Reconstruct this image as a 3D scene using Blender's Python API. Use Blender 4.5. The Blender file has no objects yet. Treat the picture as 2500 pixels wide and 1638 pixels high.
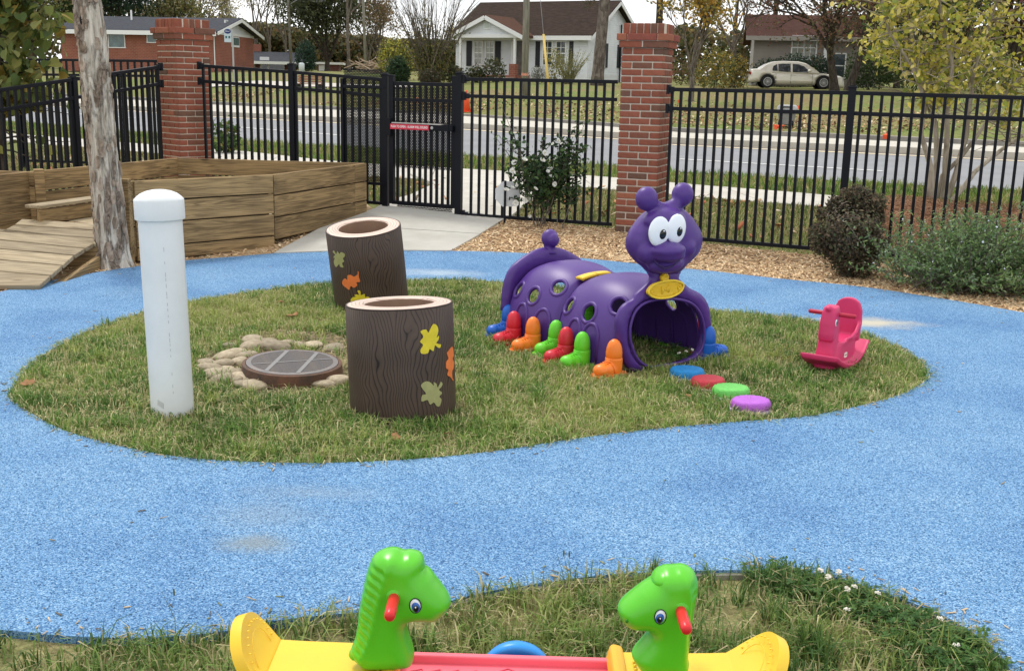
import bpy, bmesh, math, random
import numpy as np
from mathutils import Vector, Matrix, Euler
from mathutils.geometry import delaunay_2d_cdt

random.seed(11)
rng = np.random.default_rng(11)
R = math.radians
S = bpy.context.scene
COL = S.collection

# ------------------------------------------------------------------ camera, sky, sun, exposure
FPX, CXP, CYP, EYE = 2732.0, 1250.0, 819.0, 1.6
PITCH, ROLL = math.atan(619 / FPX), 0.022
_fw = np.array([0, math.cos(PITCH), -math.sin(PITCH)])
_r0 = np.array([1.0, 0, 0]); _u0 = np.array([0, math.sin(PITCH), math.cos(PITCH)])
_r = _r0 * math.cos(ROLL) + _u0 * math.sin(ROLL)
_u = -_r0 * math.sin(ROLL) + _u0 * math.cos(ROLL)
CAM = np.array([0, 0, EYE])
cd = bpy.data.cameras.new('camera'); cam = bpy.data.objects.new('camera', cd); COL.objects.link(cam)
cd.sensor_width = 36; cd.lens = FPX / 2500 * 36; cd.clip_end = 2000; cd.clip_start = 0.05
cam.matrix_world = Matrix(((_r[0], _u[0], -_fw[0], 0), (_r[1], _u[1], -_fw[1], 0), (_r[2], _u[2], -_fw[2], EYE), (0, 0, 0, 1)))
S.camera = cam

SUN_EL, SUN_AZ = 58.0, -35.0      # high sun behind thin cloud, ahead and to the left
w = bpy.data.worlds.new('World'); S.world = w; w.use_nodes = True
nt = w.node_tree; nt.nodes.clear()
N = nt.nodes.new; L = nt.links.new
sky = N('ShaderNodeTexSky'); sky.sky_type = 'NISHITA'; sky.sun_disc = False
sky.sun_elevation = R(SUN_EL); sky.sun_rotation = R(SUN_AZ)
tc = N('ShaderNodeTexCoord'); mp = N('ShaderNodeMapping'); mp.inputs['Scale'].default_value = (1, 1, 3.5)
nz = N('ShaderNodeTexNoise'); nz.inputs['Scale'].default_value = 2.6; nz.inputs['Detail'].default_value = 7; nz.inputs['Roughness'].default_value = .55
cr = N('ShaderNodeValToRGB'); cr.color_ramp.elements[0].position = .30; cr.color_ramp.elements[0].color = (.74, .74, .74, 1)
cr.color_ramp.elements[1].position = .58; cr.color_ramp.elements[1].color = (1, 1, 1, 1)
cc = N('ShaderNodeValToRGB'); cc.color_ramp.elements[0].position = .35; cc.color_ramp.elements[0].color = (9.6, 9.75, 10.1, 1)
cc.color_ramp.elements[1].position = .7; cc.color_ramp.elements[1].color = (13.0, 12.95, 12.8, 1)
mx = N('ShaderNodeMix'); mx.data_type = 'RGBA'
bg = N('ShaderNodeBackground'); bg.inputs['Strength'].default_value = .082
out = N('ShaderNodeOutputWorld')
L(tc.outputs['Generated'], mp.inputs[0]); L(mp.outputs[0], nz.inputs['Vector']); L(nz.outputs['Fac'], cr.inputs[0]); L(nz.outputs['Fac'], cc.inputs[0])
L(cr.outputs[0], mx.inputs[0]); L(sky.outputs[0], mx.inputs[6]); L(cc.outputs[0], mx.inputs[7])
L(mx.outputs[2], bg.inputs[0]); L(bg.outputs[0], out.inputs[0])
sd = bpy.data.lights.new('sun', 'SUN'); sun = bpy.data.objects.new('sun', sd); COL.objects.link(sun)
sd.energy = 1.5; sd.angle = R(14); sd.color = (1, .965, .9)
az = R(SUN_AZ); el = R(SUN_EL)
sdir = Vector((math.sin(az) * math.cos(el), math.cos(az) * math.cos(el), math.sin(el)))
sun.rotation_euler = sdir.to_track_quat('Z', 'Y').to_euler(); sun.location = (0, 0, 30)
vs = S.view_settings; vs.view_transform = 'Standard'; vs.look = 'None'; vs.gamma = 1; vs.use_curve_mapping = False; vs.exposure = 0.6
S.render.film_transparent = False

# ------------------------------------------------------------------ survey helpers (image rays -> places on the ground)
def ray(px, py): return _fw + _r * ((px - CXP) / FPX) - _u * ((py - CYP) / FPX)
def T(x, y): return min(max(.07 * (y - 9.9), 0.0), 0.2)
def Tn(y): return np.clip(.07 * (np.asarray(y) - 9.9), 0.0, 0.2)
def G(px, py, dz=0.0):
    d = ray(px, py); z = 0.0
    for _ in range(25):
        t = (z - EYE) / d[2]; p = CAM + t * d; z = T(p[0], p[1]) + dz
    return p
def AT(px, py, Y):
    d = ray(px, py); return CAM + d * (Y / d[1])
def plane_hit(px, py, o, n):
    d = ray(px, py); t = ((o - CAM) @ n) / (d @ n); return CAM + t * d

# ------------------------------------------------------------------ mesh helpers
class MB:
    def __init__(s): s.v = []; s.f = []
    def add(s, vs, fs):
        o = len(s.v); s.v.extend([tuple(map(float, p)) for p in vs]); s.f.extend([tuple(i + o for i in f) for f in fs]); return s
    def box(s, c, d, rot=None, taper=1.0):
        x, y, z = d[0] / 2, d[1] / 2, d[2] / 2
        P = [(-x, -y, -z), (x, -y, -z), (x, y, -z), (-x, y, -z), (-x * taper, -y * taper, z), (x * taper, -y * taper, z), (x * taper, y * taper, z), (-x * taper, y * taper, z)]
        if rot is not None: P = [tuple(rot @ Vector(p)) for p in P]
        P = [(p[0] + c[0], p[1] + c[1], p[2] + c[2]) for p in P]
        return s.add(P, [(0, 3, 2, 1), (4, 5, 6, 7), (0, 1, 5, 4), (1, 2, 6, 5), (2, 3, 7, 6), (3, 0, 4, 7)])
    def tube(s, pts, rad, n=8, cap=True, closed=False):
        pts = [Vector(p) for p in pts]; m = len(pts)
        if not hasattr(rad, '__len__'): rad = [rad] * m
        rings = []; up = None
        for i, p in enumerate(pts):
            if closed: d = pts[(i + 1) % m] - pts[i - 1]
            else: d = pts[min(i + 1, m - 1)] - pts[max(i - 1, 0)]
            d = d.normalized() if d.length > 1e-9 else Vector((0, 0, 1))
            if up is None:
                up = Vector((0, 0, 1)) if abs(d.z) < .9 else Vector((1, 0, 0))
            a = d.cross(up); a.normalize(); b = a.cross(d); up = b
            rings.append([p + (a * math.cos(2 * math.pi * k / n) + b * math.sin(2 * math.pi * k / n)) * rad[i] for k in range(n)])
        o = len(s.v)
        for r_ in rings: s.v.extend([tuple(q) for q in r_])
        for i in range(m if closed else m - 1):
            j = (i + 1) % m
            for k in range(n):
                k2 = (k + 1) % n
                s.f.append((o + i * n + k, o + i * n + k2, o + j * n + k2, o + j * n + k))
        if cap and not closed:
            s.f.append(tuple(o + k for k in reversed(range(n)))); s.f.append(tuple(o + (m - 1) * n + k for k in range(n)))
        return s
    def lathe(s, prof, n=32, c=(0, 0, 0), cap=True):
        o = len(s.v)
        for (r_, z) in prof:
            for k in range(n):
                a = 2 * math.pi * k / n; s.v.append((c[0] + r_ * math.cos(a), c[1] + r_ * math.sin(a), c[2] + z))
        for i in range(len(prof) - 1):
            for k in range(n):
                k2 = (k + 1) % n; s.f.append((o + i * n + k, o + i * n + k2, o + (i + 1) * n + k2, o + (i + 1) * n + k))
        if cap and prof[0][0] > 1e-6: s.f.append(tuple(o + k for k in reversed(range(n))))
        if cap and prof[-1][0] > 1e-6: s.f.append(tuple(o + (len(prof) - 1) * n + k for k in range(n)))
        return s
    def ball(s, c, r_, n=16, m=10, rot=None):
        if not hasattr(r_, '__len__'): r_ = (r_,) * 3
        P = []
        for i in range(m + 1):
            t = math.pi * i / m
            for k in range(n):
                a = 2 * math.pi * k / n
                q = Vector((r_[0] * math.sin(t) * math.cos(a), r_[1] * math.sin(t) * math.sin(a), -r_[2] * math.cos(t)))
                if rot is not None: q = rot @ q
                P.append((q.x + c[0], q.y + c[1], q.z + c[2]))
        F = [(i * n + k, i * n + (k + 1) % n, (i + 1) * n + (k + 1) % n, (i + 1) * n + k) for i in range(m) for k in range(n)]
        return s.add(P, F)
    def prism(s, pts, t0, t1, ax='y'):
        # 2-D outline extruded along an axis: ax 'y' -> (a,t,b), 'z' -> (a,b,t), 'x' -> (t,a,b)
        f = {'y': lambda a, b, t: (a, t, b), 'z': lambda a, b, t: (a, b, t), 'x': lambda a, b, t: (t, a, b)}[ax]
        n = len(pts); P = [f(a, b, t0) for a, b in pts] + [f(a, b, t1) for a, b in pts]
        F = [tuple(range(n)), tuple(range(2 * n - 1, n - 1, -1))] + [(i, i + n, (i + 1) % n + n, (i + 1) % n) for i in range(n)]
        return s.add(P, F)
    def grid(s, fn, nu, nv):
        o = len(s.v)
        for i in range(nu):
            for j in range(nv): s.v.append(tuple(fn(i / (nu - 1), j / (nv - 1))))
        for i in range(nu - 1):
            for j in range(nv - 1): s.f.append((o + i * nv + j, o + (i + 1) * nv + j, o + (i + 1) * nv + j + 1, o + i * nv + j + 1))
        return s
    def mesh(s, name):
        me = bpy.data.meshes.new(name); me.from_pydata(s.v, [], s.f); me.update(); return me

def fix(me):
    bm = bmesh.new(); bm.from_mesh(me); bmesh.ops.remove_doubles(bm, verts=bm.verts, dist=1e-6)
    bmesh.ops.recalc_face_normals(bm, faces=bm.faces); bm.to_mesh(me); bm.free(); return me
def obj(name, mb, mat=None, parent=None, smooth=False, loc=None, rot=None, bevel=0, seg=2, recalc=True):
    me = mb.mesh(name) if isinstance(mb, MB) else mb
    if isinstance(mb, MB) and recalc: fix(me)
    if mat is not None and len(me.materials) == 0:
        for m in (mat if isinstance(mat, (list, tuple)) else [mat]): me.materials.append(m)
    if smooth:
        me.polygons.foreach_set('use_smooth', [True] * len(me.polygons))
    o = bpy.data.objects.new(name, me); COL.objects.link(o)
    if parent is not None: o.parent = parent
    if loc is not None: o.location = loc
    if rot is not None: o.rotation_euler = rot
    if bevel:
        b = o.modifiers.new('bevel', 'BEVEL'); b.width = bevel; b.segments = seg; b.limit_method = 'ANGLE'; b.angle_limit = R(40)
    return o
def tag(o, label=None, cat=None, group=None, kind=None):
    if label: o['label'] = label
    if cat: o['category'] = cat
    if group: o['group'] = group
    if kind: o['kind'] = kind
    return o
def thing(name, label, cat, loc=(0, 0, 0), rz=0.0, group=None):
    o = bpy.data.objects.new(name, None); COL.objects.link(o); o.location = loc; o.rotation_euler = (0, 0, rz)
    o.empty_display_size = .1
    return tag(o, label, cat, group)
def struct(name, mb, mat, smooth=False, **k):
    o = obj(name, mb, mat, None, smooth, **k); o['kind'] = 'structure'; return o
def inst(name, me, parent, loc, rot=(0, 0, 0), sc=None, mat=None):
    o = bpy.data.objects.new(name, me); COL.objects.link(o); o.parent = parent; o.location = loc; o.rotation_euler = rot
    if sc is not None: o.scale = sc
    if mat is not None:
        o.material_slots[0].link = 'OBJECT'; o.material_slots[0].material = mat
    return o
def fuse(mb, voxel, smooth=6, name='fused', factor=.5):
    me = mb.mesh('tmp'); fix(me); o = bpy.data.objects.new('tmp', me); COL.objects.link(o)
    m = o.modifiers.new('r', 'REMESH'); m.mode = 'VOXEL'; m.voxel_size = voxel
    if smooth:
        q = o.modifiers.new('s', 'SMOOTH'); q.iterations = smooth; q.factor = factor
    dg = bpy.context.evaluated_depsgraph_get(); ev = o.evaluated_get(dg)
    r_ = bpy.data.meshes.new_from_object(ev); r_.name = name
    bpy.data.objects.remove(o); bpy.data.meshes.remove(me)
    r_.polygons.foreach_set('use_smooth', [True] * len(r_.polygons)); return r_
def fast_mesh(name, verts, faces_flat, sizes, cols=None, smooth=False):
    verts = np.asarray(verts, np.float32); faces_flat = np.asarray(faces_flat, np.int32); sizes = np.asarray(sizes, np.int32)
    me = bpy.data.meshes.new(name)
    me.vertices.add(len(verts)); me.vertices.foreach_set('co', verts.ravel())
    me.loops.add(len(faces_flat)); me.loops.foreach_set('vertex_index', faces_flat)
    me.polygons.add(len(sizes)); st = np.concatenate([[0], np.cumsum(sizes)[:-1]]).astype(np.int32)
    me.polygons.foreach_set('loop_start', st)
    if smooth: me.polygons.foreach_set('use_smooth', np.ones(len(sizes), bool))
    me.update(calc_edges=True)
    if cols is not None:
        a = me.attributes.new('col', 'FLOAT_COLOR', 'FACE')
        c = np.ones((len(sizes), 4), np.float32); c[:, :3] = cols; a.data.foreach_set('color', c.ravel())
    return me
def inpoly(P, poly):
    P = np.asarray(P, float); poly = np.asarray(poly, float); x, y = P[:, 0], P[:, 1]; r_ = np.zeros(len(P), bool); n = len(poly); j = n - 1
    for i in range(n):
        xi, yi = poly[i]; xj, yj = poly[j]
        c = ((yi > y) != (yj > y)); xx = (xj - xi) * (y - yi) / ((yj - yi) if abs(yj - yi) > 1e-12 else 1e-12) + xi
        r_ ^= c & (x < xx); j = i
    return r_
def polydist(P, poly):
    P = np.asarray(P, float); poly = np.asarray(poly, float); d = np.full(len(P), 1e9)
    for i in range(len(poly)):
        a = poly[i]; b = poly[(i + 1) % len(poly)]; ab = b - a; q = ab @ ab
        t = np.clip(((P - a) @ ab) / (q if q > 1e-12 else 1e-12), 0, 1); d = np.minimum(d, np.hypot(*(P - a - t[:, None] * ab).T))
    return d
def smooth_poly(pts, n=6, closed=True):
    pts = [np.array(p[:2], float) for p in pts]; o = []; m = len(pts)
    for i in range(m if closed else m - 1):
        p0, p1, p2, p3 = (pts[(i - 1) % m], pts[i], pts[(i + 1) % m], pts[(i + 2) % m]) if closed else (pts[max(i - 1, 0)], pts[i], pts[i + 1], pts[min(i + 2, m - 1)])
        for k in range(n):
            t = k / n
            o.append(.5 * ((2 * p1) + (-p0 + p2) * t + (2 * p0 - 5 * p1 + 4 * p2 - p3) * t * t + (-p0 + 3 * p1 - 3 * p2 + p3) * t ** 3))
    if not closed: o.append(pts[-1])
    return np.array(o)
def cdt(poly, holes=(), extra=None):
    pts = [Vector((float(a), float(b))) for a, b in poly]; e = [(i, (i + 1) % len(poly)) for i in range(len(poly))]
    for h in holes:
        o = len(pts); pts += [Vector((float(a), float(b))) for a, b in h]; e += [(o + i, o + (i + 1) % len(h)) for i in range(len(h))]
    if extra is not None: pts += [Vector((float(a), float(b))) for a, b in extra]
    v, _, f, *_ = delaunay_2d_cdt(pts, e, [], 0, 1e-6)
    V = np.array([(p.x, p.y) for p in v]); F = np.array([t for t in f if len(t) == 3])
    c = V[F].mean(1); k = inpoly(c, poly)
    for h in holes: k &= ~inpoly(c, h)
    return V, F[k]
def inflate(poly, thick, rad, holes=(), res=.015, front=None, rim=.0, mb=None, plane='xz', both=False):
    """puffy moulded-plastic slab: 2-D outline with rounded edges, thickness +-thick"""
    poly = np.asarray(poly, float); lo = poly.min(0); hi = poly.max(0)
    gx, gy = np.meshgrid(np.arange(lo[0], hi[0], res), np.arange(lo[1], hi[1], res)); Q = np.stack([gx.ravel(), gy.ravel()], 1)
    k = inpoly(Q, poly)
    for h in holes: k &= ~inpoly(Q, h)
    Q = Q[k]
    bd = lambda P: np.minimum.reduce([polydist(P, poly)] + [polydist(P, h) for h in holes])
    Q = Q[bd(Q) > res * .6]
    V, F = cdt(poly, holes, Q); d = bd(V); u = 1 - np.minimum(d / rad, 1)
    t = rim + (thick - rim) * np.sqrt(np.maximum(1 - u * u, 0))
    fz = t + (front(V[:, 0], V[:, 1], d) if front is not None else 0)
    if both: t = fz
    n = len(V); mb = mb or MB()
    if plane == 'xz': P = [(a, -z, b) for (a, b), z in zip(V, fz)] + [(a, z, b) for (a, b), z in zip(V, t)]
    else: P = [(a, b, z) for (a, b), z in zip(V, fz)] + [(a, b, -z) for (a, b), z in zip(V, t)]
    Fs = [tuple(f) for f in F] + [tuple(int(i) + n for i in reversed(f)) for f in F]
    from collections import Counter
    ec = Counter()
    for f in F:
        for i in range(3): ec[(int(f[i]), int(f[(i + 1) % 3]))] += 1
    for (a, b) in list(ec):
        if (b, a) not in ec: Fs.append((b, a, a + n, b + n))
    mb.add(P, Fs); return mb
def sheet(name, poly, mat, off=0.0, holes=(), res=.5, skirt=0.0, bumps=None):
    poly = np.asarray(poly, float); lo = poly.min(0); hi = poly.max(0)
    gx, gy = np.meshgrid(np.arange(lo[0], hi[0], res), np.arange(lo[1], hi[1], res)); Q = np.stack([gx.ravel(), gy.ravel()], 1)
    k = inpoly(Q, poly)
    for h in holes: k &= ~inpoly(Q, h)
    Q = Q[k]
    if len(Q): Q = Q[np.minimum.reduce([polydist(Q, poly)] + [polydist(Q, h) for h in holes]) > res * .3]
    V, F = cdt(poly, holes, Q); z = Tn(V[:, 1]) + off
    if bumps is not None: z = z + bumps(V)
    vs = [(a, b, c) for (a, b), c in zip(V, z)]; fs = [tuple(map(int, f)) for f in F]
    if skirt:
        n = len(vs); E = set()
        for f in fs:
            for i in range(3): E.add((f[i], f[(i + 1) % 3]))
        be = [e for e in E if (e[1], e[0]) not in E]; mp_ = {}
        for e in be:
            for q in e:
                if q not in mp_: mp_[q] = len(vs); vs.append((vs[q][0], vs[q][1], vs[q][2] - skirt))
        for a, b in be: fs.append((b, a, mp_[a], mp_[b]))
    return obj(name, MB().add(vs, fs), mat)

# ------------------------------------------------------------------ materials
def M(name, col, rough=.6, var=None, vscale=8.0, vcol=None, bump=0.0, bscale=60.0, spec=.35, metal=0.0, obj_rand=0.0, coat=0.0, stretch=None, detail=5):
    m = bpy.data.materials.new(name); m.use_nodes = True; t = m.node_tree; b = t.nodes['Principled BSDF']
    b.inputs['Base Color'].default_value = (*col, 1); b.inputs['Roughness'].default_value = rough; b.inputs['Specular IOR Level'].default_value = spec; b.inputs['Metallic'].default_value = metal
    if coat: b.inputs['Coat Weight'].default_value = coat; b.inputs['Coat Roughness'].default_value = .15
    co = t.nodes.new('ShaderNodeTexCoord'); src = co.outputs['Object']
    if stretch:
        q = t.nodes.new('ShaderNodeMapping'); q.inputs['Scale'].default_value = stretch; t.links.new(src, q.inputs[0]); src = q.outputs[0]
    last = None
    if vcol is not None:
        n = t.nodes.new('ShaderNodeTexNoise'); n.inputs['Scale'].default_value = vscale; n.inputs['Detail'].default_value = detail; n.inputs['Roughness'].default_value = .6
        t.links.new(src, n.inputs['Vector']); r_ = t.nodes.new('ShaderNodeValToRGB'); r_.color_ramp.elements[0].position = .35; r_.color_ramp.elements[1].position = .65
        r_.color_ramp.elements[0].color = (*col, 1); r_.color_ramp.elements[1].color = (*vcol, 1); t.links.new(n.outputs['Fac'], r_.inputs[0]); last = r_.outputs[0]
    if obj_rand:
        oi = t.nodes.new('ShaderNodeObjectInfo'); h = t.nodes.new('ShaderNodeHueSaturation'); mr = t.nodes.new('ShaderNodeMapRange')
        mr.inputs['To Min'].default_value = 1 - obj_rand; mr.inputs['To Max'].default_value = 1 + obj_rand; t.links.new(oi.outputs['Random'], mr.inputs[0]); t.links.new(mr.outputs[0], h.inputs['Value'])
        if last is not None: t.links.new(last, h.inputs['Color'])
        else: h.inputs['Color'].default_value = (*col, 1)
        last = h.outputs[0]
    if last is not None: t.links.new(last, b.inputs['Base Color'])
    if bump:
        n2 = t.nodes.new('ShaderNodeTexNoise'); n2.inputs['Scale'].default_value = bscale; n2.inputs['Detail'].default_value = 4; t.links.new(src, n2.inputs['Vector'])
        bp = t.nodes.new('ShaderNodeBump'); bp.inputs['Strength'].default_value = bump; bp.inputs['Distance'].default_value = .02; t.links.new(n2.outputs['Fac'], bp.inputs['Height']); t.links.new(bp.outputs[0], b.inputs['Normal'])
    return m
def ramp(t, stops, interp='LINEAR'):
    r_ = t.nodes.new('ShaderNodeValToRGB'); r_.color_ramp.interpolation = interp; e = r_.color_ramp.elements
    e[0].position, e[0].color = stops[0][0], (*stops[0][1], 1); e[1].position, e[1].color = stops[-1][0], (*stops[-1][1], 1)
    for p, c in stops[1:-1]: q = e.new(p); q.color = (*c, 1)
    return r_
def leafmat(name, trans=.35, rough=.6, tint=(1, 1, 1)):
    m = bpy.data.materials.new(name); m.use_nodes = True; t = m.node_tree; b = t.nodes['Principled BSDF']; o = t.nodes['Material Output']
    a = t.nodes.new('ShaderNodeAttribute'); a.attribute_name = 'col'; tr = t.nodes.new('ShaderNodeBsdfTranslucent'); mx_ = t.nodes.new('ShaderNodeMixShader'); mx_.inputs[0].default_value = trans
    b.inputs['Roughness'].default_value = rough; b.inputs['Specular IOR Level'].default_value = .25
    t.links.new(a.outputs['Color'], b.inputs['Base Color']); t.links.new(a.outputs['Color'], tr.inputs['Color'])
    t.links.new(b.outputs[0], mx_.inputs[1]); t.links.new(tr.outputs[0], mx_.inputs[2]); t.links.new(mx_.outputs[0], o.inputs['Surface']); return m
M_LEAF = leafmat('leaf_foliage'); M_GRASS = leafmat('grass_blades', .3, .7)
M_BLACK = M('black_powder_coat', (.004, .005, .009), .5, spec=.22)
M_WHITE = M('white_pvc', (.74, .77, .78), .38, vcol=(.68, .71, .72), vscale=5)
M_PURPLE = M('purple_plastic', (.068, .024, .195), .42, vcol=(.076, .029, .21), vscale=9, bump=.03, bscale=300, spec=.4)
M_GREEN = M('green_plastic', (.085, .47, .012), .3, vcol=(.095, .50, .018), vscale=6, spec=.45)
M_YELLOW = M('yellow_plastic', (.84, .55, .035), .36, vcol=(.80, .51, .035), vscale=6, bump=.02, bscale=200)
M_RED = M('red_plastic', (.62, .02, .025), .33)
M_PINKRED = M('coral_red_plastic', (.84, .155, .205), .4, vcol=(.80, .14, .19), vscale=5)
M_BOOTS = {'red': M('red_boot', (.60, .022, .04), .35), 'orange': M('orange_boot', (.85, .21, .025), .35), 'green': M('lime_boot', (.13, .60, .03), .35), 'blue': M('blue_boot', (.01, .105, .48), .35)}
M_BLUEP = M('sky_blue_plastic', (.03, .27, .72), .35)
M_GOLD = M('mustard_plastic', (.72, .46, .02), .4)
M_ROCK = M('pink_plastic', (.60, .035, .135), .45, vcol=(.56, .032, .125), vscale=8, bump=.02, bscale=250)
M_EYEW = M('glossy_white', (.80, .84, .90), .15, spec=.5); M_EYEB = M('glossy_black', (.004, .005, .008), .12, spec=.5); M_IRIS = M('iris_blue', (.03, .12, .42), .2)
M_CONC = M('concrete', (.40, .385, .34), .85, vcol=(.47, .455, .41), vscale=3.5, bump=.08, bscale=180)
M_CONC2 = M('sidewalk_concrete', (.43, .405, .35), .85, vcol=(.51, .485, .425), vscale=2.0, bump=.06, bscale=90)
M_ASPH = M('asphalt', (.20, .205, .215), .9, vcol=(.235, .24, .25), vscale=.7, bump=.05, bscale=150)
M_LINEW = M('road_paint_white', (.72, .72, .70), .7); M_LINEY = M('road_paint_yellow', (.66, .55, .34), .7, vcol=(.55, .48, .36), vscale=3)
M_MORT = M('mortar', (.58, .51, .42), .95, bump=.2, bscale=150)
M_SOIL = M('soil', (.16, .125, .07), .95, vcol=(.22, .175, .10), vscale=14, bump=.4, bscale=90)
M_IRON = M('cast_iron', (.15, .145, .15), .55, vcol=(.20, .17, .15), vscale=18, spec=.5, metal=.35, bump=.1)
M_RUST = M('rusty_ring', (.075, .052, .042), .8, vcol=(.17, .082, .048), vscale=12, bump=.25, bscale=60)
M_STONE = M('river_stone', (.26, .21, .14), .75, vcol=(.42, .35, .245), vscale=2.2, obj_rand=.3, bump=.06, bscale=50)
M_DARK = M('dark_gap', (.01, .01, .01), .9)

def rubber():
    m = bpy.data.materials.new('blue_rubber'); m.use_nodes = True; t = m.node_tree; b = t.nodes['Principled BSDF']; n_ = t.nodes.new; l = t.links.new
    co = n_('ShaderNodeTexCoord').outputs['Object']
    v = n_('ShaderNodeTexVoronoi'); v.inputs['Scale'].default_value = 240; l(co, v.inputs['Vector'])
    sp = n_('ShaderNodeSeparateColor'); l(v.outputs['Color'], sp.inputs[0])
    r_ = ramp(t, [(0, (.012, .055, .145)), (.22, (.055, .160, .33)), (.5, (.115, .255, .455)), (.78, (.165, .325, .53)), (1, (.31, .475, .64))]); l(sp.outputs[0], r_.inputs[0])
    # fine specks
    v2 = n_('ShaderNodeTexVoronoi'); v2.inputs['Scale'].default_value = 260; l(co, v2.inputs['Vector']); s2 = n_('ShaderNodeSeparateColor'); l(v2.outputs['Color'], s2.inputs[0])
    r2 = ramp(t, [(0, (.62, .62, .62)), (.5, (1, 1, 1)), (1, (1.3, 1.3, 1.3))]); l(s2.outputs[1], r2.inputs[0])
    mu = n_('ShaderNodeMix'); mu.data_type = 'RGBA'; mu.blend_type = 'MULTIPLY'; mu.inputs[0].default_value = .55; l(r_.outputs[0], mu.inputs[6]); l(r2.outputs[0], mu.inputs[7])
    # broad worn patches
    nz_ = n_('ShaderNodeTexNoise'); nz_.inputs['Scale'].default_value = 1.5; nz_.inputs['Detail'].default_value = 5; l(co, nz_.inputs['Vector'])
    r3 = ramp(t, [(.3, (.74, .80, .88)), (.5, (1, 1, 1)), (.7, (1.22, 1.12, 1.05))]); l(nz_.outputs['Fac'], r3.inputs[0])
    m2 = n_('ShaderNodeMix'); m2.data_type = 'RGBA'; m2.blend_type = 'MULTIPLY'; m2.inputs[0].default_value = 1; l(mu.outputs[2], m2.inputs[6]); l(r3.outputs[0], m2.inputs[7])
    cur = m2.outputs[2]
    # sandy and muddy stains that lie on the surface
    n4 = n_('ShaderNodeTexNoise'); n4.inputs['Scale'].default_value = 6; n4.inputs['Detail'].default_value = 6; l(co, n4.inputs['Vector'])
    n5 = n_('ShaderNodeTexNoise'); n5.inputs['Scale'].default_value = 120; l(co, n5.inputs['Vector'])
    for (px, py, ra, rb, col, st) in [(2120, 795, .42, .22, (.50, .46, .36), .95), (620, 1340, .16, .12, (.22, .24, .22), .6), (760, 1215, .35, .10, (.25, .30, .33), .30), (1060, 672, .5, .22, (.55, .60, .60), .42), (640, 1270, .25, .2, (.24, .27, .27), .25), (470, 790, .25, .12, (.38, .42, .42), .2)]:
        p = G(px, py); mpn = n_('ShaderNodeMapping'); mpn.vector_type = 'POINT'
        mpn.inputs['Location'].default_value = (-p[0] / ra, -p[1] / rb, 0); mpn.inputs['Scale'].default_value = (1 / ra, 1 / rb, 0); l(co, mpn.inputs[0])
        ln = n_('ShaderNodeVectorMath'); ln.operation = 'LENGTH'; l(mpn.outputs[0], ln.inputs[0])
        ad = n_('ShaderNodeMath'); ad.operation = 'MULTIPLY_ADD'; ad.inputs[1].default_value = 1.2; l(n4.outputs['Fac'], ad.inputs[0]); l(ln.outputs['Value'], ad.inputs[2])
        a2 = n_('ShaderNodeMath'); a2.operation = 'MULTIPLY_ADD'; a2.inputs[1].default_value = .7; l(n5.outputs['Fac'], a2.inputs[0]); l(ad.outputs[0], a2.inputs[2])
        mr = n_('ShaderNodeMapRange'); mr.inputs['From Min'].default_value = 2.0; mr.inputs['From Max'].default_value = 1.1; mr.inputs['To Min'].default_value = 0; mr.inputs['To Max'].default_value = st; l(a2.outputs[0], mr.inputs[0])
        q = n_('ShaderNodeMix'); q.data_type = 'RGBA'; l(mr.outputs[0], q.inputs[0]); l(cur, q.inputs[6]); q.inputs[7].default_value = (*col, 1); cur = q.outputs[2]
    l(cur, b.inputs['Base Color']); b.inputs['Roughness'].default_value = .85; b.inputs['Specular IOR Level'].default_value = .25
    bp = n_('ShaderNodeBump'); bp.inputs['Strength'].default_value = .5; bp.inputs['Distance'].default_value = .004; l(v.outputs['Distance'], bp.inputs['Height']); l(bp.outputs[0], b.inputs['Normal'])
    return m
M_RUBBER = rubber()
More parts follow.
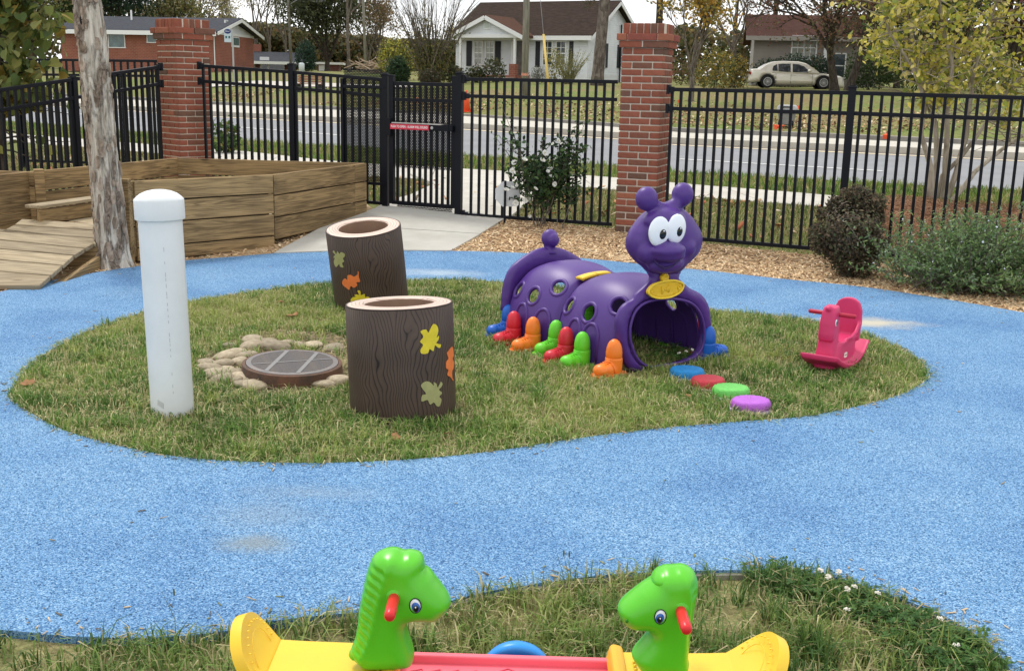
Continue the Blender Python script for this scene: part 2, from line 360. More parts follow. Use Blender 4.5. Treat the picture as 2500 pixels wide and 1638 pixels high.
def wood(name, dark, light, sc=1.0):
    m = bpy.data.materials.new(name); m.use_nodes = True; t = m.node_tree; b = t.nodes['Principled BSDF']; n_ = t.nodes.new; l = t.links.new
    co = n_('ShaderNodeTexCoord').outputs['Object']; oi = n_('ShaderNodeObjectInfo'); ml = n_('ShaderNodeVectorMath'); ml.operation = 'SCALE'; ml.inputs[0].default_value = (7, 13, 5); l(oi.outputs['Random'], ml.inputs['Scale'])
    ad = n_('ShaderNodeVectorMath'); l(co, ad.inputs[0]); l(ml.outputs[0], ad.inputs[1])
    mpn = n_('ShaderNodeMapping'); mpn.inputs['Scale'].default_value = (.55 * sc, 13 * sc, 13 * sc); l(ad.outputs[0], mpn.inputs[0])
    wv = n_('ShaderNodeTexNoise'); wv.inputs['Scale'].default_value = 1.6; wv.inputs['Detail'].default_value = 3; wv.inputs['Distortion'].default_value = .7; l(mpn.outputs[0], wv.inputs['Vector'])
    mm = n_('ShaderNodeMath'); mm.operation = 'MULTIPLY'; mm.inputs[1].default_value = 13; l(wv.outputs['Fac'], mm.inputs[0]); fr = n_('ShaderNodeMath'); fr.operation = 'PINGPONG'; fr.inputs[1].default_value = 1; l(mm.outputs[0], fr.inputs[0])
    mp2 = n_('ShaderNodeMapping'); mp2.inputs['Scale'].default_value = (1.2, 45, 45); l(ad.outputs[0], mp2.inputs[0])
    fn = n_('ShaderNodeTexNoise'); fn.inputs['Scale'].default_value = 3; fn.inputs['Detail'].default_value = 4; l(mp2.outputs[0], fn.inputs['Vector'])
    bm2 = n_('ShaderNodeMapping'); bm2.inputs['Scale'].default_value = (.6, 4, 4); l(ad.outputs[0], bm2.inputs[0]); bl = n_('ShaderNodeTexNoise'); bl.inputs['Scale'].default_value = 1.5; bl.inputs['Detail'].default_value = 6; l(bm2.outputs[0], bl.inputs['Vector']); blm = n_('ShaderNodeMath'); blm.operation = 'MULTIPLY'; blm.inputs[1].default_value = .60; l(bl.outputs['Fac'], blm.inputs[0])
    s1 = n_('ShaderNodeMath'); s1.operation = 'MULTIPLY_ADD'; s1.inputs[1].default_value = .35; l(fr.outputs[0], s1.inputs[0]); 
    s0 = n_('ShaderNodeMath'); s0.operation = 'MULTIPLY_ADD'; s0.inputs[1].default_value = .42; l(fn.outputs['Fac'], s0.inputs[0]); l(blm.outputs[0], s0.inputs[2]); l(s0.outputs[0], s1.inputs[2])
    r_ = ramp(t, [(.47, dark), (.66, tuple((a + c) / 2 for a, c in zip(dark, light))), (.86, light)]); l(s1.outputs[0], r_.inputs[0])
    # grey weathering and oval knots
    wn = n_('ShaderNodeTexNoise'); wn.inputs['Scale'].default_value = 3.1; wn.inputs['Detail'].default_value = 6; l(co, wn.inputs['Vector']); wr = n_('ShaderNodeMapRange'); wr.inputs['From Min'].default_value = .5; wr.inputs['From Max'].default_value = .72; wr.inputs['To Max'].default_value = .35; l(wn.outputs['Fac'], wr.inputs[0])
    q = n_('ShaderNodeMix'); q.data_type = 'RGBA'; l(wr.outputs[0], q.inputs[0]); l(r_.outputs[0], q.inputs[6]); q.inputs[7].default_value = (dark[0] * .75, dark[1] * .8, dark[2] * .95, 1)
    mp3 = n_('ShaderNodeMapping'); mp3.inputs['Scale'].default_value = (1.6, 5, 5); l(ad.outputs[0], mp3.inputs[0]); kv = n_('ShaderNodeTexVoronoi'); kv.inputs['Scale'].default_value = 1.3; l(mp3.outputs[0], kv.inputs['Vector'])
    kr = n_('ShaderNodeMapRange'); kr.inputs['From Min'].default_value = .06; kr.inputs['From Max'].default_value = .13; kr.inputs['To Min'].default_value = .75; kr.inputs['To Max'].default_value = 0; l(kv.outputs['Distance'], kr.inputs[0])
    q2 = n_('ShaderNodeMix'); q2.data_type = 'RGBA'; l(kr.outputs[0], q2.inputs[0]); l(q.outputs[2], q2.inputs[6]); q2.inputs[7].default_value = (dark[0] * .45, dark[1] * .4, dark[2] * .35, 1)
    h = n_('ShaderNodeHueSaturation'); mr = n_('ShaderNodeMapRange'); mr.inputs['To Min'].default_value = .82; mr.inputs['To Max'].default_value = 1.16; l(oi.outputs['Random'], mr.inputs[0]); l(mr.outputs[0], h.inputs['Value']); l(q2.outputs[2], h.inputs['Color'])
    l(h.outputs[0], b.inputs['Base Color']); b.inputs['Roughness'].default_value = .8; b.inputs['Specular IOR Level'].default_value = .25
    bp = n_('ShaderNodeBump'); bp.inputs['Strength'].default_value = .35; bp.inputs['Distance'].default_value = .004; l(fn.outputs['Fac'], bp.inputs['Height']); l(bp.outputs[0], b.inputs['Normal'])
    return m
M_WOOD = wood('treated_pine', (.135, .090, .044), (.38, .26, .125)); M_DECK = wood('deck_pine', (.20, .155, .095), (.40, .325, .215))
def brickmat():
    m = bpy.data.materials.new('red_brick'); m.use_nodes = True; t = m.node_tree; b = t.nodes['Principled BSDF']; n_ = t.nodes.new; l = t.links.new
    oi = n_('ShaderNodeObjectInfo'); r_ = ramp(t, [(0, (.12, .072, .055)), (.12, (.165, .085, .06)), (.3, (.225, .080, .052)), (.7, (.275, .090, .058)), (.9, (.31, .118, .070)), (1, (.235, .07, .055))]); l(oi.outputs['Random'], r_.inputs[0])
    co = n_('ShaderNodeTexCoord').outputs['Object']; nn = n_('ShaderNodeTexNoise'); nn.inputs['Scale'].default_value = 25; nn.inputs['Detail'].default_value = 6; l(co, nn.inputs['Vector'])
    h = n_('ShaderNodeHueSaturation'); mr = n_('ShaderNodeMapRange'); mr.inputs['To Min'].default_value = .65; mr.inputs['To Max'].default_value = 1.35; l(nn.outputs['Fac'], mr.inputs[0]); l(mr.outputs[0], h.inputs['Value']); l(r_.outputs[0], h.inputs['Color']); l(h.outputs[0], b.inputs['Base Color'])
    b.inputs['Roughness'].default_value = .9; b.inputs['Specular IOR Level'].default_value = .2
    bp = n_('ShaderNodeBump'); bp.inputs['Strength'].default_value = .4; bp.inputs['Distance'].default_value = .006; l(nn.outputs['Fac'], bp.inputs['Height']); l(bp.outputs[0], b.inputs['Normal']); return m
M_BRICK = brickmat()
def brickwall(name, c1, c2, mort, scale):
    m = bpy.data.materials.new(name); m.use_nodes = True; t = m.node_tree; b = t.nodes['Principled BSDF']; n_ = t.nodes.new; l = t.links.new
    co = n_('ShaderNodeTexCoord').outputs['Object']; sx = n_('ShaderNodeSeparateXYZ'); l(co, sx.inputs[0]); ad = n_('ShaderNodeMath'); l(sx.outputs[0], ad.inputs[0]); l(sx.outputs[1], ad.inputs[1])
    cb = n_('ShaderNodeCombineXYZ'); l(ad.outputs[0], cb.inputs[0]); l(sx.outputs[2], cb.inputs[1])
    bt = n_('ShaderNodeTexBrick'); bt.inputs['Scale'].default_value = scale; bt.inputs['Color1'].default_value = (*c1, 1); bt.inputs['Color2'].default_value = (*c2, 1); bt.inputs['Mortar'].default_value = (*mort, 1); bt.inputs['Mortar Size'].default_value = .018; bt.inputs['Brick Width'].default_value = .5; bt.inputs['Row Height'].default_value = .2
    l(cb.outputs[0], bt.inputs['Vector']); nn = n_('ShaderNodeTexNoise'); nn.inputs['Scale'].default_value = 1.2; nn.inputs['Detail'].default_value = 8; l(co, nn.inputs['Vector'])
    h = n_('ShaderNodeHueSaturation'); mr = n_('ShaderNodeMapRange'); mr.inputs['To Min'].default_value = .75; mr.inputs['To Max'].default_value = 1.25; l(nn.outputs['Fac'], mr.inputs[0]); l(mr.outputs[0], h.inputs['Value']); l(bt.outputs[0], h.inputs['Color']); l(h.outputs[0], b.inputs['Base Color']); b.inputs['Roughness'].default_value = .9; return m
M_FARBRICK = brickwall('far_red_brick', (.27, .085, .05), (.22, .07, .045), (.30, .17, .12), 1.6)
M_FARBRICK2 = brickwall('far_dark_brick', (.15, .05, .04), (.12, .045, .035), (.2, .12, .1), 1.6)
def siding(name, col, gap, per=.13):
    m = bpy.data.materials.new(name); m.use_nodes = True; t = m.node_tree; b = t.nodes['Principled BSDF']; n_ = t.nodes.new; l = t.links.new
    co = n_('ShaderNodeTexCoord').outputs['Object']; sx = n_('ShaderNodeSeparateXYZ'); l(co, sx.inputs[0]); d = n_('ShaderNodeMath'); d.operation = 'DIVIDE'; d.inputs[1].default_value = per; l(sx.outputs[2], d.inputs[0]); f = n_('ShaderNodeMath'); f.operation = 'FRACT'; l(d.outputs[0], f.inputs[0])
    bp = n_('ShaderNodeBump'); bp.inputs['Strength'].default_value = .8; bp.inputs['Distance'].default_value = .03; bp.invert = True; l(f.outputs[0], bp.inputs['Height']); l(bp.outputs[0], b.inputs['Normal'])
    nn = n_('ShaderNodeTexNoise'); nn.inputs['Scale'].default_value = 1.6; nn.inputs['Detail'].default_value = 6; l(co, nn.inputs['Vector']); r_ = ramp(t, [(.3, tuple(c * .86 for c in col)), (.7, col)]); l(nn.outputs['Fac'], r_.inputs[0]); l(r_.outputs[0], b.inputs['Base Color']); b.inputs['Roughness'].default_value = .6; return m
M_SIDING = siding('white_siding', (.70, .73, .74), .5); M_TANSIDE = siding('tan_siding', (.24, .215, .18), .5, .16)
M_TRIM = M('white_trim', (.74, .75, .74), .5); M_SHUT = M('black_shutter', (.012, .013, .017), .6)
M_PLASTER = M('white_painted_block', (.66, .68, .68), .7, vcol=(.72, .74, .74), vscale=2)
def glass(name, c):
    m = M(name, c, .08, spec=.8, vcol=tuple(x * 2.2 for x in c), vscale=1.5); return m
M_GLASS = glass('window_glass', (.025, .035, .04)); M_GLASS2 = glass('pale_window_glass', (.16, .17, .14)); M_GLASST = glass('teal_window_glass', (.05, .085, .085))
M_SHBR = M('brown_shingles', (.034, .025, .021), .95, spec=.03, vcol=(.056, .040, .033), vscale=3, bump=.3, bscale=20, stretch=(1, 1, 6)); M_SHGR = M('grey_shingles', (.045, .048, .058), .95, spec=.05, vcol=(.07, .074, .085), vscale=4, bump=.3, bscale=20, stretch=(1, 1, 6))
M_SHRED = M('red_brown_shingles', (.060, .030, .025), .95, spec=.03, vcol=(.085, .046, .038), vscale=3, bump=.3, bscale=20, stretch=(1, 1, 6))
def barkmat(name, c0, c1, c2, sc=14, st=(1, 1, .25), bump=.7):
    m = bpy.data.materials.new(name); m.use_nodes = True; t = m.node_tree; b = t.nodes['Principled BSDF']; n_ = t.nodes.new; l = t.links.new
    co = n_('ShaderNodeTexCoord').outputs['Object']; mpn = n_('ShaderNodeMapping'); mpn.inputs['Scale'].default_value = st; l(co, mpn.inputs[0])
    a = n_('ShaderNodeTexNoise'); a.inputs['Scale'].default_value = sc; a.inputs['Detail'].default_value = 8; a.inputs['Roughness'].default_value = .65; a.inputs['Distortion'].default_value = .6; l(mpn.outputs[0], a.inputs['Vector'])
    r_ = ramp(t, [(.32, c0), (.48, c1), (.62, c2)]); l(a.outputs['Fac'], r_.inputs[0]); l(r_.outputs[0], b.inputs['Base Color']); b.inputs['Roughness'].default_value = .9; b.inputs['Specular IOR Level'].default_value = .15
    bp = n_('ShaderNodeBump'); bp.inputs['Strength'].default_value = bump; bp.inputs['Distance'].default_value = .02; l(a.outputs['Fac'], bp.inputs['Height']); l(bp.outputs[0], b.inputs['Normal']); return m
M_BARK = barkmat('grey_bark', (.05, .042, .035), (.12, .10, .08), (.20, .175, .145)); M_DEADBARK = barkmat('dead_bark', (.06, .042, .03), (.30, .24, .175), (.62, .56, .48), 5, (2.2, 2.2, .38), 1.0)
M_DARKBARK = barkmat('dark_bark', (.02, .016, .013), (.05, .04, .032), (.09, .075, .06)); M_PALEBARK = barkmat('pale_bark', (.16, .13, .10), (.30, .26, .20), (.42, .37, .30), 8)
M_POLE = barkmat('weathered_pole', (.13, .125, .10), (.21, .20, .165), (.28, .265, .22), 10, (1.5, 1.5, .12), .3)
M_CHIP = leafmat('wood_chips', 0, .9)

def lawnmat(name, stops, scale=.9, fine=40, lit=None):
    m = bpy.data.materials.new(name); m.use_nodes = True; t = m.node_tree; b = t.nodes['Principled BSDF']; n_ = t.nodes.new; l = t.links.new
    co = n_('ShaderNodeTexCoord').outputs['Object']; a = n_('ShaderNodeTexNoise'); a.inputs['Scale'].default_value = scale; a.inputs['Detail'].default_value = 12; a.inputs['Roughness'].default_value = .75; l(co, a.inputs['Vector'])
    r_ = ramp(t, stops); l(a.outputs['Fac'], r_.inputs[0]); f = n_('ShaderNodeTexNoise'); f.inputs['Scale'].default_value = fine; f.inputs['Detail'].default_value = 5; l(co, f.inputs['Vector'])
    h = n_('ShaderNodeHueSaturation'); mr = n_('ShaderNodeMapRange'); mr.inputs['From Min'].default_value = .25; mr.inputs['From Max'].default_value = .75; mr.inputs['To Min'].default_value = .5; mr.inputs['To Max'].default_value = 1.5; l(f.outputs['Fac'], mr.inputs[0]); l(mr.outputs[0], h.inputs['Value']); l(r_.outputs[0], h.inputs['Color']); l(h.outputs[0], b.inputs['Base Color']); b.inputs['Roughness'].default_value = .95; b.inputs['Specular IOR Level'].default_value = .1
    bp = n_('ShaderNodeBump'); bp.inputs['Strength'].default_value = .6; bp.inputs['Distance'].default_value = .05; l(f.outputs['Fac'], bp.inputs['Height']); l(bp.outputs[0], b.inputs['Normal']); return m
M_LAWN = lawnmat('verge_lawn', [(.3, (.15, .13, .055)), (.5, (.155, .165, .055)), (.7, (.12, .16, .045))])
M_FARLAWN = lawnmat('far_lawn', [(.30, (.19, .135, .07)), (.42, (.20, .165, .075)), (.52, (.17, .18, .06)), (.68, (.10, .17, .035))], .16, 9)
M_TURF = lawnmat('turf_base', [(.3, (.28, .225, .12)), (.5, (.25, .23, .105)), (.7, (.17, .185, .07))], 3, 60)
M_MULCH = lawnmat('wood_mulch', [(.3, (.40, .265, .145)), (.5, (.55, .39, .23)), (.7, (.66, .49, .31))], 30, 110)
M_STRAW = lawnmat('pine_straw', [(.3, (.13, .065, .035)), (.5, (.22, .115, .065)), (.7, (.30, .175, .10))], 12, 60)

# ------------------------------------------------------------------ ground, playground surfaces
D = 1.0508
def GP(pts, s=D): return [G(x * s, y * s)[:2] for x, y in pts]
island = smooth_poly(GP([(28, 915), (62, 865), (130, 815), (225, 768), (330, 735), (440, 708), (600, 682), (760, 664), (950, 656), (1150, 660), (1400, 684), (1640, 725), (1760, 737), (1880, 750), (2010, 783), (2095, 818), (2140, 850), (2151, 880), (2130, 906), (2060, 935), (1950, 962), (1850, 979), (1700, 990), (1500, 1008), (1330, 1030), (1150, 1058), (950, 1078), (750, 1086), (560, 1083), (400, 1070), (270, 1044), (150, 1010), (70, 968), (34, 940)]), 4)
far_edge = smooth_poly(GP([(-700, 890), (-350, 790), (0, 685), (230, 638), (440, 610), (640, 594), (800, 588), (1000, 588), (1190, 592), (1350, 605), (1600, 630), (1800, 652), (2000, 672), (2200, 702), (2379, 733), (2650, 785), (2950, 850)]), 4, False)
near_edge = smooth_poly(GP([(-420, 1450), (0, 1478), (150, 1492), (350, 1497), (530, 1480), (650, 1455), (820, 1438), (1000, 1420), (1150, 1385), (1400, 1350), (1600, 1340), (1780, 1338), (1920, 1350), (2050, 1390), (2180, 1440), (2280, 1500), (2340, 1565), (2390, 1640), (2430, 1760), (2450, 1900)]), 4, False)
rub = np.vstack([far_edge, [[7.5, 6.0], [6.0, 1.2]], [near_edge[-1] + np.array([.0, -.4])], near_edge[::-1], [[-4.6, 2.6], [-7.0, 4.5]]])
xs = np.concatenate([np.linspace(-120, -12, 20), np.linspace(-11, 11, 12), np.linspace(12, 120, 20)]); ys = np.array([-6, 0, 2.2, 4, 7, 9.9, 10.5, 11.5, 12.757, 13.5, 15, 18, 25, 35, 60, 120])
gv = [(a, b, T(a, b) - .03) for b in ys for a in xs]; nx = len(xs)
gf = [(j * nx + i, j * nx + i + 1, (j + 1) * nx + i + 1, (j + 1) * nx + i) for j in range(len(ys) - 1) for i in range(nx - 1)]
struct('ground', MB().add(gv, gf), M_LAWN)
tag(sheet('rubber_surface', rub, M_RUBBER, .022, [island], .35, .06), kind='structure')
turf = sheet('turf_bed', island, M_TURF, .002, (), .18, 0, lambda V: .012 * np.sin(V[:, 0] * 5) * np.cos(V[:, 1] * 4) + .004 - .006); turf['kind'] = 'structure'
fg_poly = np.vstack([near_edge, [near_edge[-1] + np.array([0, -.5])], [[-3.6, 1.2], [-4.2, 2.4]]])
tag(sheet('front_turf_bed', fg_poly, M_TURF, -.004, (), .2, 0, lambda V: .008 * np.sin(V[:, 0] * 6) * np.cos(V[:, 1] * 7)), kind='structure')
# low edging strip that holds the rubber along the front turf
ed = near_edge[22:-18]; em = MB(); top = []
for i, p in enumerate(ed):
    d = ed[min(i + 1, len(ed) - 1)] - ed[max(i - 1, 0)]; d = d / np.linalg.norm(d); n_ = np.array([d[1], -d[0]])
    top.append((p - n_ * .0, p + n_ * .010))
vv = []
for a, b in top: vv += [(a[0], a[1], -.03), (a[0], a[1], .012), (b[0], b[1], .008), (b[0], b[1], -.03)]
em.add(vv, [(4 * i + k, 4 * i + k + 1, 4 * i + k + 5, 4 * i + k + 4) for i in range(len(top) - 1) for k in range(3)])
struct('edging_strip', em, M('grey_edging', (.24, .22, .19), .9, vcol=(.33, .31, .28), vscale=10, bump=.2))

# mulch bed between the rubber and the fence, split by the concrete walk
FENCE_R = [AT(1615, 560, 11.15), AT(2052, 560, 10.45), AT(2500, 560, 9.8)]
mulch_right = np.vstack([far_edge[np.argmin(abs(far_edge[:, 0] - G(1100, 618)[0])):], [[7.5, 6.0], [8.5, 8.2]], [[FENCE_R[2][0] + .6, 9.5]], [FENCE_R[2][:2]], [FENCE_R[1][:2]], [FENCE_R[0][:2]], [AT(1500, 560, 11.6)[:2]], [AT(1225, 560, 12.1)[:2]]])
tag(sheet('mulch_bed', mulch_right, M_MULCH, .004, (), .4, 0, lambda V: .012 * np.sin(V[:, 0] * 7 + V[:, 1] * 3) * np.cos(V[:, 1] * 6)), kind='structure')
iA = np.argmin(abs(far_edge[:, 0] - G(670, 624)[0]))
mulch_left = np.vstack([far_edge[:iA + 1], [G(915, 515)[:2]], [[-1.75, 13.0], [-4.5, 13.6], [-8, 12], [-9, 8]]])
tag(sheet('mulch_strip', mulch_left, M_MULCH, .004, (), .4), kind='structure')
walk_in = np.array([G(668, 625)[:2], G(780, 560)[:2], G(915, 516)[:2], AT(945, 515, 12.6)[:2], AT(1125, 540, 12.12)[:2], AT(1235, 556, 11.95)[:2], G(1218, 546)[:2], G(1160, 586)[:2], G(1100, 619)[:2], G(880, 617)[:2]])
def slab(name, poly, joints, parent=None):
    pass
wk = MB()
def poly_slab(poly, off, th, shrink=.0):
    p = [np.array(q) for q in poly]; n = len(p); zt = [T(q[0], q[1]) + off for q in p]
    return MB().add([(q[0], q[1], z) for q, z in zip(p, zt)] + [(q[0], q[1], z - th) for q, z in zip(p, zt)], [tuple(range(n)), tuple(range(2 * n - 1, n - 1, -1))] + [(i, i + n, (i + 1) % n + n, (i + 1) % n) for i in range(n)])
# near walk: two slabs split by a sawn joint, crossing the gate and widening to the sidewalk
wt = thing('concrete_walk', 'pale grey concrete walk leading from the blue surface to the black gate', 'path')
wt['kind'] = 'structure'; del wt['category']
JL, JR = G(800, 553)[:2], G(1172, 578)[:2]
KL, KR = G(915, 515)[:2], G(1232, 540)[:2]
e = .011
for pl in ([G(668, 625)[:2], G(880, 617.5)[:2], G(1100, 619)[:2], JR + [0, -e], JL + [0, -e]], [JL + [0, e], JR + [0, e], KR, AT(1130, 540, 12.35)[:2], AT(940, 515, 12.8)[:2], KL], ):
    obj('slab', poly_slab(pl, .03, .09), M_CONC, wt)
wo = [(940, 512), (1135, 536)]
A0, A1 = AT(930, 515, 12.85)[:2], AT(1240, 540, 12.02)[:2]
outer = [A0, AT(1130, 540, 12.4)[:2], A1, G(1300, 490)[:2], G(1330, 447)[:2], G(1000, 427)[:2], G(1060, 452)[:2], G(1000, 480)[:2]]
obj('slab', poly_slab(outer, .022, .09), M_CONC2, wt)

# sidewalk, road, median, far kerb: lines traced on the ground
def PL2(pts, ext=70):
    w_ = [G(x, y)[:2] for x, y in pts]; a = w_[0] - w_[1]; a = a / np.linalg.norm(a); b = w_[-1] - w_[-2]; b = b / np.linalg.norm(b)
    return np.array([w_[0] + a * ext] + w_ + [w_[-1] + b * ext])
def along(pl, n):
    seg = np.hypot(*np.diff(pl, axis=0).T); s = np.concatenate([[0], np.cumsum(seg)]); t = np.linspace(0, s[-1], n); return np.stack([np.interp(t, s, pl[:, 0]), np.interp(t, s, pl[:, 1])], 1)
def xs_at(pl, X): 
    o = np.argsort(pl[:, 0]); return np.stack([X, np.interp(X, pl[o, 0], pl[o, 1])], 1)
SWF = PL2([(18, 325), (377, 353), (602, 369), (849, 397), (1133, 411), (1500, 431), (1614, 443), (2009, 474), (2500, 515)])
SWN = PL2([(18, 343), (377, 374), (602, 394), (849, 426), (1133, 442), (1400, 454), (1614, 472), (2009, 503), (2500, 545)])
RDN = PL2([(0, 292), (280, 318), (584, 341), (840, 356), (1133, 377), (1404, 394), (1619, 415), (2009, 436), (2500, 463)])
MDN = PL2([(0, 250), (280, 264), (525, 281), (840, 296), (1133, 311), (1504, 333), (1619, 348), (2057, 365), (2500, 387)])
MDF = PL2([(0, 237), (280, 248), (523, 263), (840, 277), (1133, 292), (1504, 320), (1619, 333), (2033, 349), (2500, 372)])
KRB = PL2([(0, 228), (280, 240), (523, 255), (840, 268), (1133, 286), (1504, 310), (1619, 321), (2033, 337), (2500, 358)])
def strip(a, b, z0, z1, n=90, side=None):
    A, B = along(a, n), along(b, n); m = MB(); vs = [(p[0], p[1], z0) for p in A] + [(p[0], p[1], z1) for p in B]
    m.add(vs, [(i, i + 1, n + i + 1, n + i) for i in range(n - 1)])
    if side:
        for P in (A, B):
            o = len(m.v); m.add([(p[0], p[1], z0) for p in P] + [(p[0], p[1], z0 - side) for p in P], [(i, i + 1, n + i + 1, n + i) for i in range(n - 1)])
    return m
ZR = .2
struct('road', strip(RDN, KRB, ZR - .02, ZR - .02), M_ASPH)
struct('median_kerb', strip(MDN, MDF, ZR + .12, ZR + .12, side=.16), M('median_concrete', (.44, .415, .35), .85, vcol=(.50, .475, .41), vscale=1.5))
def lerp(a, b, t, n=90): A, B = along(a, n), along(b, n); return A * (1 - t) + B * t
struct('gutter_line', strip(lerp(MDN, RDN, .0), lerp(MDN, RDN, .05), ZR - .012, ZR - .012), M('gutter_dirt', (.15, .12, .09), .95, vcol=(.26, .22, .17), vscale=1))
struct('yellow_line', strip(lerp(MDN, RDN, .085), lerp(MDN, RDN, .125), ZR - .012, ZR - .012), M_LINEY)
def dash(p0, p1, wd):
    a, b = G(*p0)[:2], G(*p1)[:2]; d = (b - a) / np.linalg.norm(b - a); n_ = np.array([-d[1], d[0]]) * wd / 2
    return MB().add([(*(a - n_), ZR - .012), (*(b - n_), ZR - .012), (*(b + n_), ZR - .012), (*(a + n_), ZR - .012)], [(0, 1, 2, 3)])
for p0, p1 in [((570, 309), (842, 330)), ((1660, 387), (2155, 416)), ((60, 268), (330, 288))]: struct('lane_dash', dash(p0, p1, .14), M_LINEW)
# sidewalk of separate slabs
sw = thing('sidewalk', 'pale concrete sidewalk beyond the black fence', 'sidewalk'); sw['kind'] = 'structure'; del sw['category']
SA, SB = along(SWN, 130), along(SWF, 130)
for i in range(129):
    a, b, c, d = SA[i], SA[i + 1], SB[i + 1], SB[i]
    if a[0] < -28 or a[0] > 22: continue
    g_ = .006; u = (b - a) / np.linalg.norm(b - a) * g_
    obj('slab', poly_slab([a + u, b - u, c - u, d + u], -.005 + rng.uniform(-.003, .003), .08), M_CONC2, sw)
# pine straw bed round the multi-stem tree, right
straw = smooth_poly([AT(2130, 560, 11.2)[:2], AT(2600, 560, 10.2)[:2], AT(2900, 560, 12.2)[:2], G(2540, 516)[:2], G(2300, 496)[:2], G(2150, 490)[:2]], 4)
tag(sheet('pine_straw_bed', straw, M_STRAW, -.004, (), .5, 0, lambda V: .02 * np.sin(V[:, 0] * 5) * np.cos(V[:, 1] * 4)), kind='structure')
straw2 = smooth_poly([G(500, 400)[:2], G(610, 400)[:2], G(600, 372)[:2], G(520, 368)[:2]], 4)
tag(sheet('pine_straw_bed', straw2, M_STRAW, -.010, (), .5), kind='structure')

# far kerb and the lawn that climbs behind it
ko = KRB[np.argsort(KRB[:, 0])]
def kerb_y(x): return float(np.interp(x, ko[:, 0], ko[:, 1]))
def TF(x, y):
    s = y - kerb_y(x)
    if s <= 0: return ZR
    A = 1.60 + .45 * min(max((8 - x) / 20, 0), 1)
    return ZR + .12 + A * (1 - math.exp(-max(s - .4, 0) / 20)) + (max(s - 60, 0)) * .008
def TA(x, y): return T(x, y) if y < 16 else TF(x, y)
kA = along(KRB, 90); kb = MB(); vs = []
for p in kA: vs += [(p[0], p[1], ZR - .04), (p[0], p[1], ZR + .115), (p[0], p[1] + .3, ZR + .125), (p[0], p[1] + .3, ZR - .05)]
kb.add(vs, [(4 * i + k, 4 * i + k + 1, 4 * i + k + 5, 4 * i + k + 4) for i in range(89) for k in range(3)])
struct('far_kerb', kb, M('old_kerb', (.22, .20, .17), .9, vcol=(.30, .28, .24), vscale=3))
ss = [.3, 1, 2, 3.5, 5, 7, 10, 13, 17, 22, 28, 36, 46, 60, 80, 110, 150, 220, 330, 500]
kx = np.concatenate([np.linspace(-160, -32, 14), np.linspace(-30, 30, 50), np.linspace(32, 160, 14)])
fv = [(x, kerb_y(x) + s, TF(x, kerb_y(x) + s) + (.04 * math.sin(x * 1.7 + s) * math.sin(s * .9) if 1 < s < 60 else 0)) for x in kx for s in ss]; m_ = len(ss)
struct('hillside_lawn', MB().add(fv, [(i * m_ + j, (i + 1) * m_ + j, (i + 1) * m_ + j + 1, i * m_ + j + 1) for i in range(len(kx) - 1) for j in range(m_ - 1)]), M_FARLAWN, True)
# driveway and verge walk on the far left lawn
dw = MB(); P_ = [AT(x, 400, y) for x, y in [(480, 70), (640, 70), (1010, 62), (1010, 60.5), (560, 66), (480, 66)]]
struct('far_driveway', MB().add([(p[0], p[1], TF(p[0], p[1]) + .06) for p in P_], [tuple(range(6))]), M_CONC2)

# ------------------------------------------------------------------ brick pillars
def pillar(label, c, rz, z0, courses=28, W=.42):
    t = thing('brick_pillar', label, 'pillar', (c[0], c[1], z0), rz); ch, j = .0677, .0125
    core = MB().box((0, 0, courses * ch / 2 - .1), (W - .02, W - .02, courses * ch + .2)).box((0, 0, (courses + 1) * ch), (W + .045, W + .045, 2 * ch - .012)).box((0, 0, (courses + 2.72) * ch), (W - .012, W - .012, 1.4 * ch))
    obj('mortar', core, M_MORT, t)
    bm_ = {}
    def brick(L_, d, h, x, y, z, rot=0):
        k = (round(L_, 3), round(d, 3), round(h, 3))
        if k not in bm_:
            mb = MB().box((0, 0, 0), (L_, d, h)); me = mb.mesh('brick'); fix(me)
            b = bmesh.new(); b.from_mesh(me); bmesh.ops.bevel(b, geom=b.edges[:], offset=.004, segments=1, affect='EDGES'); b.to_mesh(me); b.free(); me.materials.append(M_BRICK); bm_[k] = me
        inst('brick', bm_[k], t, (x + random.uniform(-.0015, .0015), y + random.uniform(-.0015, .0015), z), (0, 0, rot + random.uniform(-.006, .006)))
    dp = .1
    def ring(z, Wd, odd, h):
        L2 = Wd / 2 - j / 2
        for k in range(4):
            a = k * math.pi / 2; n_ = Vector((math.sin(a), -math.cos(a))); u = Vector((math.cos(a), math.sin(a)))
            if (k + odd) % 2 == 0:
                for s in (-1, 1):
                    p = n_ * (Wd / 2 - dp / 2) + u * s * (Wd / 4 + j / 4); brick(L2, dp, h, p.x, p.y, z, a)
            else:
                p = n_ * (Wd / 2 - dp / 2); brick(Wd - 2 * dp - 2 * j, dp, h, p.x, p.y, z, a)
    for i in range(courses): ring((i + .5) * ch, W, i % 2, ch - j)
    ring((courses + .5) * ch, W + .055, 0, ch - .004); ring((courses + 1.5) * ch, W + .095, 1, ch - .004)
    n = 6; z = (courses + 2 + .72) * ch; wd = W / n
    for k in range(4):
        a = k * math.pi / 2; n_ = Vector((math.sin(a), -math.cos(a))); u = Vector((math.cos(a), math.sin(a)))
        for i in range(n - 1 if k % 2 else n):
            p = n_ * (W / 2 - dp / 2 + .004) + u * ((i + .5 - n / 2) * wd + (wd / 2 if k % 2 else 0)); 
            if k % 2 and (i == 0 or i == n - 2): continue
            brick(wd - .010, dp, 1.44 * ch, p.x, p.y, z, a)
    return t
aR = math.atan2(-.36, .93)
cR = AT(1597, 590, 11.28); fr_ = np.array([math.cos(aR), math.sin(aR)]); bk = np.array([-math.sin(aR), math.cos(aR)])
PRC = cR[:2] - fr_ * .21 + bk * .21
pillar('brick gate pillar right of the gate, behind the purple caterpillar head', PRC, aR, T(*PRC) - .06)
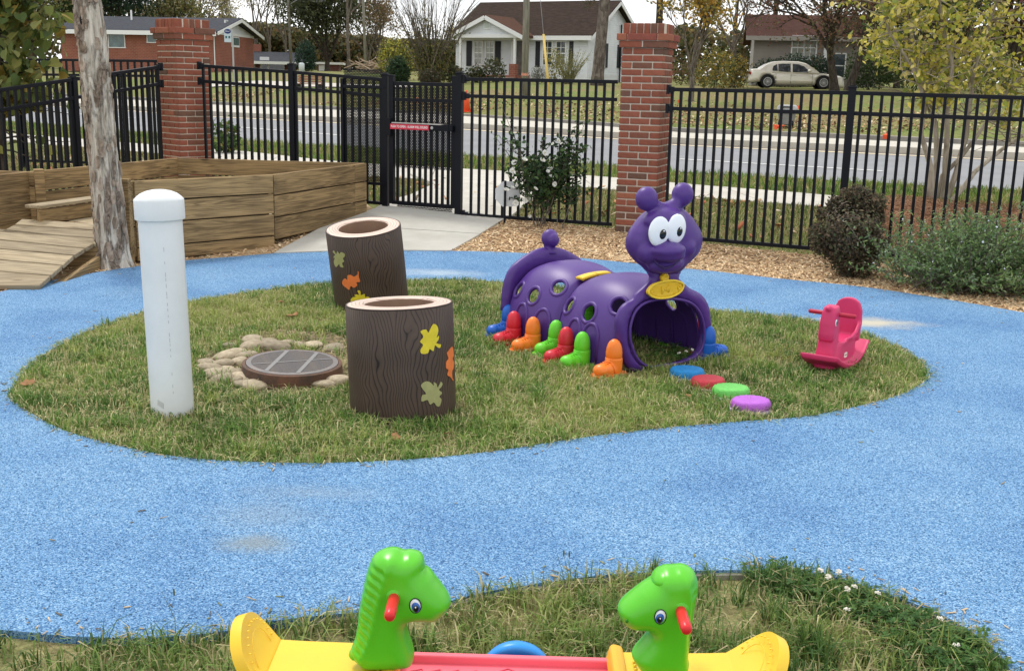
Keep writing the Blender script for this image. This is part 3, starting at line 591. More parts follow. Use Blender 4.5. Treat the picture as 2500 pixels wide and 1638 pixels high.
aL = R(-44); PLC = AT(441, 380, 13.4)[:2] + np.array([0.0, .29])
pillar('brick pillar with black rails meeting at its corner, behind the wooden sandbox', PLC, aL, .10, 28, .45)

# ------------------------------------------------------------------ black metal fences
pick_me = {}
def picket(h):
    k = round(h, 2)
    if k not in pick_me:
        me = MB().box((0, 0, h / 2), (.026, .026, h)).mesh('picket'); fix(me); me.materials.append(M_BLACK); pick_me[k] = me
    return pick_me[k]
def bar(mb, a, b, wd, ht):
    a = Vector(a); b = Vector(b); d = (b - a); L_ = d.length; q = d.to_track_quat('X', 'Z').to_matrix()
    mb.box((a + b) / 2, (L_, wd, ht), q)
def panel(t, a, b, za, zb, ta, tb, sp=.089, gap=.175, skip=None, start=.05):
    """rails and pickets between two ground points; za/zb lower rail, ta/tb top rail heights"""
    a = np.array(a[:2]); b = np.array(b[:2]); L_ = np.linalg.norm(b - a); o = np.array(t.location)
    P = lambda s, z: (a[0] + (b[0] - a[0]) * s - o[0], a[1] + (b[1] - a[1]) * s - o[1], z - o[2])
    for (z0, z1) in ((ta - .018, tb - .018), (ta - gap - .018, tb - gap - .018), (za, zb)):
        mb = MB(); bar(mb, P(0, z0), P(1, z1), .034, .036); obj('rail', mb, M_BLACK, t, bevel=.003)
    n = int((L_ - start) / sp); rz = math.atan2(b[1] - a[1], b[0] - a[0])
    for i in range(n + 1):
        s = (start + i * sp) / L_
        if s > .995: continue
        z0 = za + (zb - za) * s; z1 = ta + (tb - ta) * s
        inst('picket', picket(z1 - z0 - .03), t, P(s, z0), (0, 0, rz))
def post(t, p, z0, z1, wd=.065, cap=True, flange=False):
    o = np.array(t.location); mb = MB().box((0, 0, (z1 - z0) / 2), (wd, wd, z1 - z0))
    if cap: mb.box((0, 0, z1 - z0 + .008), (wd + .012, wd + .012, .016)).box((0, 0, z1 - z0 + .021), (wd * .8, wd * .8, .01))
    if flange: mb.lathe([(.085, 0), (.085, .012), (.0, .014)], 20, (0, 0, -.002))
    return obj('post', mb, M_BLACK, t, bevel=.003, loc=(p[0] - o[0], p[1] - o[1], z0 - o[2]), rot=(0, 0, FA))
FA = R(-20)
def bracket(t, p, z, rz):
    o = np.array(t.location); obj('bracket', MB().box((0, 0, 0), (.03, .06, .09)).box((.03, 0, 0), (.05, .045, .055)), M_BLACK, t, loc=(p[0] - o[0], p[1] - o[1], z - o[2]), rot=(0, 0, rz), bevel=.004)
GLp, GRp = AT(942, 515, 12.55), AT(1119, 545, 12.15)
# run from the left pillar down to the gate
f1 = thing('fence', 'sloping black fence run between the left brick pillar and the gate', 'fence', (GLp[0], GLp[1], T(*GLp[:2])), 0, 'black metal fence runs')
s0 = AT(492, 300, 13.35); MP = AT(715, 300, 12.95)
zt0, zt1, ztm = AT(492, 157, 13.35)[2], AT(925, 191, 12.57)[2], AT(715, 173, 12.95)[2]
panel(f1, s0, MP, .26, .25, zt0, ztm); panel(f1, MP, GLp, .25, .24, ztm, zt1)
post(f1, MP, .16, ztm + .06); post(f1, GLp, T(*GLp[:2]) - .03, AT(930, 184, 12.55)[2])
for dz in (0, -.175): bracket(f1, s0, zt0 - .018 + dz, math.atan2(MP[1] - s0[1], MP[0] - s0[0]))
# gate
gd = (GRp - GLp)[:2]; gl = np.linalg.norm(gd); ga = math.atan2(gd[1], gd[0]); ux = gd / gl
gt = thing('gate', 'black picket gate with a perforated screen and a red alarm push bar', 'gate', (GLp[0], GLp[1], T(*GLp[:2])), ga)
gz0 = .06; x0, x1 = .085, gl - .06
tilt = (GRp[2] - GLp[2]) * 0
gtop = AT(1020, 206, 12.35)[2] - T(*GLp[:2])
for z_ in (gtop, gtop - .17, .075): obj('rail', MB().box(((x0 + x1) / 2, 0, z_), (x1 - x0, .034, .04)), M_BLACK, gt, bevel=.003)
for x_ in (x0, x1): obj('stile', MB().box((x_, 0, (gtop + .1) / 2 + .02), (.055, .05, gtop + .02)).box((x_, 0, gtop + .085), (.06, .055, .016)), M_BLACK, gt, bevel=.003)
n = 10
for i in range(n): inst('picket', picket(gtop - .09), gt, (x0 + .035 + (i + .5) * (x1 - x0 - .07) / n, 0, .085))
def perforated(W_, H_, a=.0185, open_=.47):
    """honeycomb sheet of real holes"""
    hx = a; hy = a * .866; vs = []; fs = []
    ri = a / math.sqrt(3); r1 = ri * open_
    nx_, ny_ = int(W_ / hx), int(H_ / hy)
    for j in range(ny_):
        for i in range(nx_):
            cx, cy = (i + .5 + (j % 2) * .5) * hx, (j + .5) * hy
            o = len(vs)
            for k in range(6):
                t_ = math.pi / 6 + k * math.pi / 3; vs.append((cx + ri * math.cos(t_), 0, cy + ri * math.sin(t_)))
            for k in range(6):
                t_ = math.pi / 6 + k * math.pi / 3; vs.append((cx + r1 * math.cos(t_), 0, cy + r1 * math.sin(t_)))
            fs += [(o + k, o + (k + 1) % 6, o + 6 + (k + 1) % 6, o + 6 + k) for k in range(6)]
    return fast_mesh('perforated_panel', vs, [q for f in fs for q in f], [4] * len(fs))
pm = perforated(x1 - x0 - .03, gtop - .48)
obj('perforated_panel', pm, M_BLACK, gt, loc=(x0 + .02, .026, .46))
pm2 = perforated(x1 - x0 - .06, .09); obj('perforated_panel', pm2, M_BLACK, gt, loc=(x0 + .04, .026, -.015))
# alarm push bar
pbz = AT(1010, 310, 12.35)[2] - T(*GLp[:2])
pb = obj('push_bar', MB().box(((x0 + x1) / 2 + .03, -.06, pbz), (x1 - x0 - .02, .05, .062)).box((x0 - .005, -.045, pbz - .01), (.06, .07, .19)).box((x1 - .07, -.058, pbz), (.09, .065, .075)).box((x0 + .1, -.03, pbz), (.05, .05, .05)), M_BLACK, gt, bevel=.006)
obj('trim_strip', MB().box(((x0 + x1) / 2 - .02, -.0605, pbz + .036), (x1 - x0 - .13, .05, .010)), M('brushed_metal', (.62, .60, .58), .35, metal=.8), pb)
ww = (x1 - x0) * .62
obj('warning_plate', MB().box((x0 + .03 + ww / 2, -.0875, pbz - .003), (ww, .004, .056)), M('warning_red', (.58, .035, .07), .5), pb)
obj('lock_cylinder', MB().lathe([(.016, 0), (.016, .012), (.010, .015), (0, .015)], 16), M('steel', (.5, .5, .5), .35, metal=.7), pb, loc=(x0 + .03 + ww + .04, -.083, pbz - .003), rot=(R(90), 0, 0))
def text(s, size, mat, parent, loc, rot, depth=.0008, name='lettering', fit=None):
    fc = bpy.data.curves.new('txt', 'FONT'); fc.body = s; fc.size = size; fc.align_x = 'CENTER'; fc.align_y = 'CENTER'; fc.extrude = depth; fc.offset = .0006
    o = bpy.data.objects.new('txt', fc); COL.objects.link(o); dg = bpy.context.evaluated_depsgraph_get(); me = bpy.data.meshes.new_from_object(o.evaluated_get(dg)); bpy.data.objects.remove(o); bpy.data.curves.remove(fc)
    me.name = name; me.materials.clear()
    r_ = obj(name, me, mat, parent, loc=loc, rot=rot)
    if fit:
        wd = max(v.co.x for v in me.vertices) - min(v.co.x for v in me.vertices); r_.scale = (fit / wd, 1, 1)
    return r_
text('PUSH TO OPEN - ALARM WILL SOUND', .036, M('lettering_white', (.8, .76, .76), .5), pb, (x0 + .03 + ww / 2, -.0905, pbz - .003), (R(90), 0, 0), fit=ww * .95)
# run between the gate and the right pillar
f2 = thing('fence', 'black fence run behind the white flowering shrub, from gate to brick pillar', 'fence', (GRp[0], GRp[1], T(*GRp[:2])), 0, 'black metal fence runs')
e2 = AT(1500, 400, 11.62); za = AT(1130, 524, 12.1)[2]; zb = AT(1497, 548, 11.62)[2]
a2 = AT(1136, 400, 12.1)
panel(f2, a2, e2, za, zb, AT(1130, 189, 12.1)[2], AT(1500, 196, 11.62)[2], start=.07)
post(f2, GRp, T(*GRp[:2]) - .01, AT(1112, 181, 12.15)[2], .07, True, True)
for z_ in (AT(1130, 189, 12.1)[2] - .018, AT(1130, 189, 12.1)[2] - .193, za): bracket(f2, AT(1132, 400, 12.12), z_, math.atan2(e2[1] - a2[1], e2[0] - a2[0]))
# screen fixed on run f1 beside the gate
sa = AT(838, 400, 12.73)[:2]; sL = np.linalg.norm(GLp[:2] - sa); sang = math.atan2(GLp[1] - sa[1], GLp[0] - sa[0])
fr1 = obj('perforated_panel', perforated(sL - .04, 1.24), M_BLACK, f1, loc=(sa[0] - GLp[0] + .03 * math.sin(-sang), sa[1] - GLp[1] + .03, .28), rot=(0, 0, sang))
obj('screen_frame', MB().box((0, 0, .57), (.032, .02, 1.14)).box((sL / 2, 0, 0), (sL, .02, .03)).box((sL / 2, 0, 1.055), (sL, .02, .03)), M_BLACK, f1, loc=(sa[0] - GLp[0], sa[1] - GLp[1] - .03, .27), rot=(0, 0, sang))
# long right run
f3 = thing('fence', 'long black fence run right of the brick pillar, behind the two shrubs', 'fence', tuple(FENCE_R[1]), 0, 'black metal fence runs'); f3.location.z = T(*FENCE_R[1][:2])
zc = [AT(1625, 577, 11.13)[2], AT(2050, 612, 10.45)[2] , AT(2500, 645, 9.8)[2]]; zq = [AT(1620, 214, 11.15)[2], AT(2052, 222, 10.45)[2], AT(2500, 233, 9.8)[2]]
FE = FENCE_R[2] + (FENCE_R[2] - FENCE_R[1]) * .55
panel(f3, FENCE_R[0], FENCE_R[1], .13, .12, zq[0], zq[1], .0885, .182, start=.04); panel(f3, FENCE_R[1], FE, .12, .10, zq[1], zq[2] - .01, .0895, .182, start=.085)
post(f3, FENCE_R[1], .02, AT(2056, 215, 10.45)[2], .068); post(f3, FE, -.05, zq[2] + .05, .068)
for dz in (-.018, -.2): bracket(f3, FENCE_R[0] + np.array([-.0, 0, 0]), zq[0] + dz, math.atan2(*(FENCE_R[1] - FENCE_R[0])[[1, 0]]))
# left run, coming towards the camera
La = AT(398, 300, 13.3); Lb = AT(0, 300, 11.2); Lc = Lb + (Lb - La) * .55
f4 = thing('fence', 'black fence run at the far left beneath the leafy tree, behind the bare trunk', 'fence', (Lb[0], Lb[1], 0), 0, 'black metal fence runs')
zA, zB = AT(398, 160, 13.3)[2], AT(0, 217, 11.2)[2]
panel(f4, La, Lb, .14, -.05, zA, zB, .089, .19); panel(f4, Lb, Lc, -.05, -.12, zB, zB - .12, .089, .19)
Lm = AT(185, 300, 12.1); post(f4, Lm, -.05, AT(185, 192, 12.1)[2], .065); post(f4, Lc, -.2, zB - .05, .065)
for dz in (-.018, -.208): bracket(f4, La, zA + dz, math.atan2(Lb[1] - La[1], Lb[0] - La[0]))
# farther fence behind the leafy tree
Fa, Fb = AT(50, 300, 16.8), AT(397, 300, 16.5)
f5 = thing('fence', 'farther level black fence seen between the bare trunk and the left brick pillar', 'fence', (Fb[0], Fb[1], .2), 0, 'black metal fence runs')
panel(f5, Fa, Fb, .3, .3, AT(50, 143, 16.8)[2], AT(397, 147, 16.5)[2], .105, .21); post(f5, Fa, .15, AT(50, 140, 16.8)[2]); 

# ------------------------------------------------------------------ wooden sandbox with ramp
BX = thing('sandbox', 'many-sided raised sandbox of weathered pine planks with an entry seat', 'sandbox', (*AT(400, 500, 11)[:2], 0))
bo = np.array(BX.location); ZT = .715
def top(px, py): return G(px, py, 0)[:2] if False else plane_hit(px, py, np.array([0, 0, ZT]), np.array([0, 0, 1.0]))[:2]
c1 = lambda x, y: top(x / 2.227, y / 2.227)
vA, vB, vC, vD, vE, vF, vG = c1(640, 972), c1(722, 982), c1(1480, 947), c1(1922, 893), c1(1985, 885), c1(960, 857), c1(190, 927)
vH = c1(192, 932); vI = top(-110, 412); vJ = np.array(vF) + (np.array(vG) - np.array(vF)) * 1.9
def plank_obj(parent, a, b, z0, z1, th=.04, mat=M_WOOD, name='plank', org=None):
    a = np.array(a[:2]); b = np.array(b[:2]); L_ = np.linalg.norm(b - a); c = (a + b) / 2; g_ = .011
    o = obj(name, MB().box((0, 0, 0), (L_ - .006, th, z1 - z0 - g_)), mat, parent, bevel=.005, seg=1)
    o.location = (c[0] - org[0], c[1] - org[1], (z0 + z1) / 2 - org[2]); o.rotation_euler = (random.uniform(-.004, .004), 0, math.atan2(b[1] - a[1], b[0] - a[0])); return o
def wall(a, b, zs, split=None):
    for i in range(len(zs) - 1):
        if split:
            m_ = np.array(a) + (np.array(b) - np.array(a)) * split; plank_obj(BX, a, m_, zs[i], zs[i + 1], org=bo); plank_obj(BX, m_, b, zs[i], zs[i + 1], org=bo)
        else: plank_obj(BX, a, b, zs[i], zs[i + 1], org=bo)
wall(vB, vC, [ZT, .535, .345, .14, .02][::-1]); wall(vC, vD, [ZT, .515, .31, .10][::-1]); wall(vD, vE, [ZT, .515, .31, .13][::-1]); wall(vE, vF, [ZT, .53, .32, .12][::-1])
wall(vF, vJ, [ZT, .52, .36, .2][::-1]); wall(vA, vB, [ZT, .53, .32, .06][::-1])
wall(vI, vH, [ZT, .58, .42, .26, .12, 0][::-1])
obj('post', MB().box((0, 0, .37), (.085, .09, .73)), M_WOOD, BX, bevel=.005, loc=(vH[0] - bo[0] + .03, vH[1] - bo[1] - .0, 0), rot=(0, 0, .5))
obj('post', MB().box((0, 0, .37), (.085, .05, .72)), M_WOOD, BX, bevel=.005, loc=(vB[0] - bo[0] - .055, vB[1] - bo[1] - .028, 0), rot=(0, 0, -.3))
inner = [np.array(v) for v in (vB, vC, vD, vE, vF, vG, vH)]
obj('sand', MB().add([(p[0] - bo[0], p[1] - bo[1], .30) for p in inner], [tuple(range(len(inner)))]), M('sand', (.42, .34, .22), .95, vcol=(.34, .27, .17), vscale=8, bump=.4, bscale=40), BX)
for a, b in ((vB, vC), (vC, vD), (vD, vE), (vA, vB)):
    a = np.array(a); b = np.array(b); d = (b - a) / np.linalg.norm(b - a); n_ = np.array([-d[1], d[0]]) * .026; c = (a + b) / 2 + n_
    o = obj('liner_or_shade_sheet', MB().box((0, 0, 0), (np.linalg.norm(b - a) - .06, .004, ZT - .17)), M_DARK, BX); o.location = (c[0] - bo[0], c[1] - bo[1], .115 + (ZT - .17) / 2 - .0); o.rotation_euler = (0, 0, math.atan2(d[1], d[0]))  # thin black sheet added behind the planks, standing in for shade in the seams
# seat and riser in the entry
zs_t = .475; hz_ = lambda x, y: plane_hit(x, y, np.array([0, 0, zs_t]), np.array([0, 0, 1.]))[:2]
sA_, sB_ = hz_(98, 501), hz_(262, 479)
dv = (sB_ - sA_) / np.linalg.norm(sB_ - sA_); nv = np.array([-dv[1], dv[0]]); sB_ = sB_ + dv * .35
plank_obj(BX, sA_ + nv * .085, sB_ + nv * .085, zs_t - .04, zs_t, .17, M_DECK, 'seat', bo)
plank_obj(BX, sA_ + nv * .03, sB_ + nv * .03, .30, zs_t - .042, .035, M_WOOD, 'plank', bo)
# ramp of deck boards
pr = lambda x, y, z: plane_hit(x / 2.227, y / 2.227, np.array([0, 0, z]), np.array([0, 0, 1.0]))
RB0, RB1 = pr(212, 1556, .05), pr(-330, 1556, .05)          # low end
RT0, RT1 = pr(560, 1290, .255), pr(500, 1148, .30)          # high right side
RM = thing('ramp', 'low wooden ramp of wide deck boards leading up into the sandbox', 'ramp', (RB0[0], RB0[1], 0)); ro = np.array(RM.location)
# boards run parallel to the low edge; each is a trapezoid with its own ends, traced on the sloping deck
P0 = RB0; e1 = (RT0 - RB0); bd = (RB1 - RB0) / np.linalg.norm(RB1 - RB0)
nrm = np.cross(e1 / np.linalg.norm(e1), bd); nrm = nrm / np.linalg.norm(nrm)
dk = lambda x, y: plane_hit(x / 2.227, y / 2.227, P0, nrm)
rows = [((212, 1556), (-150, 1556)), ((278, 1497), (-150, 1462)), ((342, 1442), (-150, 1397)), ((405, 1388), (-150, 1338)), ((465, 1350), (-150, 1288)), ((507, 1328), (-150, 1232)), ((520, 1296), (0, 1262)), ((520, 1252), (74, 1222)), ((520, 1215), (120, 1188))]
for i in range(len(rows) - 1):
    (a, b), (c, d) = rows[i], rows[i + 1]
    if i >= 5: a = (max(a[0], 520), a[1])
    if i == 4: c = (520, 1318)
    q = [dk(*a), dk(*b), dk(*d), dk(*c)]; mid = sum(q) / 4; g_ = .004
    ax = (q[1] - q[0]); ax = ax / np.linalg.norm(ax); ay = np.cross(nrm, ax)
    l2 = [((p - mid) @ ax, (p - mid) @ ay) for p in q]
    if sum(l2[k][0] * l2[(k + 1) % 4][1] - l2[(k + 1) % 4][0] * l2[k][1] for k in range(4)) < 0: l2 = l2[::-1]
    cen = np.mean(l2, 0); l2 = [(p[0] - np.sign(p[0] - cen[0]) * g_, p[1] - np.sign(p[1] - cen[1]) * .011) for p in l2]
    o = obj('deck_board', MB().prism(l2, -.036, 0, 'z'), M_DECK, RM, bevel=.004, seg=1)
    zz = nrm if nrm[2] > 0 else -nrm; ay2 = np.cross(zz, ax)
    if nrm[2] < 0:
        o.data.transform(Matrix.Scale(-1, 4, (0, 1, 0)) ); fix(o.data)
    mw = Matrix(((ax[0], ay2[0], zz[0], mid[0] - ro[0]), (ax[1], ay2[1], zz[1], mid[1] - ro[1]), (ax[2], ay2[2], zz[2], mid[2] - ro[2]), (0, 0, 0, 1))); o.matrix_local = mw
# top landing board and stringers
s_a = dk(278, 1515); s_b = dk(520, 1338)
obj('stringer', MB().prism([(0, 0), (np.linalg.norm((s_b - P0)[:2]), -.0), (np.linalg.norm((s_b - P0)[:2]), (s_b - P0)[2] - .04), (.02, -.03)], -.02, .02, 'y'), M_WOOD, RM, loc=(0.0, .03, -.0), rot=(0, 0, math.atan2((s_b - P0)[1], (s_b - P0)[0])))
obj('joist', MB().box((0, 0, .1), (.9, .04, .2)), M_WOOD, RM, loc=(dk(470, 1340)[0] - ro[0] - .25, dk(470, 1340)[1] - ro[1] + .1, 0), rot=(0, 0, .1))

# ------------------------------------------------------------------ bare dead trunk standing by the ramp
tb = G(278, 655); tt = AT(212, 0, tb[1] + .02)
TK = thing('tree', 'bare standing dead trunk with peeling pale bark beside the ramp', 'dead tree', tuple(tb))
m = MB(); nU, nV = 90, 120; ax_ = (tt - tb); Hh = 2.75
def trunk_pt(u, v):
    z = -.05 + u * Hh; a = 2 * math.pi * v
    k = z / (ax_[2]); cx = ax_[0] * k * (1 - .12 * math.sin(min(max(k, 0), 1) * math.pi)) ; cy = ax_[1] * k
    r_ = .125 - .018 * k + .05 * math.exp(-max(z, 0) / .10) + .012 * math.sin(z * 4.1) * math.cos(a + 1)
    r_ += .010 * math.sin(a * 5 + z * 3) * math.sin(z * 2.3 + a) + .006 * math.sin(a * 11 + 6 * math.sin(z * 2.2)) + .004 * math.sin(a * 23 + z * 13) * math.sin(z * 17 + a * 3)
    return (cx + r_ * math.cos(a), cy + r_ * math.sin(a), z)
m.grid(trunk_pt, 160, 130)
m.add([trunk_pt(1, k / 129) for k in range(129)], [tuple(range(129))])
tr = obj('trunk', m, M_DEADBARK, TK, True)
def deadwood():
    m = bpy.data.materials.new('dead_trunk_wood'); m.use_nodes = True; t = m.node_tree; b = t.nodes['Principled BSDF']; n_ = t.nodes.new; l = t.links.new
    co = n_('ShaderNodeTexCoord').outputs['Object']
    def nse(sc, st, det=6, dist=0.0):
        q = n_('ShaderNodeMapping'); q.inputs['Scale'].default_value = st; l(co, q.inputs[0]); a = n_('ShaderNodeTexNoise'); a.inputs['Scale'].default_value = sc; a.inputs['Detail'].default_value = det; a.inputs['Roughness'].default_value = .65; a.inputs['Distortion'].default_value = dist; l(q.outputs[0], a.inputs['Vector']); return a.outputs['Fac']
    f1, f2, f3 = nse(2.6, (3, 3, .55), 7, .8), nse(9, (2.6, 2.6, .22), 6, .5), nse(26, (1, 1, .7), 7, 1.2)
    wd_ = ramp(t, [(.28, (.16, .125, .095)), (.45, (.42, .37, .30)), (.6, (.62, .57, .49)), (.75, (.70, .66, .58))]); l(f2, wd_.inputs[0]); bk_ = ramp(t, [(.3, (.030, .022, .018)), (.46, (.17, .13, .10)), (.6, (.30, .24, .19)), (.75, (.42, .36, .30))]); l(f3, bk_.inputs[0])
    mk = ramp(t, [(.50, (0, 0, 0)), (.57, (1, 1, 1))]); l(f1, mk.inputs[0]); mx_ = n_('ShaderNodeMix'); mx_.data_type = 'RGBA'; l(mk.outputs[0], mx_.inputs[0]); l(wd_.outputs[0], mx_.inputs[6]); l(bk_.outputs[0], mx_.inputs[7]); l(mx_.outputs[2], b.inputs['Base Color']); b.inputs['Roughness'].default_value = .9; b.inputs['Specular IOR Level'].default_value = .15
    a1 = n_('ShaderNodeMath'); a1.operation = 'MULTIPLY_ADD'; a1.inputs[1].default_value = 1.3; l(mk.outputs[0], a1.inputs[0]); l(f3, a1.inputs[2]); bp = n_('ShaderNodeBump'); bp.inputs['Strength'].default_value = .9; bp.inputs['Distance'].default_value = .012; l(a1.outputs[0], bp.inputs['Height']); l(bp.outputs[0], b.inputs['Normal']); return m
tr.data.materials.clear(); tr.data.materials.append(deadwood())
fl = MB()
for i in range(110):       # loose bark plates
    z = random.uniform(.05, 2.6); v = random.uniform(.45, 1.05); p = trunk_pt((z + .05) / Hh, v); q = trunk_pt((z + .10) / Hh, v); a = 2 * math.pi * v
    nn = Vector((math.cos(a), math.sin(a), 0)); uu = Vector((-math.sin(a), math.cos(a), 0)); up = Vector((q[0] - p[0], q[1] - p[1], q[2] - p[2])).normalized(); c = Vector(p) + nn * .004
    w_, h_ = random.uniform(.008, .028), random.uniform(.015, .06); pts = [c + uu * x * w_ + up * y * h_ + nn * random.uniform(0, .010) for x, y in [(-.7, -1), (.5, -.9), (1, -.1), (.6, .9), (-.4, 1), (-1, .2)]]
    fl.add(pts + [p_ - nn * .012 for p_ in pts], [tuple(range(6))] + [(k, (k + 1) % 6, (k + 1) % 6 + 6, k + 6) for k in range(6)])
bo_ = obj('loose_bark', fl, barkmat('bark_plates', (.10, .075, .055), (.26, .20, .15), (.42, .34, .27), 14, (1, 1, .6), .6), TK, recalc=False); bo_['kind'] = 'stuff'
hole_p = trunk_pt((2.0 + .05) / Hh, .72); obj('knot_hole', MB().ball((0, 0, 0), (.011, .012, .034), 12, 8), M_DARK, TK, True, loc=hole_p)

# ------------------------------------------------------------------ white capped pipe
bp_ = G(422, 1006); tx = AT(391, 500, bp_[1] + .02)
BL = thing('pipe_post', 'tall white plastic pipe with domed cap standing in the grass island', 'pipe', tuple(bp_))
BL.rotation_euler = (R(-.3), math.atan2(tx[0] - bp_[0], tx[2]), 0)
zc_ = 1.018; rp = .1005
obj('pipe', MB().lathe([(rp, -.05), (rp, .3), (rp, .7), (rp, zc_)], 64, cap=False), M_WHITE, BL, True)
cp = MB().lathe([(rp + .001, zc_ - .078), (rp + .0125, zc_ - .078), (rp + .0135, zc_ - .073), (rp + .0135, zc_ + .010), (rp + .012, zc_ + .015), (rp * 1.0, zc_ + .027), (rp * .84, zc_ + .040), (rp * .58, zc_ + .051), (rp * .30, zc_ + .057), (0, zc_ + .059)], 64)
o = obj('cap', cp, M_WHITE, BL, True); o.modifiers.new('e', 'EDGE_SPLIT').split_angle = R(50)
st = MB()
for k in range(26):
    z = .13 + k * .028 + random.uniform(-.006, .006); a = R(-68); h_ = random.uniform(.004, .011)
    if random.random() < .75: st.add([((rp + .0006) * math.cos(a + s * .012), (rp + .0006) * math.sin(a + s * .012), z + t_ * h_) for s, t_ in [(-1, -1), (1, -1), (1, 1), (-1, 1)]], [(0, 1, 2, 3)])
obj('print_line', st, M('faded_print', (.42, .44, .45), .6), BL)
sc_ = MB()
for k in range(6):
    a = R(-112 + k * 3.2); sc_.add([((rp + .0006) * math.cos(a + s * .008 + t_ * .012), (rp + .0006) * math.sin(a + s * .008 + t_ * .012), .075 - k * .003 + t_ * .014) for s, t_ in [(-1, -1), (1, -1), (1, 1), (-1, 1)]], [(0, 1, 2, 3)])
obj('scuff_mark', sc_, M('scuff', (.22, .22, .22), .7), BL)

# ------------------------------------------------------------------ soft tree-stump play tubes with leaves
def stumpmat():
    m = bpy.data.materials.new('printed_bark_vinyl'); m.use_nodes = True; t = m.node_tree; b = t.nodes['Principled BSDF']; n_ = t.nodes.new; l = t.links.new
    co = n_('ShaderNodeTexCoord').outputs['Object']; sx = n_('ShaderNodeSeparateXYZ'); l(co, sx.inputs[0]); at = n_('ShaderNodeMath'); at.operation = 'ARCTAN2'; l(sx.outputs[1], at.inputs[0]); l(sx.outputs[0], at.inputs[1])
    mpn = n_('ShaderNodeMapping'); mpn.inputs['Scale'].default_value = (4, 4, 2.6); l(co, mpn.inputs[0]); nn = n_('ShaderNodeTexNoise'); nn.inputs['Scale'].default_value = 1.4; nn.inputs['Detail'].default_value = 2; l(mpn.outputs[0], nn.inputs['Vector'])
    s1 = n_('ShaderNodeMath'); s1.operation = 'MULTIPLY_ADD'; s1.inputs[1].default_value = .75; l(nn.outputs['Fac'], s1.inputs[0]); l(at.outputs[0], s1.inputs[2]); s2 = n_('ShaderNodeMath'); s2.operation = 'MULTIPLY'; s2.inputs[1].default_value = 14.5; l(s1.outputs[0], s2.inputs[0]); fr = n_('ShaderNodeMath'); fr.operation = 'FRACT'; l(s2.outputs[0], fr.inputs[0])
    r_ = ramp(t, [(0, (.008, .005, .004)), (.07, (.010, .006, .005)), (.13, (.062, .040, .029)), (.55, (.074, .049, .036)), (.93, (.054, .035, .026)), (1, (.010, .006, .005))]); l(fr.outputs[0], r_.inputs[0])
    n2 = n_('ShaderNodeTexNoise'); n2.inputs['Scale'].default_value = 7; n2.inputs['Detail'].default_value = 6; l(co, n2.inputs['Vector']); h = n_('ShaderNodeHueSaturation'); mr = n_('ShaderNodeMapRange'); mr.inputs['To Min'].default_value = .7; mr.inputs['To Max'].default_value = 1.4; l(n2.outputs['Fac'], mr.inputs[0]); l(mr.outputs[0], h.inputs['Value']); l(r_.outputs[0], h.inputs['Color'])
    l(h.outputs[0], b.inputs['Base Color']); b.inputs['Roughness'].default_value = .5; b.inputs['Specular IOR Level'].default_value = .35; return m
def ringmat():
    m = bpy.data.materials.new('printed_growth_rings'); m.use_nodes = True; t = m.node_tree; b = t.nodes['Principled BSDF']; n_ = t.nodes.new; l = t.links.new
    co = n_('ShaderNodeTexCoord').outputs['Object']; sx = n_('ShaderNodeSeparateXYZ'); l(co, sx.inputs[0]); cb = n_('ShaderNodeCombineXYZ'); l(sx.outputs[0], cb.inputs[0]); l(sx.outputs[1], cb.inputs[1]); ln = n_('ShaderNodeVectorMath'); ln.operation = 'LENGTH'; l(cb.outputs[0], ln.inputs[0])
    nn = n_('ShaderNodeTexNoise'); nn.inputs['Scale'].default_value = 9; nn.inputs['Detail'].default_value = 3; l(co, nn.inputs['Vector']); s1 = n_('ShaderNodeMath'); s1.operation = 'MULTIPLY_ADD'; s1.inputs[1].default_value = .035; l(nn.outputs['Fac'], s1.inputs[0]); l(ln.outputs['Value'], s1.inputs[2]); s2 = n_('ShaderNodeMath'); s2.operation = 'MULTIPLY'; s2.inputs[1].default_value = 52; l(s1.outputs[0], s2.inputs[0]); fr = n_('ShaderNodeMath'); fr.operation = 'FRACT'; l(s2.outputs[0], fr.inputs[0])
    r_ = ramp(t, [(0, (.22, .12, .085)), (.18, (.48, .35, .275)), (.34, (.60, .465, .38)), (1, (.62, .48, .40))]); l(fr.outputs[0], r_.inputs[0]); l(r_.outputs[0], b.inputs['Base Color']); b.inputs['Roughness'].default_value = .5; return m
M_STUMP, M_RINGS = stumpmat(), ringmat(); M_LINER = M('tan_vinyl_liner', (.30, .19, .13), .5, vcol=(.24, .15, .10), vscale=6)
def leaf_outline(kind, s):
    if kind == 'maple': q = [((x - 1950) / 70, (840 - y) / 78) for x, y in [(1893, 787), (1925, 779), (1938, 800), (1957, 770), (1975, 752), (1998, 770), (2003, 800), (1990, 836), (2007, 828), (2003, 850), (1986, 866), (2004, 876), (2020, 882), (2012, 900), (1994, 894), (1976, 880), (1965, 913), (1942, 896), (1930, 920), (1895, 918), (1890, 895), (1905, 868), (1889, 846), (1909, 820)]]
    else: q = [((x - 1440) / 62, (490 - y) / 58) for x, y in [(1375, 495), (1400, 470), (1420, 478), (1425, 450), (1450, 445), (1470, 455), (1496, 440), (1499, 424), (1505, 424), (1503, 458), (1507, 487), (1482, 490), (1485, 510), (1460, 525), (1440, 515), (1425, 540), (1405, 530), (1380, 515)]]
    return smooth_poly([(a * s, b * s) for a, b in q], 3)
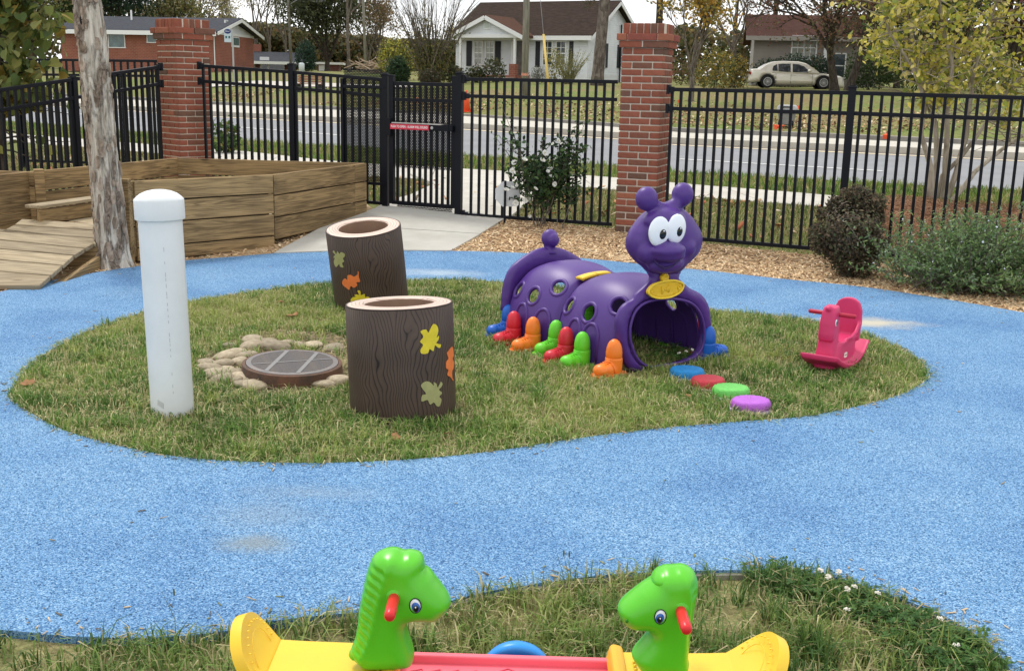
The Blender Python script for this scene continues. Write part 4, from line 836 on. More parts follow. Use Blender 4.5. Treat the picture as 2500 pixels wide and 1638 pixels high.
def stump(label, base, tilt, leaves, h=.535, r0=.262):
    t = thing('play_stump', label, 'play stump', tuple(base)); t.rotation_euler = tilt
    o = obj('bark_wrap', MB().lathe([(r0 * 1.0, -.04), (r0, .1), (r0 * 1.005, .3), (r0, h - .008), (r0 - .008, h)], 72, cap=False), M_STUMP, t, True); o.modifiers.new('e', 'EDGE_SPLIT').split_angle = R(60)
    obj('top_ring', MB().lathe([(r0 - .008, h + .0005), (r0 - .02, h + .004), (r0 * .68, h + .004), (r0 * .655, h - .004)], 72, cap=False), M_RINGS, t, True)
    obj('piping', MB().tube([((r0 - .005) * math.cos(k * math.pi / 36), (r0 - .005) * math.sin(k * math.pi / 36), h - .002) for k in range(72)], .0045, 6, closed=True), M('dark_piping', (.05, .03, .025), .5), t, True)
    ln = MB(); 
    def lp(u, v):
        a = 2 * math.pi * v; rr = r0 * .655 - .012 * u + .006 * u * math.sin(a * 9 + u * 3) + .004 * u * math.sin(a * 23); return (rr * math.cos(a), rr * math.sin(a), h - .004 - u * (h - .03))
    ln.grid(lp, 14, 145); obj('liner_or_shade_sheet', ln, M_LINER, t, True, recalc=False)
    cols = {'yellow': (.72, .58, .03), 'orange': (.78, .20, .05), 'sage': (.36, .36, .15)}
    for (kind, col, ang, z, s, roll) in leaves:
        pts = leaf_outline(kind, s); c_, s_ = math.cos(roll), math.sin(roll); lo_p, hi_p = pts.min(0), pts.max(0); gx, gy = np.meshgrid(np.arange(lo_p[0], hi_p[0], .012), np.arange(lo_p[1], hi_p[1], .012)); Q = np.stack([gx.ravel(), gy.ravel()], 1); Q = Q[inpoly(Q, pts)]; Q = Q[polydist(Q, pts) > .004]; V, F = cdt(pts, (), Q); P = []
        for k in (0, 1):
            rr = r0 * 1.005 + (.0003 if k == 0 else .0028)
            for a, b in V:
                a2, b2 = a * c_ - b * s_, a * s_ + b * c_; th = ang + a2 / r0; P.append((rr * math.cos(th), rr * math.sin(th), z + b2))
        n = len(V); mb = MB().add(P, [tuple(int(q) + n for q in f) for f in F]); E_ = {}
        for f in F:
            for q in range(3): E_[(int(f[q]), int(f[(q + 1) % 3]))] = 1
        mb.f += [(b, a, a + n, b + n) for (a, b) in E_ if (b, a) not in E_]
        nm = 'leaf_' + col; mt = bpy.data.materials.get(nm) or M(nm, cols[col], .55, vcol=tuple(c * .86 for c in cols[col]), vscale=25)
        lo_ = obj('leaf_cutout', mb, mt, t); lo_['label'] = col + (' maple' if kind == 'maple' else ' oak') + ' leaf cut-out on the bark wrap'
    return t
sN = G(985, 1000); sN = np.array([sN[0], sN[1], 0])
A_ = lambda px, c: R(-90) + (px - c) / 134.0 * 1.0
stump('wider-looking brown play stump in front of the drain with three leaf cut-outs', sN, (R(-3.6), R(-2.6), 0), [('maple', 'yellow', R(-90) + math.asin(.62), .385, .063, 0), ('oak', 'orange', R(-90) + math.asin(.94), .255, .066, -2.2), ('maple', 'sage', R(-90) + math.asin(.62), .125, .063, 1.2)])
sF = G(910, 752); sF = np.array([sF[0], sF[1], 0])
stump('tilted brown play stump standing behind the other stump near the walk', sF, (R(8.5), R(-5.0), 0), [('maple', 'sage', R(-90) - math.asin(.62), .44, .060, 2.9), ('oak', 'orange', R(-90) - math.asin(.36), .285, .066, 0), ('maple', 'yellow', R(-90) - math.asin(.16), .155, .06, 2.2)], .60)

# ------------------------------------------------------------------ drain grate and its ring of stones
dcn = plane_hit(713, 884, np.array([0, 0, .085]), np.array([0, 0, 1.])); RG = .268
DR = thing('drain', 'round iron drain grate on a rusty raised ring in the grass', 'drain grate', (dcn[0], dcn[1], 0)); DR.rotation_euler = (R(1.5), R(1.5), 0)
o = obj('ring', MB().lathe([(RG, -.03), (RG + .004, .03), (RG, .082), (RG - .006, .086), (RG - .018, .086), (RG - .02, .07)], 64, cap=False), M_RUST, DR, True); o.modifiers.new('e', 'EDGE_SPLIT').split_angle = R(40)
obj('pit', MB().lathe([(0, .02), (RG - .01, .02)], 32), M_DARK, DR)
gr = MB(); ga_ = R(24); Rr = RG - .045; u = Vector((math.cos(ga_), math.sin(ga_), 0)); v_ = Vector((-math.sin(ga_), math.cos(ga_), 0))
obj('rim', MB().lathe([(RG - .021, .068), (RG - .021, .088), (RG - .048, .090), (RG - .050, .068)], 64, cap=False), M_IRON, DR, True).modifiers.new('e', 'EDGE_SPLIT').split_angle = R(40)
qz = Matrix.Rotation(ga_, 3, 'Z'); sl_me = {}
k = -Rr
while k < Rr:
    L_ = 2 * math.sqrt(max(Rr * Rr - k * k, 0))
    if L_ > .04:
        c = v_ * k; o = obj('bar', MB().box((0, 0, 0), (L_ + .01, .0075, .014)), M_IRON, DR, loc=(c.x, c.y, .082), rot=(0, 0, ga_))
    k += .0155
gz = R(24 + 62)
for off in (-.085, .085):
    L_ = 2 * math.sqrt(Rr * Rr - off * off); d = Vector((math.cos(gz), math.sin(gz), 0)); c = Vector((-d.y, d.x, 0)) * off
    obj('cross_bar', MB().box((0, 0, 0), (L_, .022, .016)), M('worn_iron', (.21, .205, .20), .5, metal=.4), DR, loc=(c.x, c.y, .083), rot=(0, 0, gz))
obj('cross_bar', MB().box((0, 0, 0), (2 * Rr * .97, .013, .017)), bpy.data.materials['worn_iron'], DR, loc=(0, 0, .0828), rot=(0, 0, ga_))
stone_px = [(562, 852, 60), (615, 855, 95), (620, 840, 85), (658, 842, 65), (672, 858, 110), (560, 878, 100), (598, 880, 95), (545, 897, 70), (583, 893, 70), (512, 908, 75), (555, 908, 55), (570, 918, 70), (595, 932, 80), (625, 938, 85), (598, 948, 70), (622, 950, 80), (655, 944, 75), (697, 944, 105), (530, 925, 90), (545, 935, 80), (820, 940, 85), (790, 946, 70), (700, 847, 70), (732, 849, 60), (765, 850, 75), (815, 858, 80), (505, 893, 60), (575, 935, 60)]
stones_ = []
for i, (px, py, wpx) in enumerate(stone_px):
    p = G(px, py); w_ = wpx / 2732 * 6.5 / 2 * .74; m = MB(); m.ball((0, 0, 0), (1, 1, 1), 18, 12)
    sq = [random.uniform(.8, 1.2) for _ in range(6)]; 
    m.v = [(x * (1 + .13 * math.sin(2 * y + sq[0] * 9) + .08 * z), y * (1 + .12 * math.sin(2.4 * x + sq[1] * 7)), z * (1 + .15 * math.sin(1.7 * x + sq[2] * 5))) for x, y, z in m.v]
    o = obj('river_stone', m, M_STONE, None, True, loc=(p[0], p[1], .010 + w_ * .14)); o.scale = (w_, w_ * random.uniform(.6, .9), w_ * random.uniform(.38, .58)); o.rotation_euler = (random.uniform(-.2, .2), random.uniform(-.2, .2), random.uniform(-.5, .5))
    stones_.append((o, px, py, wpx))
groups_ = {}
for o, px, py, wpx in stones_:
    dx, dy = (px - 713) / 118, (py - 884) / 36; rr = math.hypot(dx, dy); side = ('behind' if dy < -.6 else 'in front of' if dy > .9 else 'left of' if dx < 0 else 'right of'); row = 'inner' if rr < 1.42 else 'outer'
    groups_.setdefault((side, row), []).append((px, o, wpx))
num = ['first', 'second', 'third', 'fourth', 'fifth', 'sixth', 'seventh', 'eighth', 'ninth', 'tenth', 'eleventh', 'twelfth']
for (side, row), L__ in groups_.items():
    for k, (px, o, wpx) in enumerate(sorted(L__, key=lambda q: q[0])):
        tag(o, f"{'broad' if wpx > 90 else 'small' if wpx < 72 else 'smooth'} tan stone in {row} ring {side} the iron drain, {num[k]} from left", 'stone', 'river stones round the drain')
tag(sheet('bare_soil', smooth_poly([G(*p)[:2] for p in [(490, 880), (560, 838), (650, 815), (760, 812), (860, 835), (880, 880), (850, 950), (740, 962), (600, 965), (500, 930)]], 4), M_SOIL, .004, (), .1), kind='structure')

# ------------------------------------------------------------------ purple caterpillar tunnel
CO = np.array([.905, 6.34, 0.0]); cb_ = np.array([.443, .319, 0]); cb_ /= np.linalg.norm(cb_); ca_ = np.array([-cb_[1], cb_[0], 0])
CT = thing('caterpillar_tunnel', 'purple plastic caterpillar crawl tunnel with a big-eyed head and coloured boots', 'play tunnel', (CO[0], CO[1], .012), math.atan2(cb_[1], cb_[0]))
def CL(x, y, yo=0.0):
    p = plane_hit(1150 + x / 2.736, 430 + y / 2.735, CO + ca_ * yo, ca_) - CO; return (p @ cb_, p[2])
oc = lambda pts, yo=0.0: [CL(x, y, yo) for x, y in pts]
panel_out = smooth_poly(oc([(1075, 1318), (1015, 1245), (985, 1150), (968, 1060), (965, 985), (985, 920), (1020, 872), (1075, 838), (1100, 800), (1160, 745), (1190, 712), (1197, 685), (1190, 640), (1380, 640), (1375, 690), (1402, 718), (1450, 760), (1505, 787), (1552, 830), (1580, 890), (1590, 960), (1590, 1035), (1566, 1050), (1564, 1150), (1552, 1190), (1525, 1238), (1480, 1258), (1350, 1285), (1200, 1312)]), 3)
hole = smooth_poly(oc([(1035, 1060), (1055, 950), (1095, 885), (1160, 845), (1260, 828), (1370, 832), (1450, 860), (1500, 915), (1525, 985), (1532, 1060), (1522, 1140), (1485, 1200), (1410, 1240), (1290, 1268), (1185, 1280), (1115, 1255), (1062, 1180)]), 3)
pm_ = inflate(panel_out, .032, .03, [hole], .022, None, .012)
po = obj('front_panel', pm_, M_PURPLE, CT, True)
# thin moulded lip round the opening
obj('opening_rim', MB().tube([(a, -.030, b) for a, b in hole], .009, 8, closed=True), M_PURPLE, CT, True)
# head: bulging face, ears on stalks, cheeks, muzzle
head_out = smooth_poly(oc([(1190, 660), (1150, 625), (1095, 578), (1062, 525), (1055, 460), (1072, 395), (1108, 332), (1148, 280), (1200, 240), (1280, 222), (1380, 222), (1435, 252), (1470, 300), (1500, 345), (1517, 400), (1515, 460), (1493, 525), (1450, 578), (1400, 622), (1378, 655), (1290, 672)]), 4)
hm = MB(); inflate(head_out, .105, .16, [], .02, None, .01, hm)
hc = lambda x, y, yo: (CL(x, y, yo)[0], yo, CL(x, y, yo)[1])
for (x, y, yo, r3) in [(1172, 520, -.055, (.066, .065, .066)), (1425, 487, -.055, (.066, .065, .066)), (1312, 545, -.115, (.115, .08, .035)), (1312, 508, -.125, (.118, .085, .045)), (1300, 600, -.07, (.13, .06, .055)), (1290, 310, -.05, (.15, .07, .07))]:
    hm.ball(hc(x, y, yo), r3, 20, 14)
hm.ball(hc(1255, 385, -.09), (.062, .04, .077), 18, 12); hm.ball(hc(1372, 365, -.09), (.058, .04, .077), 18, 12)
hm.box((CL(1285, 665)[0], 0, CL(1285, 665)[1]), (.19, .05, .09))
for (x, y) in ((1172, 166), (1412, 138)):
    c = CL(x, y, -.02); r_ = CL(1285, 270, 0)
    hm.ball((c[0], -.02, c[1]), (.068, .058, .068), 20, 14)
    hm.tube([(c[0], -.02, c[1]), ((c[0] + r_[0]) / 2, -.02, (c[1] + r_[1]) / 2), (r_[0], 0, r_[1])], [.034, .036, .07], 12)
hd = obj('head', fuse(hm, .009, 5, 'head'), M_PURPLE, CT, True)
# smile line and brow of the mouth pressed into the muzzle: a dark crease
ew = MB(); 
for (x, y, rx, rz) in ((1255, 385, .077, .0845), (1370, 367, .072, .0845)):
    ew.ball(hc(x, y, -.117), (rx, .022, rz), 28, 16, Matrix.Rotation(R(8), 3, 'Y'))
eo = obj('eye_white', fuse(ew, .005, 4, 'eye_white'), M_EYEW, CT, True)
for (x, y, rx, rz) in ((1280, 403, .0265, .0285), (1392, 385, .0225, .0275)):
    c = hc(x, y, -.136); p_ = obj('pupil', MB().ball((0, 0, 0), (rx, .008, rz), 20, 12), M_EYEB, eo, True, loc=c, rot=(0, R(8), 0))
    obj('catchlight', MB().ball((0, 0, 0), (.0045, .004, .0055), 10, 8), M_EYEW, eo, True, loc=(c[0] + .002, c[1] - .0065, c[2] + .018))
sm = [hc(x, y, yo) for x, y, yo in [(1215, 560, -.105), (1240, 600, -.128), (1290, 630, -.132), (1345, 615, -.13), (1390, 575, -.118), (1412, 535, -.10)]]
obj('mouth_line', MB().tube([tuple(p) for p in sm], [.004, .006, .007, .007, .006, .004], 8), M('dark_purple_crease', (.03, .012, .09), .5), CT, True)
# name plate with bow emblem
pc = CL(1291, 767, -.045); pl_ = MB()
px_ = smooth_poly(oc([(1170, 782), (1200, 740), (1262, 715), (1340, 705), (1400, 722), (1412, 748), (1385, 790), (1320, 822), (1240, 830), (1185, 812)], -.045), 4)
npl = obj('name_plate', inflate(px_ - np.array(pc), .014, .012, [], .012, lambda a, b, d: -.006 * np.clip((d - .011) / .004, 0, 1), .004), M_GOLD, CT, True, loc=(pc[0], -.047, pc[1]))
obj('rim', MB().tube([(a * .955 , -.012, b * .95) for a, b in px_ - np.array(pc)], .0062, 8, closed=True), M('bright_yellow_rim', (.82, .58, .04), .4), npl, True)
tb_ = CL(1289, 692, -.045); obj('tab', MB().lathe([(.026, -.012), (.026, .010), (.022, .014), (.016, .014), (.014, .008), (0, .008)], 28), M_GOLD, npl, True, loc=(tb_[0] - pc[0], 0, tb_[1] - pc[1]), rot=(R(90), 0, 0))
for (x, y) in ((1202, 778), (1385, 757)):
    q = CL(x, y, -.05); obj('rivet', MB().lathe([(.013, 0), (.013, .004), (.010, .006), (.009, .003), (0, .003)], 20), M_GOLD, npl, True, loc=(q[0] - pc[0], -.008, q[1] - pc[1]), rot=(R(90), 0, 0))
bw = MB()
for s in (-1, 1):
    for k in range(-2, 3):
        bw.tube([(s * .004, -.009, 0), (s * (.03 - abs(k) * .001), -.0095, k * .0095)], [.0022, .0045], 6)
bw.ball((0, -.009, 0), (.006, .005, .006), 10, 8)
obj('bow_emblem', bw, M_GOLD, npl, True, loc=(CL(1292, 770, -.05)[0] - pc[0], 0, CL(1292, 770, -.05)[1] - pc[1]), rot=(0, R(-7), 0))
# the two body segments
XC = -.035
def prof(y, y0, y1):
    t = (y - y0) / (y1 - y0); hump = abs(math.sin(math.pi * t)) ** .75; e = min(t, 1 - t)
    return .86 + .14 * hump - .03 * max(0, 1 - e / .05)
def body_seg(y0, y1, holes):
    def pt(u, v):
        y = y0 + (y1 - y0) * u; s = prof(y, y0, y1); al = math.pi * (1 - v); c_, s_ = math.cos(al), math.sin(al); n = 2.5
        x = .372 * (.5 + .5 * s) * s ** .3 * math.copysign(abs(c_) ** (2 / n), c_); z = .487 * s * abs(s_) ** (2 / n)
        bul = 1 + .0 * z
        return Vector((XC + x * bul, y, z))
    nu, nv = 90, 210; P = [[pt(i / (nu - 1), j / (nv - 1)) for j in range(nv)] for i in range(nu)]
    cs = [(pt((y - y0) / (y1 - y0), v), r_) for (y, v, r_) in holes]
    vs = [q for r_ in P for q in r_]; fs = []
    for i in range(nu - 1):
        for j in range(nv - 1):
            c = (P[i][j] + P[i + 1][j + 1]) / 2
            if any((c - h).length < r_ for h, r_ in cs): continue
            fs.append((i * nv + j, (i + 1) * nv + j, (i + 1) * nv + j + 1, i * nv + j + 1))
    o = obj('body_shell', MB().add(vs, fs), M_PURPLE, CT, True, recalc=False)
    sl = o.modifiers.new('s', 'SOLIDIFY'); sl.thickness = .012; sl.offset = 0
    for (y, v, r_) in holes:
        u0 = (y - y0) / (y1 - y0); c = pt(u0, v); e_ = .01
        du = (pt(min(u0 + e_, 1), v) - pt(max(u0 - e_, 0), v)).normalized(); dv_ = (pt(u0, v + e_) - pt(u0, v - e_)).normalized(); n_ = du.cross(dv_).normalized()
        ring = []
        for k in range(36):
            a = 2 * math.pi * k / 36; q = c + (du * math.cos(a) + dv_ * math.sin(a)) * (r_ + .003)
            # settle on the shell
            uu = min(max((q.y - y0) / (y1 - y0), 0), 1); best = min((pt(uu, vv) - q).length for vv in np.linspace(max(v - .14, 0), min(v + .14, 1), 57)); 
            bv = min(np.linspace(max(v - .14, 0), min(v + .14, 1), 113), key=lambda vv: (pt(uu, vv) - q).length); ring.append(pt(uu, bv))
        obj('porthole_rim', MB().tube(ring, .0135, 8, closed=True), M_PURPLE, CT, True)
    return o, pt
f_ = lambda z: math.asin(min(1, (z / .47)) ** 1.25) / math.pi
V_ = lambda z, k=1.0: math.asin(min(1, (z / (.487 * k)) ** 1.25)) / math.pi
h1 = [(.285, V_(.29), .056), (.11, V_(.355, .93), .054), (.50, V_(.295, .94), .050)]; h2 = [(.83, V_(.30), .055), (.675, V_(.365, .93), .052), (1.02, V_(.305, .94), .049)]
both = lambda q: q + [(y, 1 - v, r_) for y, v, r_ in q]
b1, pt1 = body_seg(.03, .575, both(h1)); b2, pt2 = body_seg(.585, 1.10, both(h2))
# yellow straps over the joint and seams along the top
for x0_, x1_ in ((-.17, -.055), (-.045, .05)):
    mb = MB(); mb.grid(lambda u, v: (XC + x0_ + (x1_ - x0_) * u, .545 + .07 * v, .455 + .006 - .18 * (x0_ + (x1_ - x0_) * u) ** 2 * 4 + .004 * math.sin(math.pi * v)), 10, 6)
    so = obj('strap', mb, M_YELLOW, CT, True); so.modifiers.new('s', 'SOLIDIFY').thickness = .018
# rear panel with tail knob
rear = []
for k in range(41):
    a = math.pi * k / 40; x = -.355 * math.copysign(abs(math.cos(a)) ** .8, math.cos(a)); z = .19 + .335 * abs(math.sin(a)) ** .85 + .018 * math.sin(3 * a) ** 2; rear.append((XC + x, z))
rear = [(XC - .29, 0), (XC - .315, .09), (XC - .32, .15), (XC - .36, .16)] + rear + [(XC + .36, .16), (XC + .32, .15), (XC + .315, .09), (XC + .29, 0)]
rh = [(XC + .27 * math.cos(a), .205 + .21 * math.sin(a)) for a in np.linspace(0, 2 * math.pi, 40, endpoint=False)]
obj('rear_panel', inflate(rear, .03, .03, [rh], .025, None, .012), M_PURPLE, CT, True, loc=(0, 1.125, 0))
tl = MB().ball((XC + .02, 1.13, .60), (.060, .05, .060), 20, 14).tube([(XC + .02, 1.13, .5), (XC + .02, 1.13, .56)], [.05, .035], 14).ball((XC + .02, 1.09, .592), (.042, .03, .044), 18, 12)
obj('tail_knob', fuse(tl, .008, 3, 'tail_knob'), M_PURPLE, CT, True)
# boots on their rounded legs, toes pointing outwards (-X)
bm_ = MB()
bm_.lathe([(.047, 0), (.049, .03), (.050, .085), (.046, .088)], 24, (0, 0, .012))
bm_.tube([(0, 0, .02), (-.05, 0, .034), (-.095, 0, .034)], [.047, .046, .042], 20); bm_.ball((-.105, 0, .038), (.045, .047, .038), 20, 14)
boot = fuse(bm_, .0055, 4, 'boot_shape')
lb = MB().lathe([(.046, 0), (.0465, .05), (.044, .075), (.038, .097), (.027, .115), (.013, .125), (0, .128)], 24, (0, 0, .075)); leg_me = lb.mesh('leg_shape'); fix(leg_me); leg_me.polygons.foreach_set('use_smooth', [True] * len(leg_me.polygons))
lace_me = MB()
sole_o = [(.055, -.050), (.060, 0), (.055, .050), (-.02, .054), (-.09, .056), (-.135, .046), (-.160, .022), (-.165, 0), (-.160, -.022), (-.135, -.046), (-.09, -.056), (-.02, -.054)]; sole_me = MB().prism(smooth_poly(sole_o, 3), -.004, .015, 'z').mesh('sole'); fix(sole_me)
for k in range(3):
    lace_me.tube([(-.052 - k * .018, -.022, .078 - k * .004), (-.056 - k * .018, 0, .083 - k * .004), (-.052 - k * .018, .022, .078 - k * .004)], .0036, 6)
lace_me.tube([(-.043, 0.049, .02), (-.045, .047, .05), (-.05, .03, .074)], .0022, 6); lace_me.tube([(-.043, -.049, .02), (-.045, -.047, .05), (-.05, -.03, .074)], .0022, 6)
lace_me = lace_me.mesh('lacing'); lace_me.polygons.foreach_set('use_smooth', [True] * len(lace_me.polygons))
for me_ in (boot, leg_me, lace_me, sole_me): me_.materials.append(M_BOOTS['red'])
def foot(col, x, y, rz):
    f = inst('boot', boot, CT, (x, y, .0), (0, 0, rz), mat=M_BOOTS[col]); f['label'] = col + ' moulded boot'
    inst('leg', leg_me, f, (0, 0, 0), mat=M_BOOTS[col]); inst('lacing', lace_me, f, (0, 0, .001), mat=M_BOOTS[col]); inst('sole', sole_me, f, (0, 0, 0), mat=M_BOOTS[col]); return f
XL, XR = XC - .42, XC + .42
for (c, y) in (('green', .225), ('red', .375), ('orange', .70), ('red', .90)): foot(c, XL, y, 0)
foot('orange', XC - .385, -.015, R(8)); foot('green', XL + .065, .555, 0); foot('blue', XC - .325, 1.09, R(-12))
for (c, y) in (('orange', .225), ('green', .375), ('red', .70), ('orange', .90)): foot(c, XR, y, math.pi)
foot('blue', XC + .345, -.02, math.pi + R(-6)); foot('red', XR - .02, .13, math.pi); foot('green', XC + .325, 1.09, math.pi)
am = MB()
for y in (.225, .375, .70, .90):
    for s in (-1, 1):
        pts = []
        for k in range(15):
            a = math.pi * k / 14; yy = y + .062 * math.cos(a); z = .155 + .085 * math.sin(a)
            if k in (0, 14): pts.append((yy, .03 if k == 0 else .03)); 
            pts.append((yy, z))
        pts = [(y + .062, .03)] + [(y + .062 * math.cos(math.pi * k / 14), .155 + .085 * math.sin(math.pi * k / 14)) for k in range(15)] + [(y - .062, .03)]
        P = []
        for (yy, z) in pts:
            ptf = pt1 if y < .58 else pt2; y0_, y1_ = (.03, .575) if y < .58 else (.585, 1.10); uu = (yy - y0_) / (y1_ - y0_)
            vv = min(np.linspace(0, .45, 140), key=lambda q: abs(ptf(uu, q).z - z)); q = ptf(uu, vv if s < 0 else 1 - vv); P.append((q.x + s * .004, q.y, q.z))
        obj('leg_arch', MB().tube(P, .012, 8), M_PURPLE, CT, True)

# ------------------------------------------------------------------ pink rocking horse
RHp = G(1985, 893); fdir = np.array([-.55, -.82]); fa = math.atan2(fdir[1], fdir[0])
RK = thing('rocking_horse', 'small pink plastic rocking horse with a high seat back at the island edge', 'rocking horse', (RHp[0] + .115, RHp[1] - .03, .014), fa); RK.scale = (.95, .95, .95)
# rocker plate: curved board, wide lip at both ends
def rk(x): return .95 * x * x
rkm = MB()
def rkp(u, v):
    a = 2 * math.pi * v; x = -.31 + .62 * u; w_ = .128 * (1 - .10 * (abs(x) / .31) ** 4); th = .018
    c_, s_ = math.cos(a), math.sin(a); n = 5
    return (x - 0.0, w_ * math.copysign(abs(c_) ** (2 / n), c_), rk(x) + .02 + th * math.copysign(abs(s_) ** (2 / n), s_) + (.010 if abs(c_) > .9 and s_ > -.5 else 0))
rkm.grid(rkp, 50, 49); rkm.add([rkp(0, k / 48) for k in range(48)], [tuple(range(48))]); rkm.add([rkp(1, k / 48) for k in range(48)], [tuple(reversed(range(48)))])
body = MB()
body.v, body.f = list(rkm.v), list(rkm.f)
def loft(mb, secs, n=28, e=4.0):
    """superellipse sections (cx,cy,cz, ax, ay, tilt): stacked along z"""
    rings = []
    for (cx, cy, cz, ax, ay, tl_) in secs:
        rings.append([(cx + ax * math.copysign(abs(math.cos(t)) ** (2 / e), math.cos(t)) * math.cos(tl_), cy + ay * math.copysign(abs(math.sin(t)) ** (2 / e), math.sin(t)), cz + ax * math.copysign(abs(math.cos(t)) ** (2 / e), math.cos(t)) * math.sin(tl_)) for t in [2 * math.pi * k / n for k in range(n)]])
    o = len(mb.v)
    for r_ in rings: mb.v.extend(r_)
    for i in range(len(rings) - 1):
        for k in range(n): mb.f.append((o + i * n + k, o + i * n + (k + 1) % n, o + (i + 1) * n + (k + 1) % n, o + (i + 1) * n + k))
    mb.f.append(tuple(o + k for k in reversed(range(n)))); mb.f.append(tuple(o + (len(rings) - 1) * n + k for k in range(n)))
loft(body, [(.0, 0, .02, .23, .082, 0), (.0, 0, .08, .215, .078, 0), (-.02, 0, .15, .19, .076, 0), (-.04, 0, .175, .165, .082, 0)])
loft(body, [(.165, 0, .05, .075, .066, 0), (.155, 0, .14, .062, .056, .1), (.145, 0, .24, .052, .049, .15), (.135, 0, .33, .05, .046, .15), (.13, 0, .375, .045, .042, .1)])
loft(body, [(.20, 0, .205, .030, .046, -.5), (.185, 0, .25, .050, .049, -.45), (.165, 0, .32, .058, .048, -.35), (.15, 0, .375, .052, .045, -.2), (.14, 0, .395, .042, .038, -.1)])
body.ball((.185, 0, .385), (.024, .024, .02), 14, 10)
# seat back: an arched slab wrapped behind the seat
bk_ = [(-.088, .14), (-.092, .26), (-.086, .33), (-.066, .375), (-.035, .395), (0, .40), (.035, .395), (.066, .375), (.086, .33), (.092, .26), (.088, .14)]
n = len(bk_); body.add([(-.15 - (z - .14) * .12, y, z) for y, z in bk_] + [(-.185 - (z - .14) * .12, y, z) for y, z in bk_], [tuple(range(n)), tuple(range(2 * n - 1, n - 1, -1))] + [(i, i + n, (i + 1) % n + n, (i + 1) % n) for i in range(n)])
for s in (-1, 1): body.tube([(-.16, s * .085, .25), (-.10, s * .086, .205), (-.03, s * .082, .185), (.03, s * .07, .178)], [.014, .013, .012, .010], 10)
rb = obj('body', fuse(body, .0065, 4, 'body'), M_ROCK, RK, True)
hb = obj('handle', MB().tube([(.125, -.145, .345), (.125, -.14, .345), (.125, .14, .345), (.125, .145, .345)], [.008, .013, .013, .008], 14), M('raspberry_handle', (.44, .018, .05), .45), RK, True)
for s in (-1, 1):
    e_ = obj('eye', MB().ball((0, 0, 0), (.013, .005, .021), 18, 10), M_EYEW, RK, True, loc=(.185, s * .0485, .305)); obj('pupil', MB().ball((0, 0, 0), (.009, .005, .015), 16, 8), M_EYEB, e_, True, loc=(.001, s * .0018, .0))
    lb_ = smooth_poly([(-.022, -.014), (.022, -.014), (.024, 0), (.022, .014), (-.022, .014), (-.024, 0)], 3)
    l_ = obj('maker_label', MB().prism(lb_, -.002, .002, 'y'), M('label_white', (.78, .74, .66), .5), RK, loc=(.05, s * .0805, .088)); obj('label_mark', MB().box((0, 0, 0), (.030, .0046, .007)), M('label_ink', (.35, .05, .05), .5), l_)

# ------------------------------------------------------------------ stepping stones
for (px, py, nm, c, r_) in [(1676, 926, 'blue', (.015, .25, .62), .098), (1727, 950, 'red', (.62, .05, .07), .095), (1783, 972, 'green', (.16, .60, .12), .1), (1832, 1004, 'violet', (.46, .12, .60), .103)]:
    p = G(px, py); t = thing('stepping_stone', f'{nm} foam stepping stone on the grass in a curved row of four', 'stepping stone', (p[0], p[1], .012), random.uniform(-.3, .3), 'foam stepping stones')
    m = MB(); n = 64; pr_ = [(1.0, .0), (1.0, .014), (.985, .028), (.95, .042), (.90, .050), (.80, .053), (.5, .054), (.0001, .054)]
    for i, (f, z) in enumerate(pr_):
        for k in range(n):
            a = 2 * math.pi * k / n; w_ = (.018 * math.sin(a * 13 + i) + .012 * math.sin(a * 29 + 2 * i)) * (1 if i < 4 else .3); m.v.append((r_ * f * (1 + w_) * math.cos(a), r_ * f * .88 * (1 + w_) * math.sin(a), z + (.002 * math.sin(a * 17 + i * 2) if i < 5 else 0)))
    m.f = [(i * n + k, i * n + (k + 1) % n, (i + 1) * n + (k + 1) % n, (i + 1) * n + k) for i in range(len(pr_) - 1) for k in range(n)]
    obj('top', m, M(nm + '_foam', c, .55, vcol=tuple(q * .85 for q in c), vscale=40, bump=.3, bscale=140), t, True)
    obj('base_rim', MB().lathe([(r_ * 1.0, -.012), (r_ * 1.09, -.010), (r_ * 1.10, .004), (r_ * 1.04, .010), (r_ * .98, .010)], 48), M(nm + '_pale_rim', tuple(.45 + .45 * q for q in c), .5), t, True).scale = (1, .88, 1)

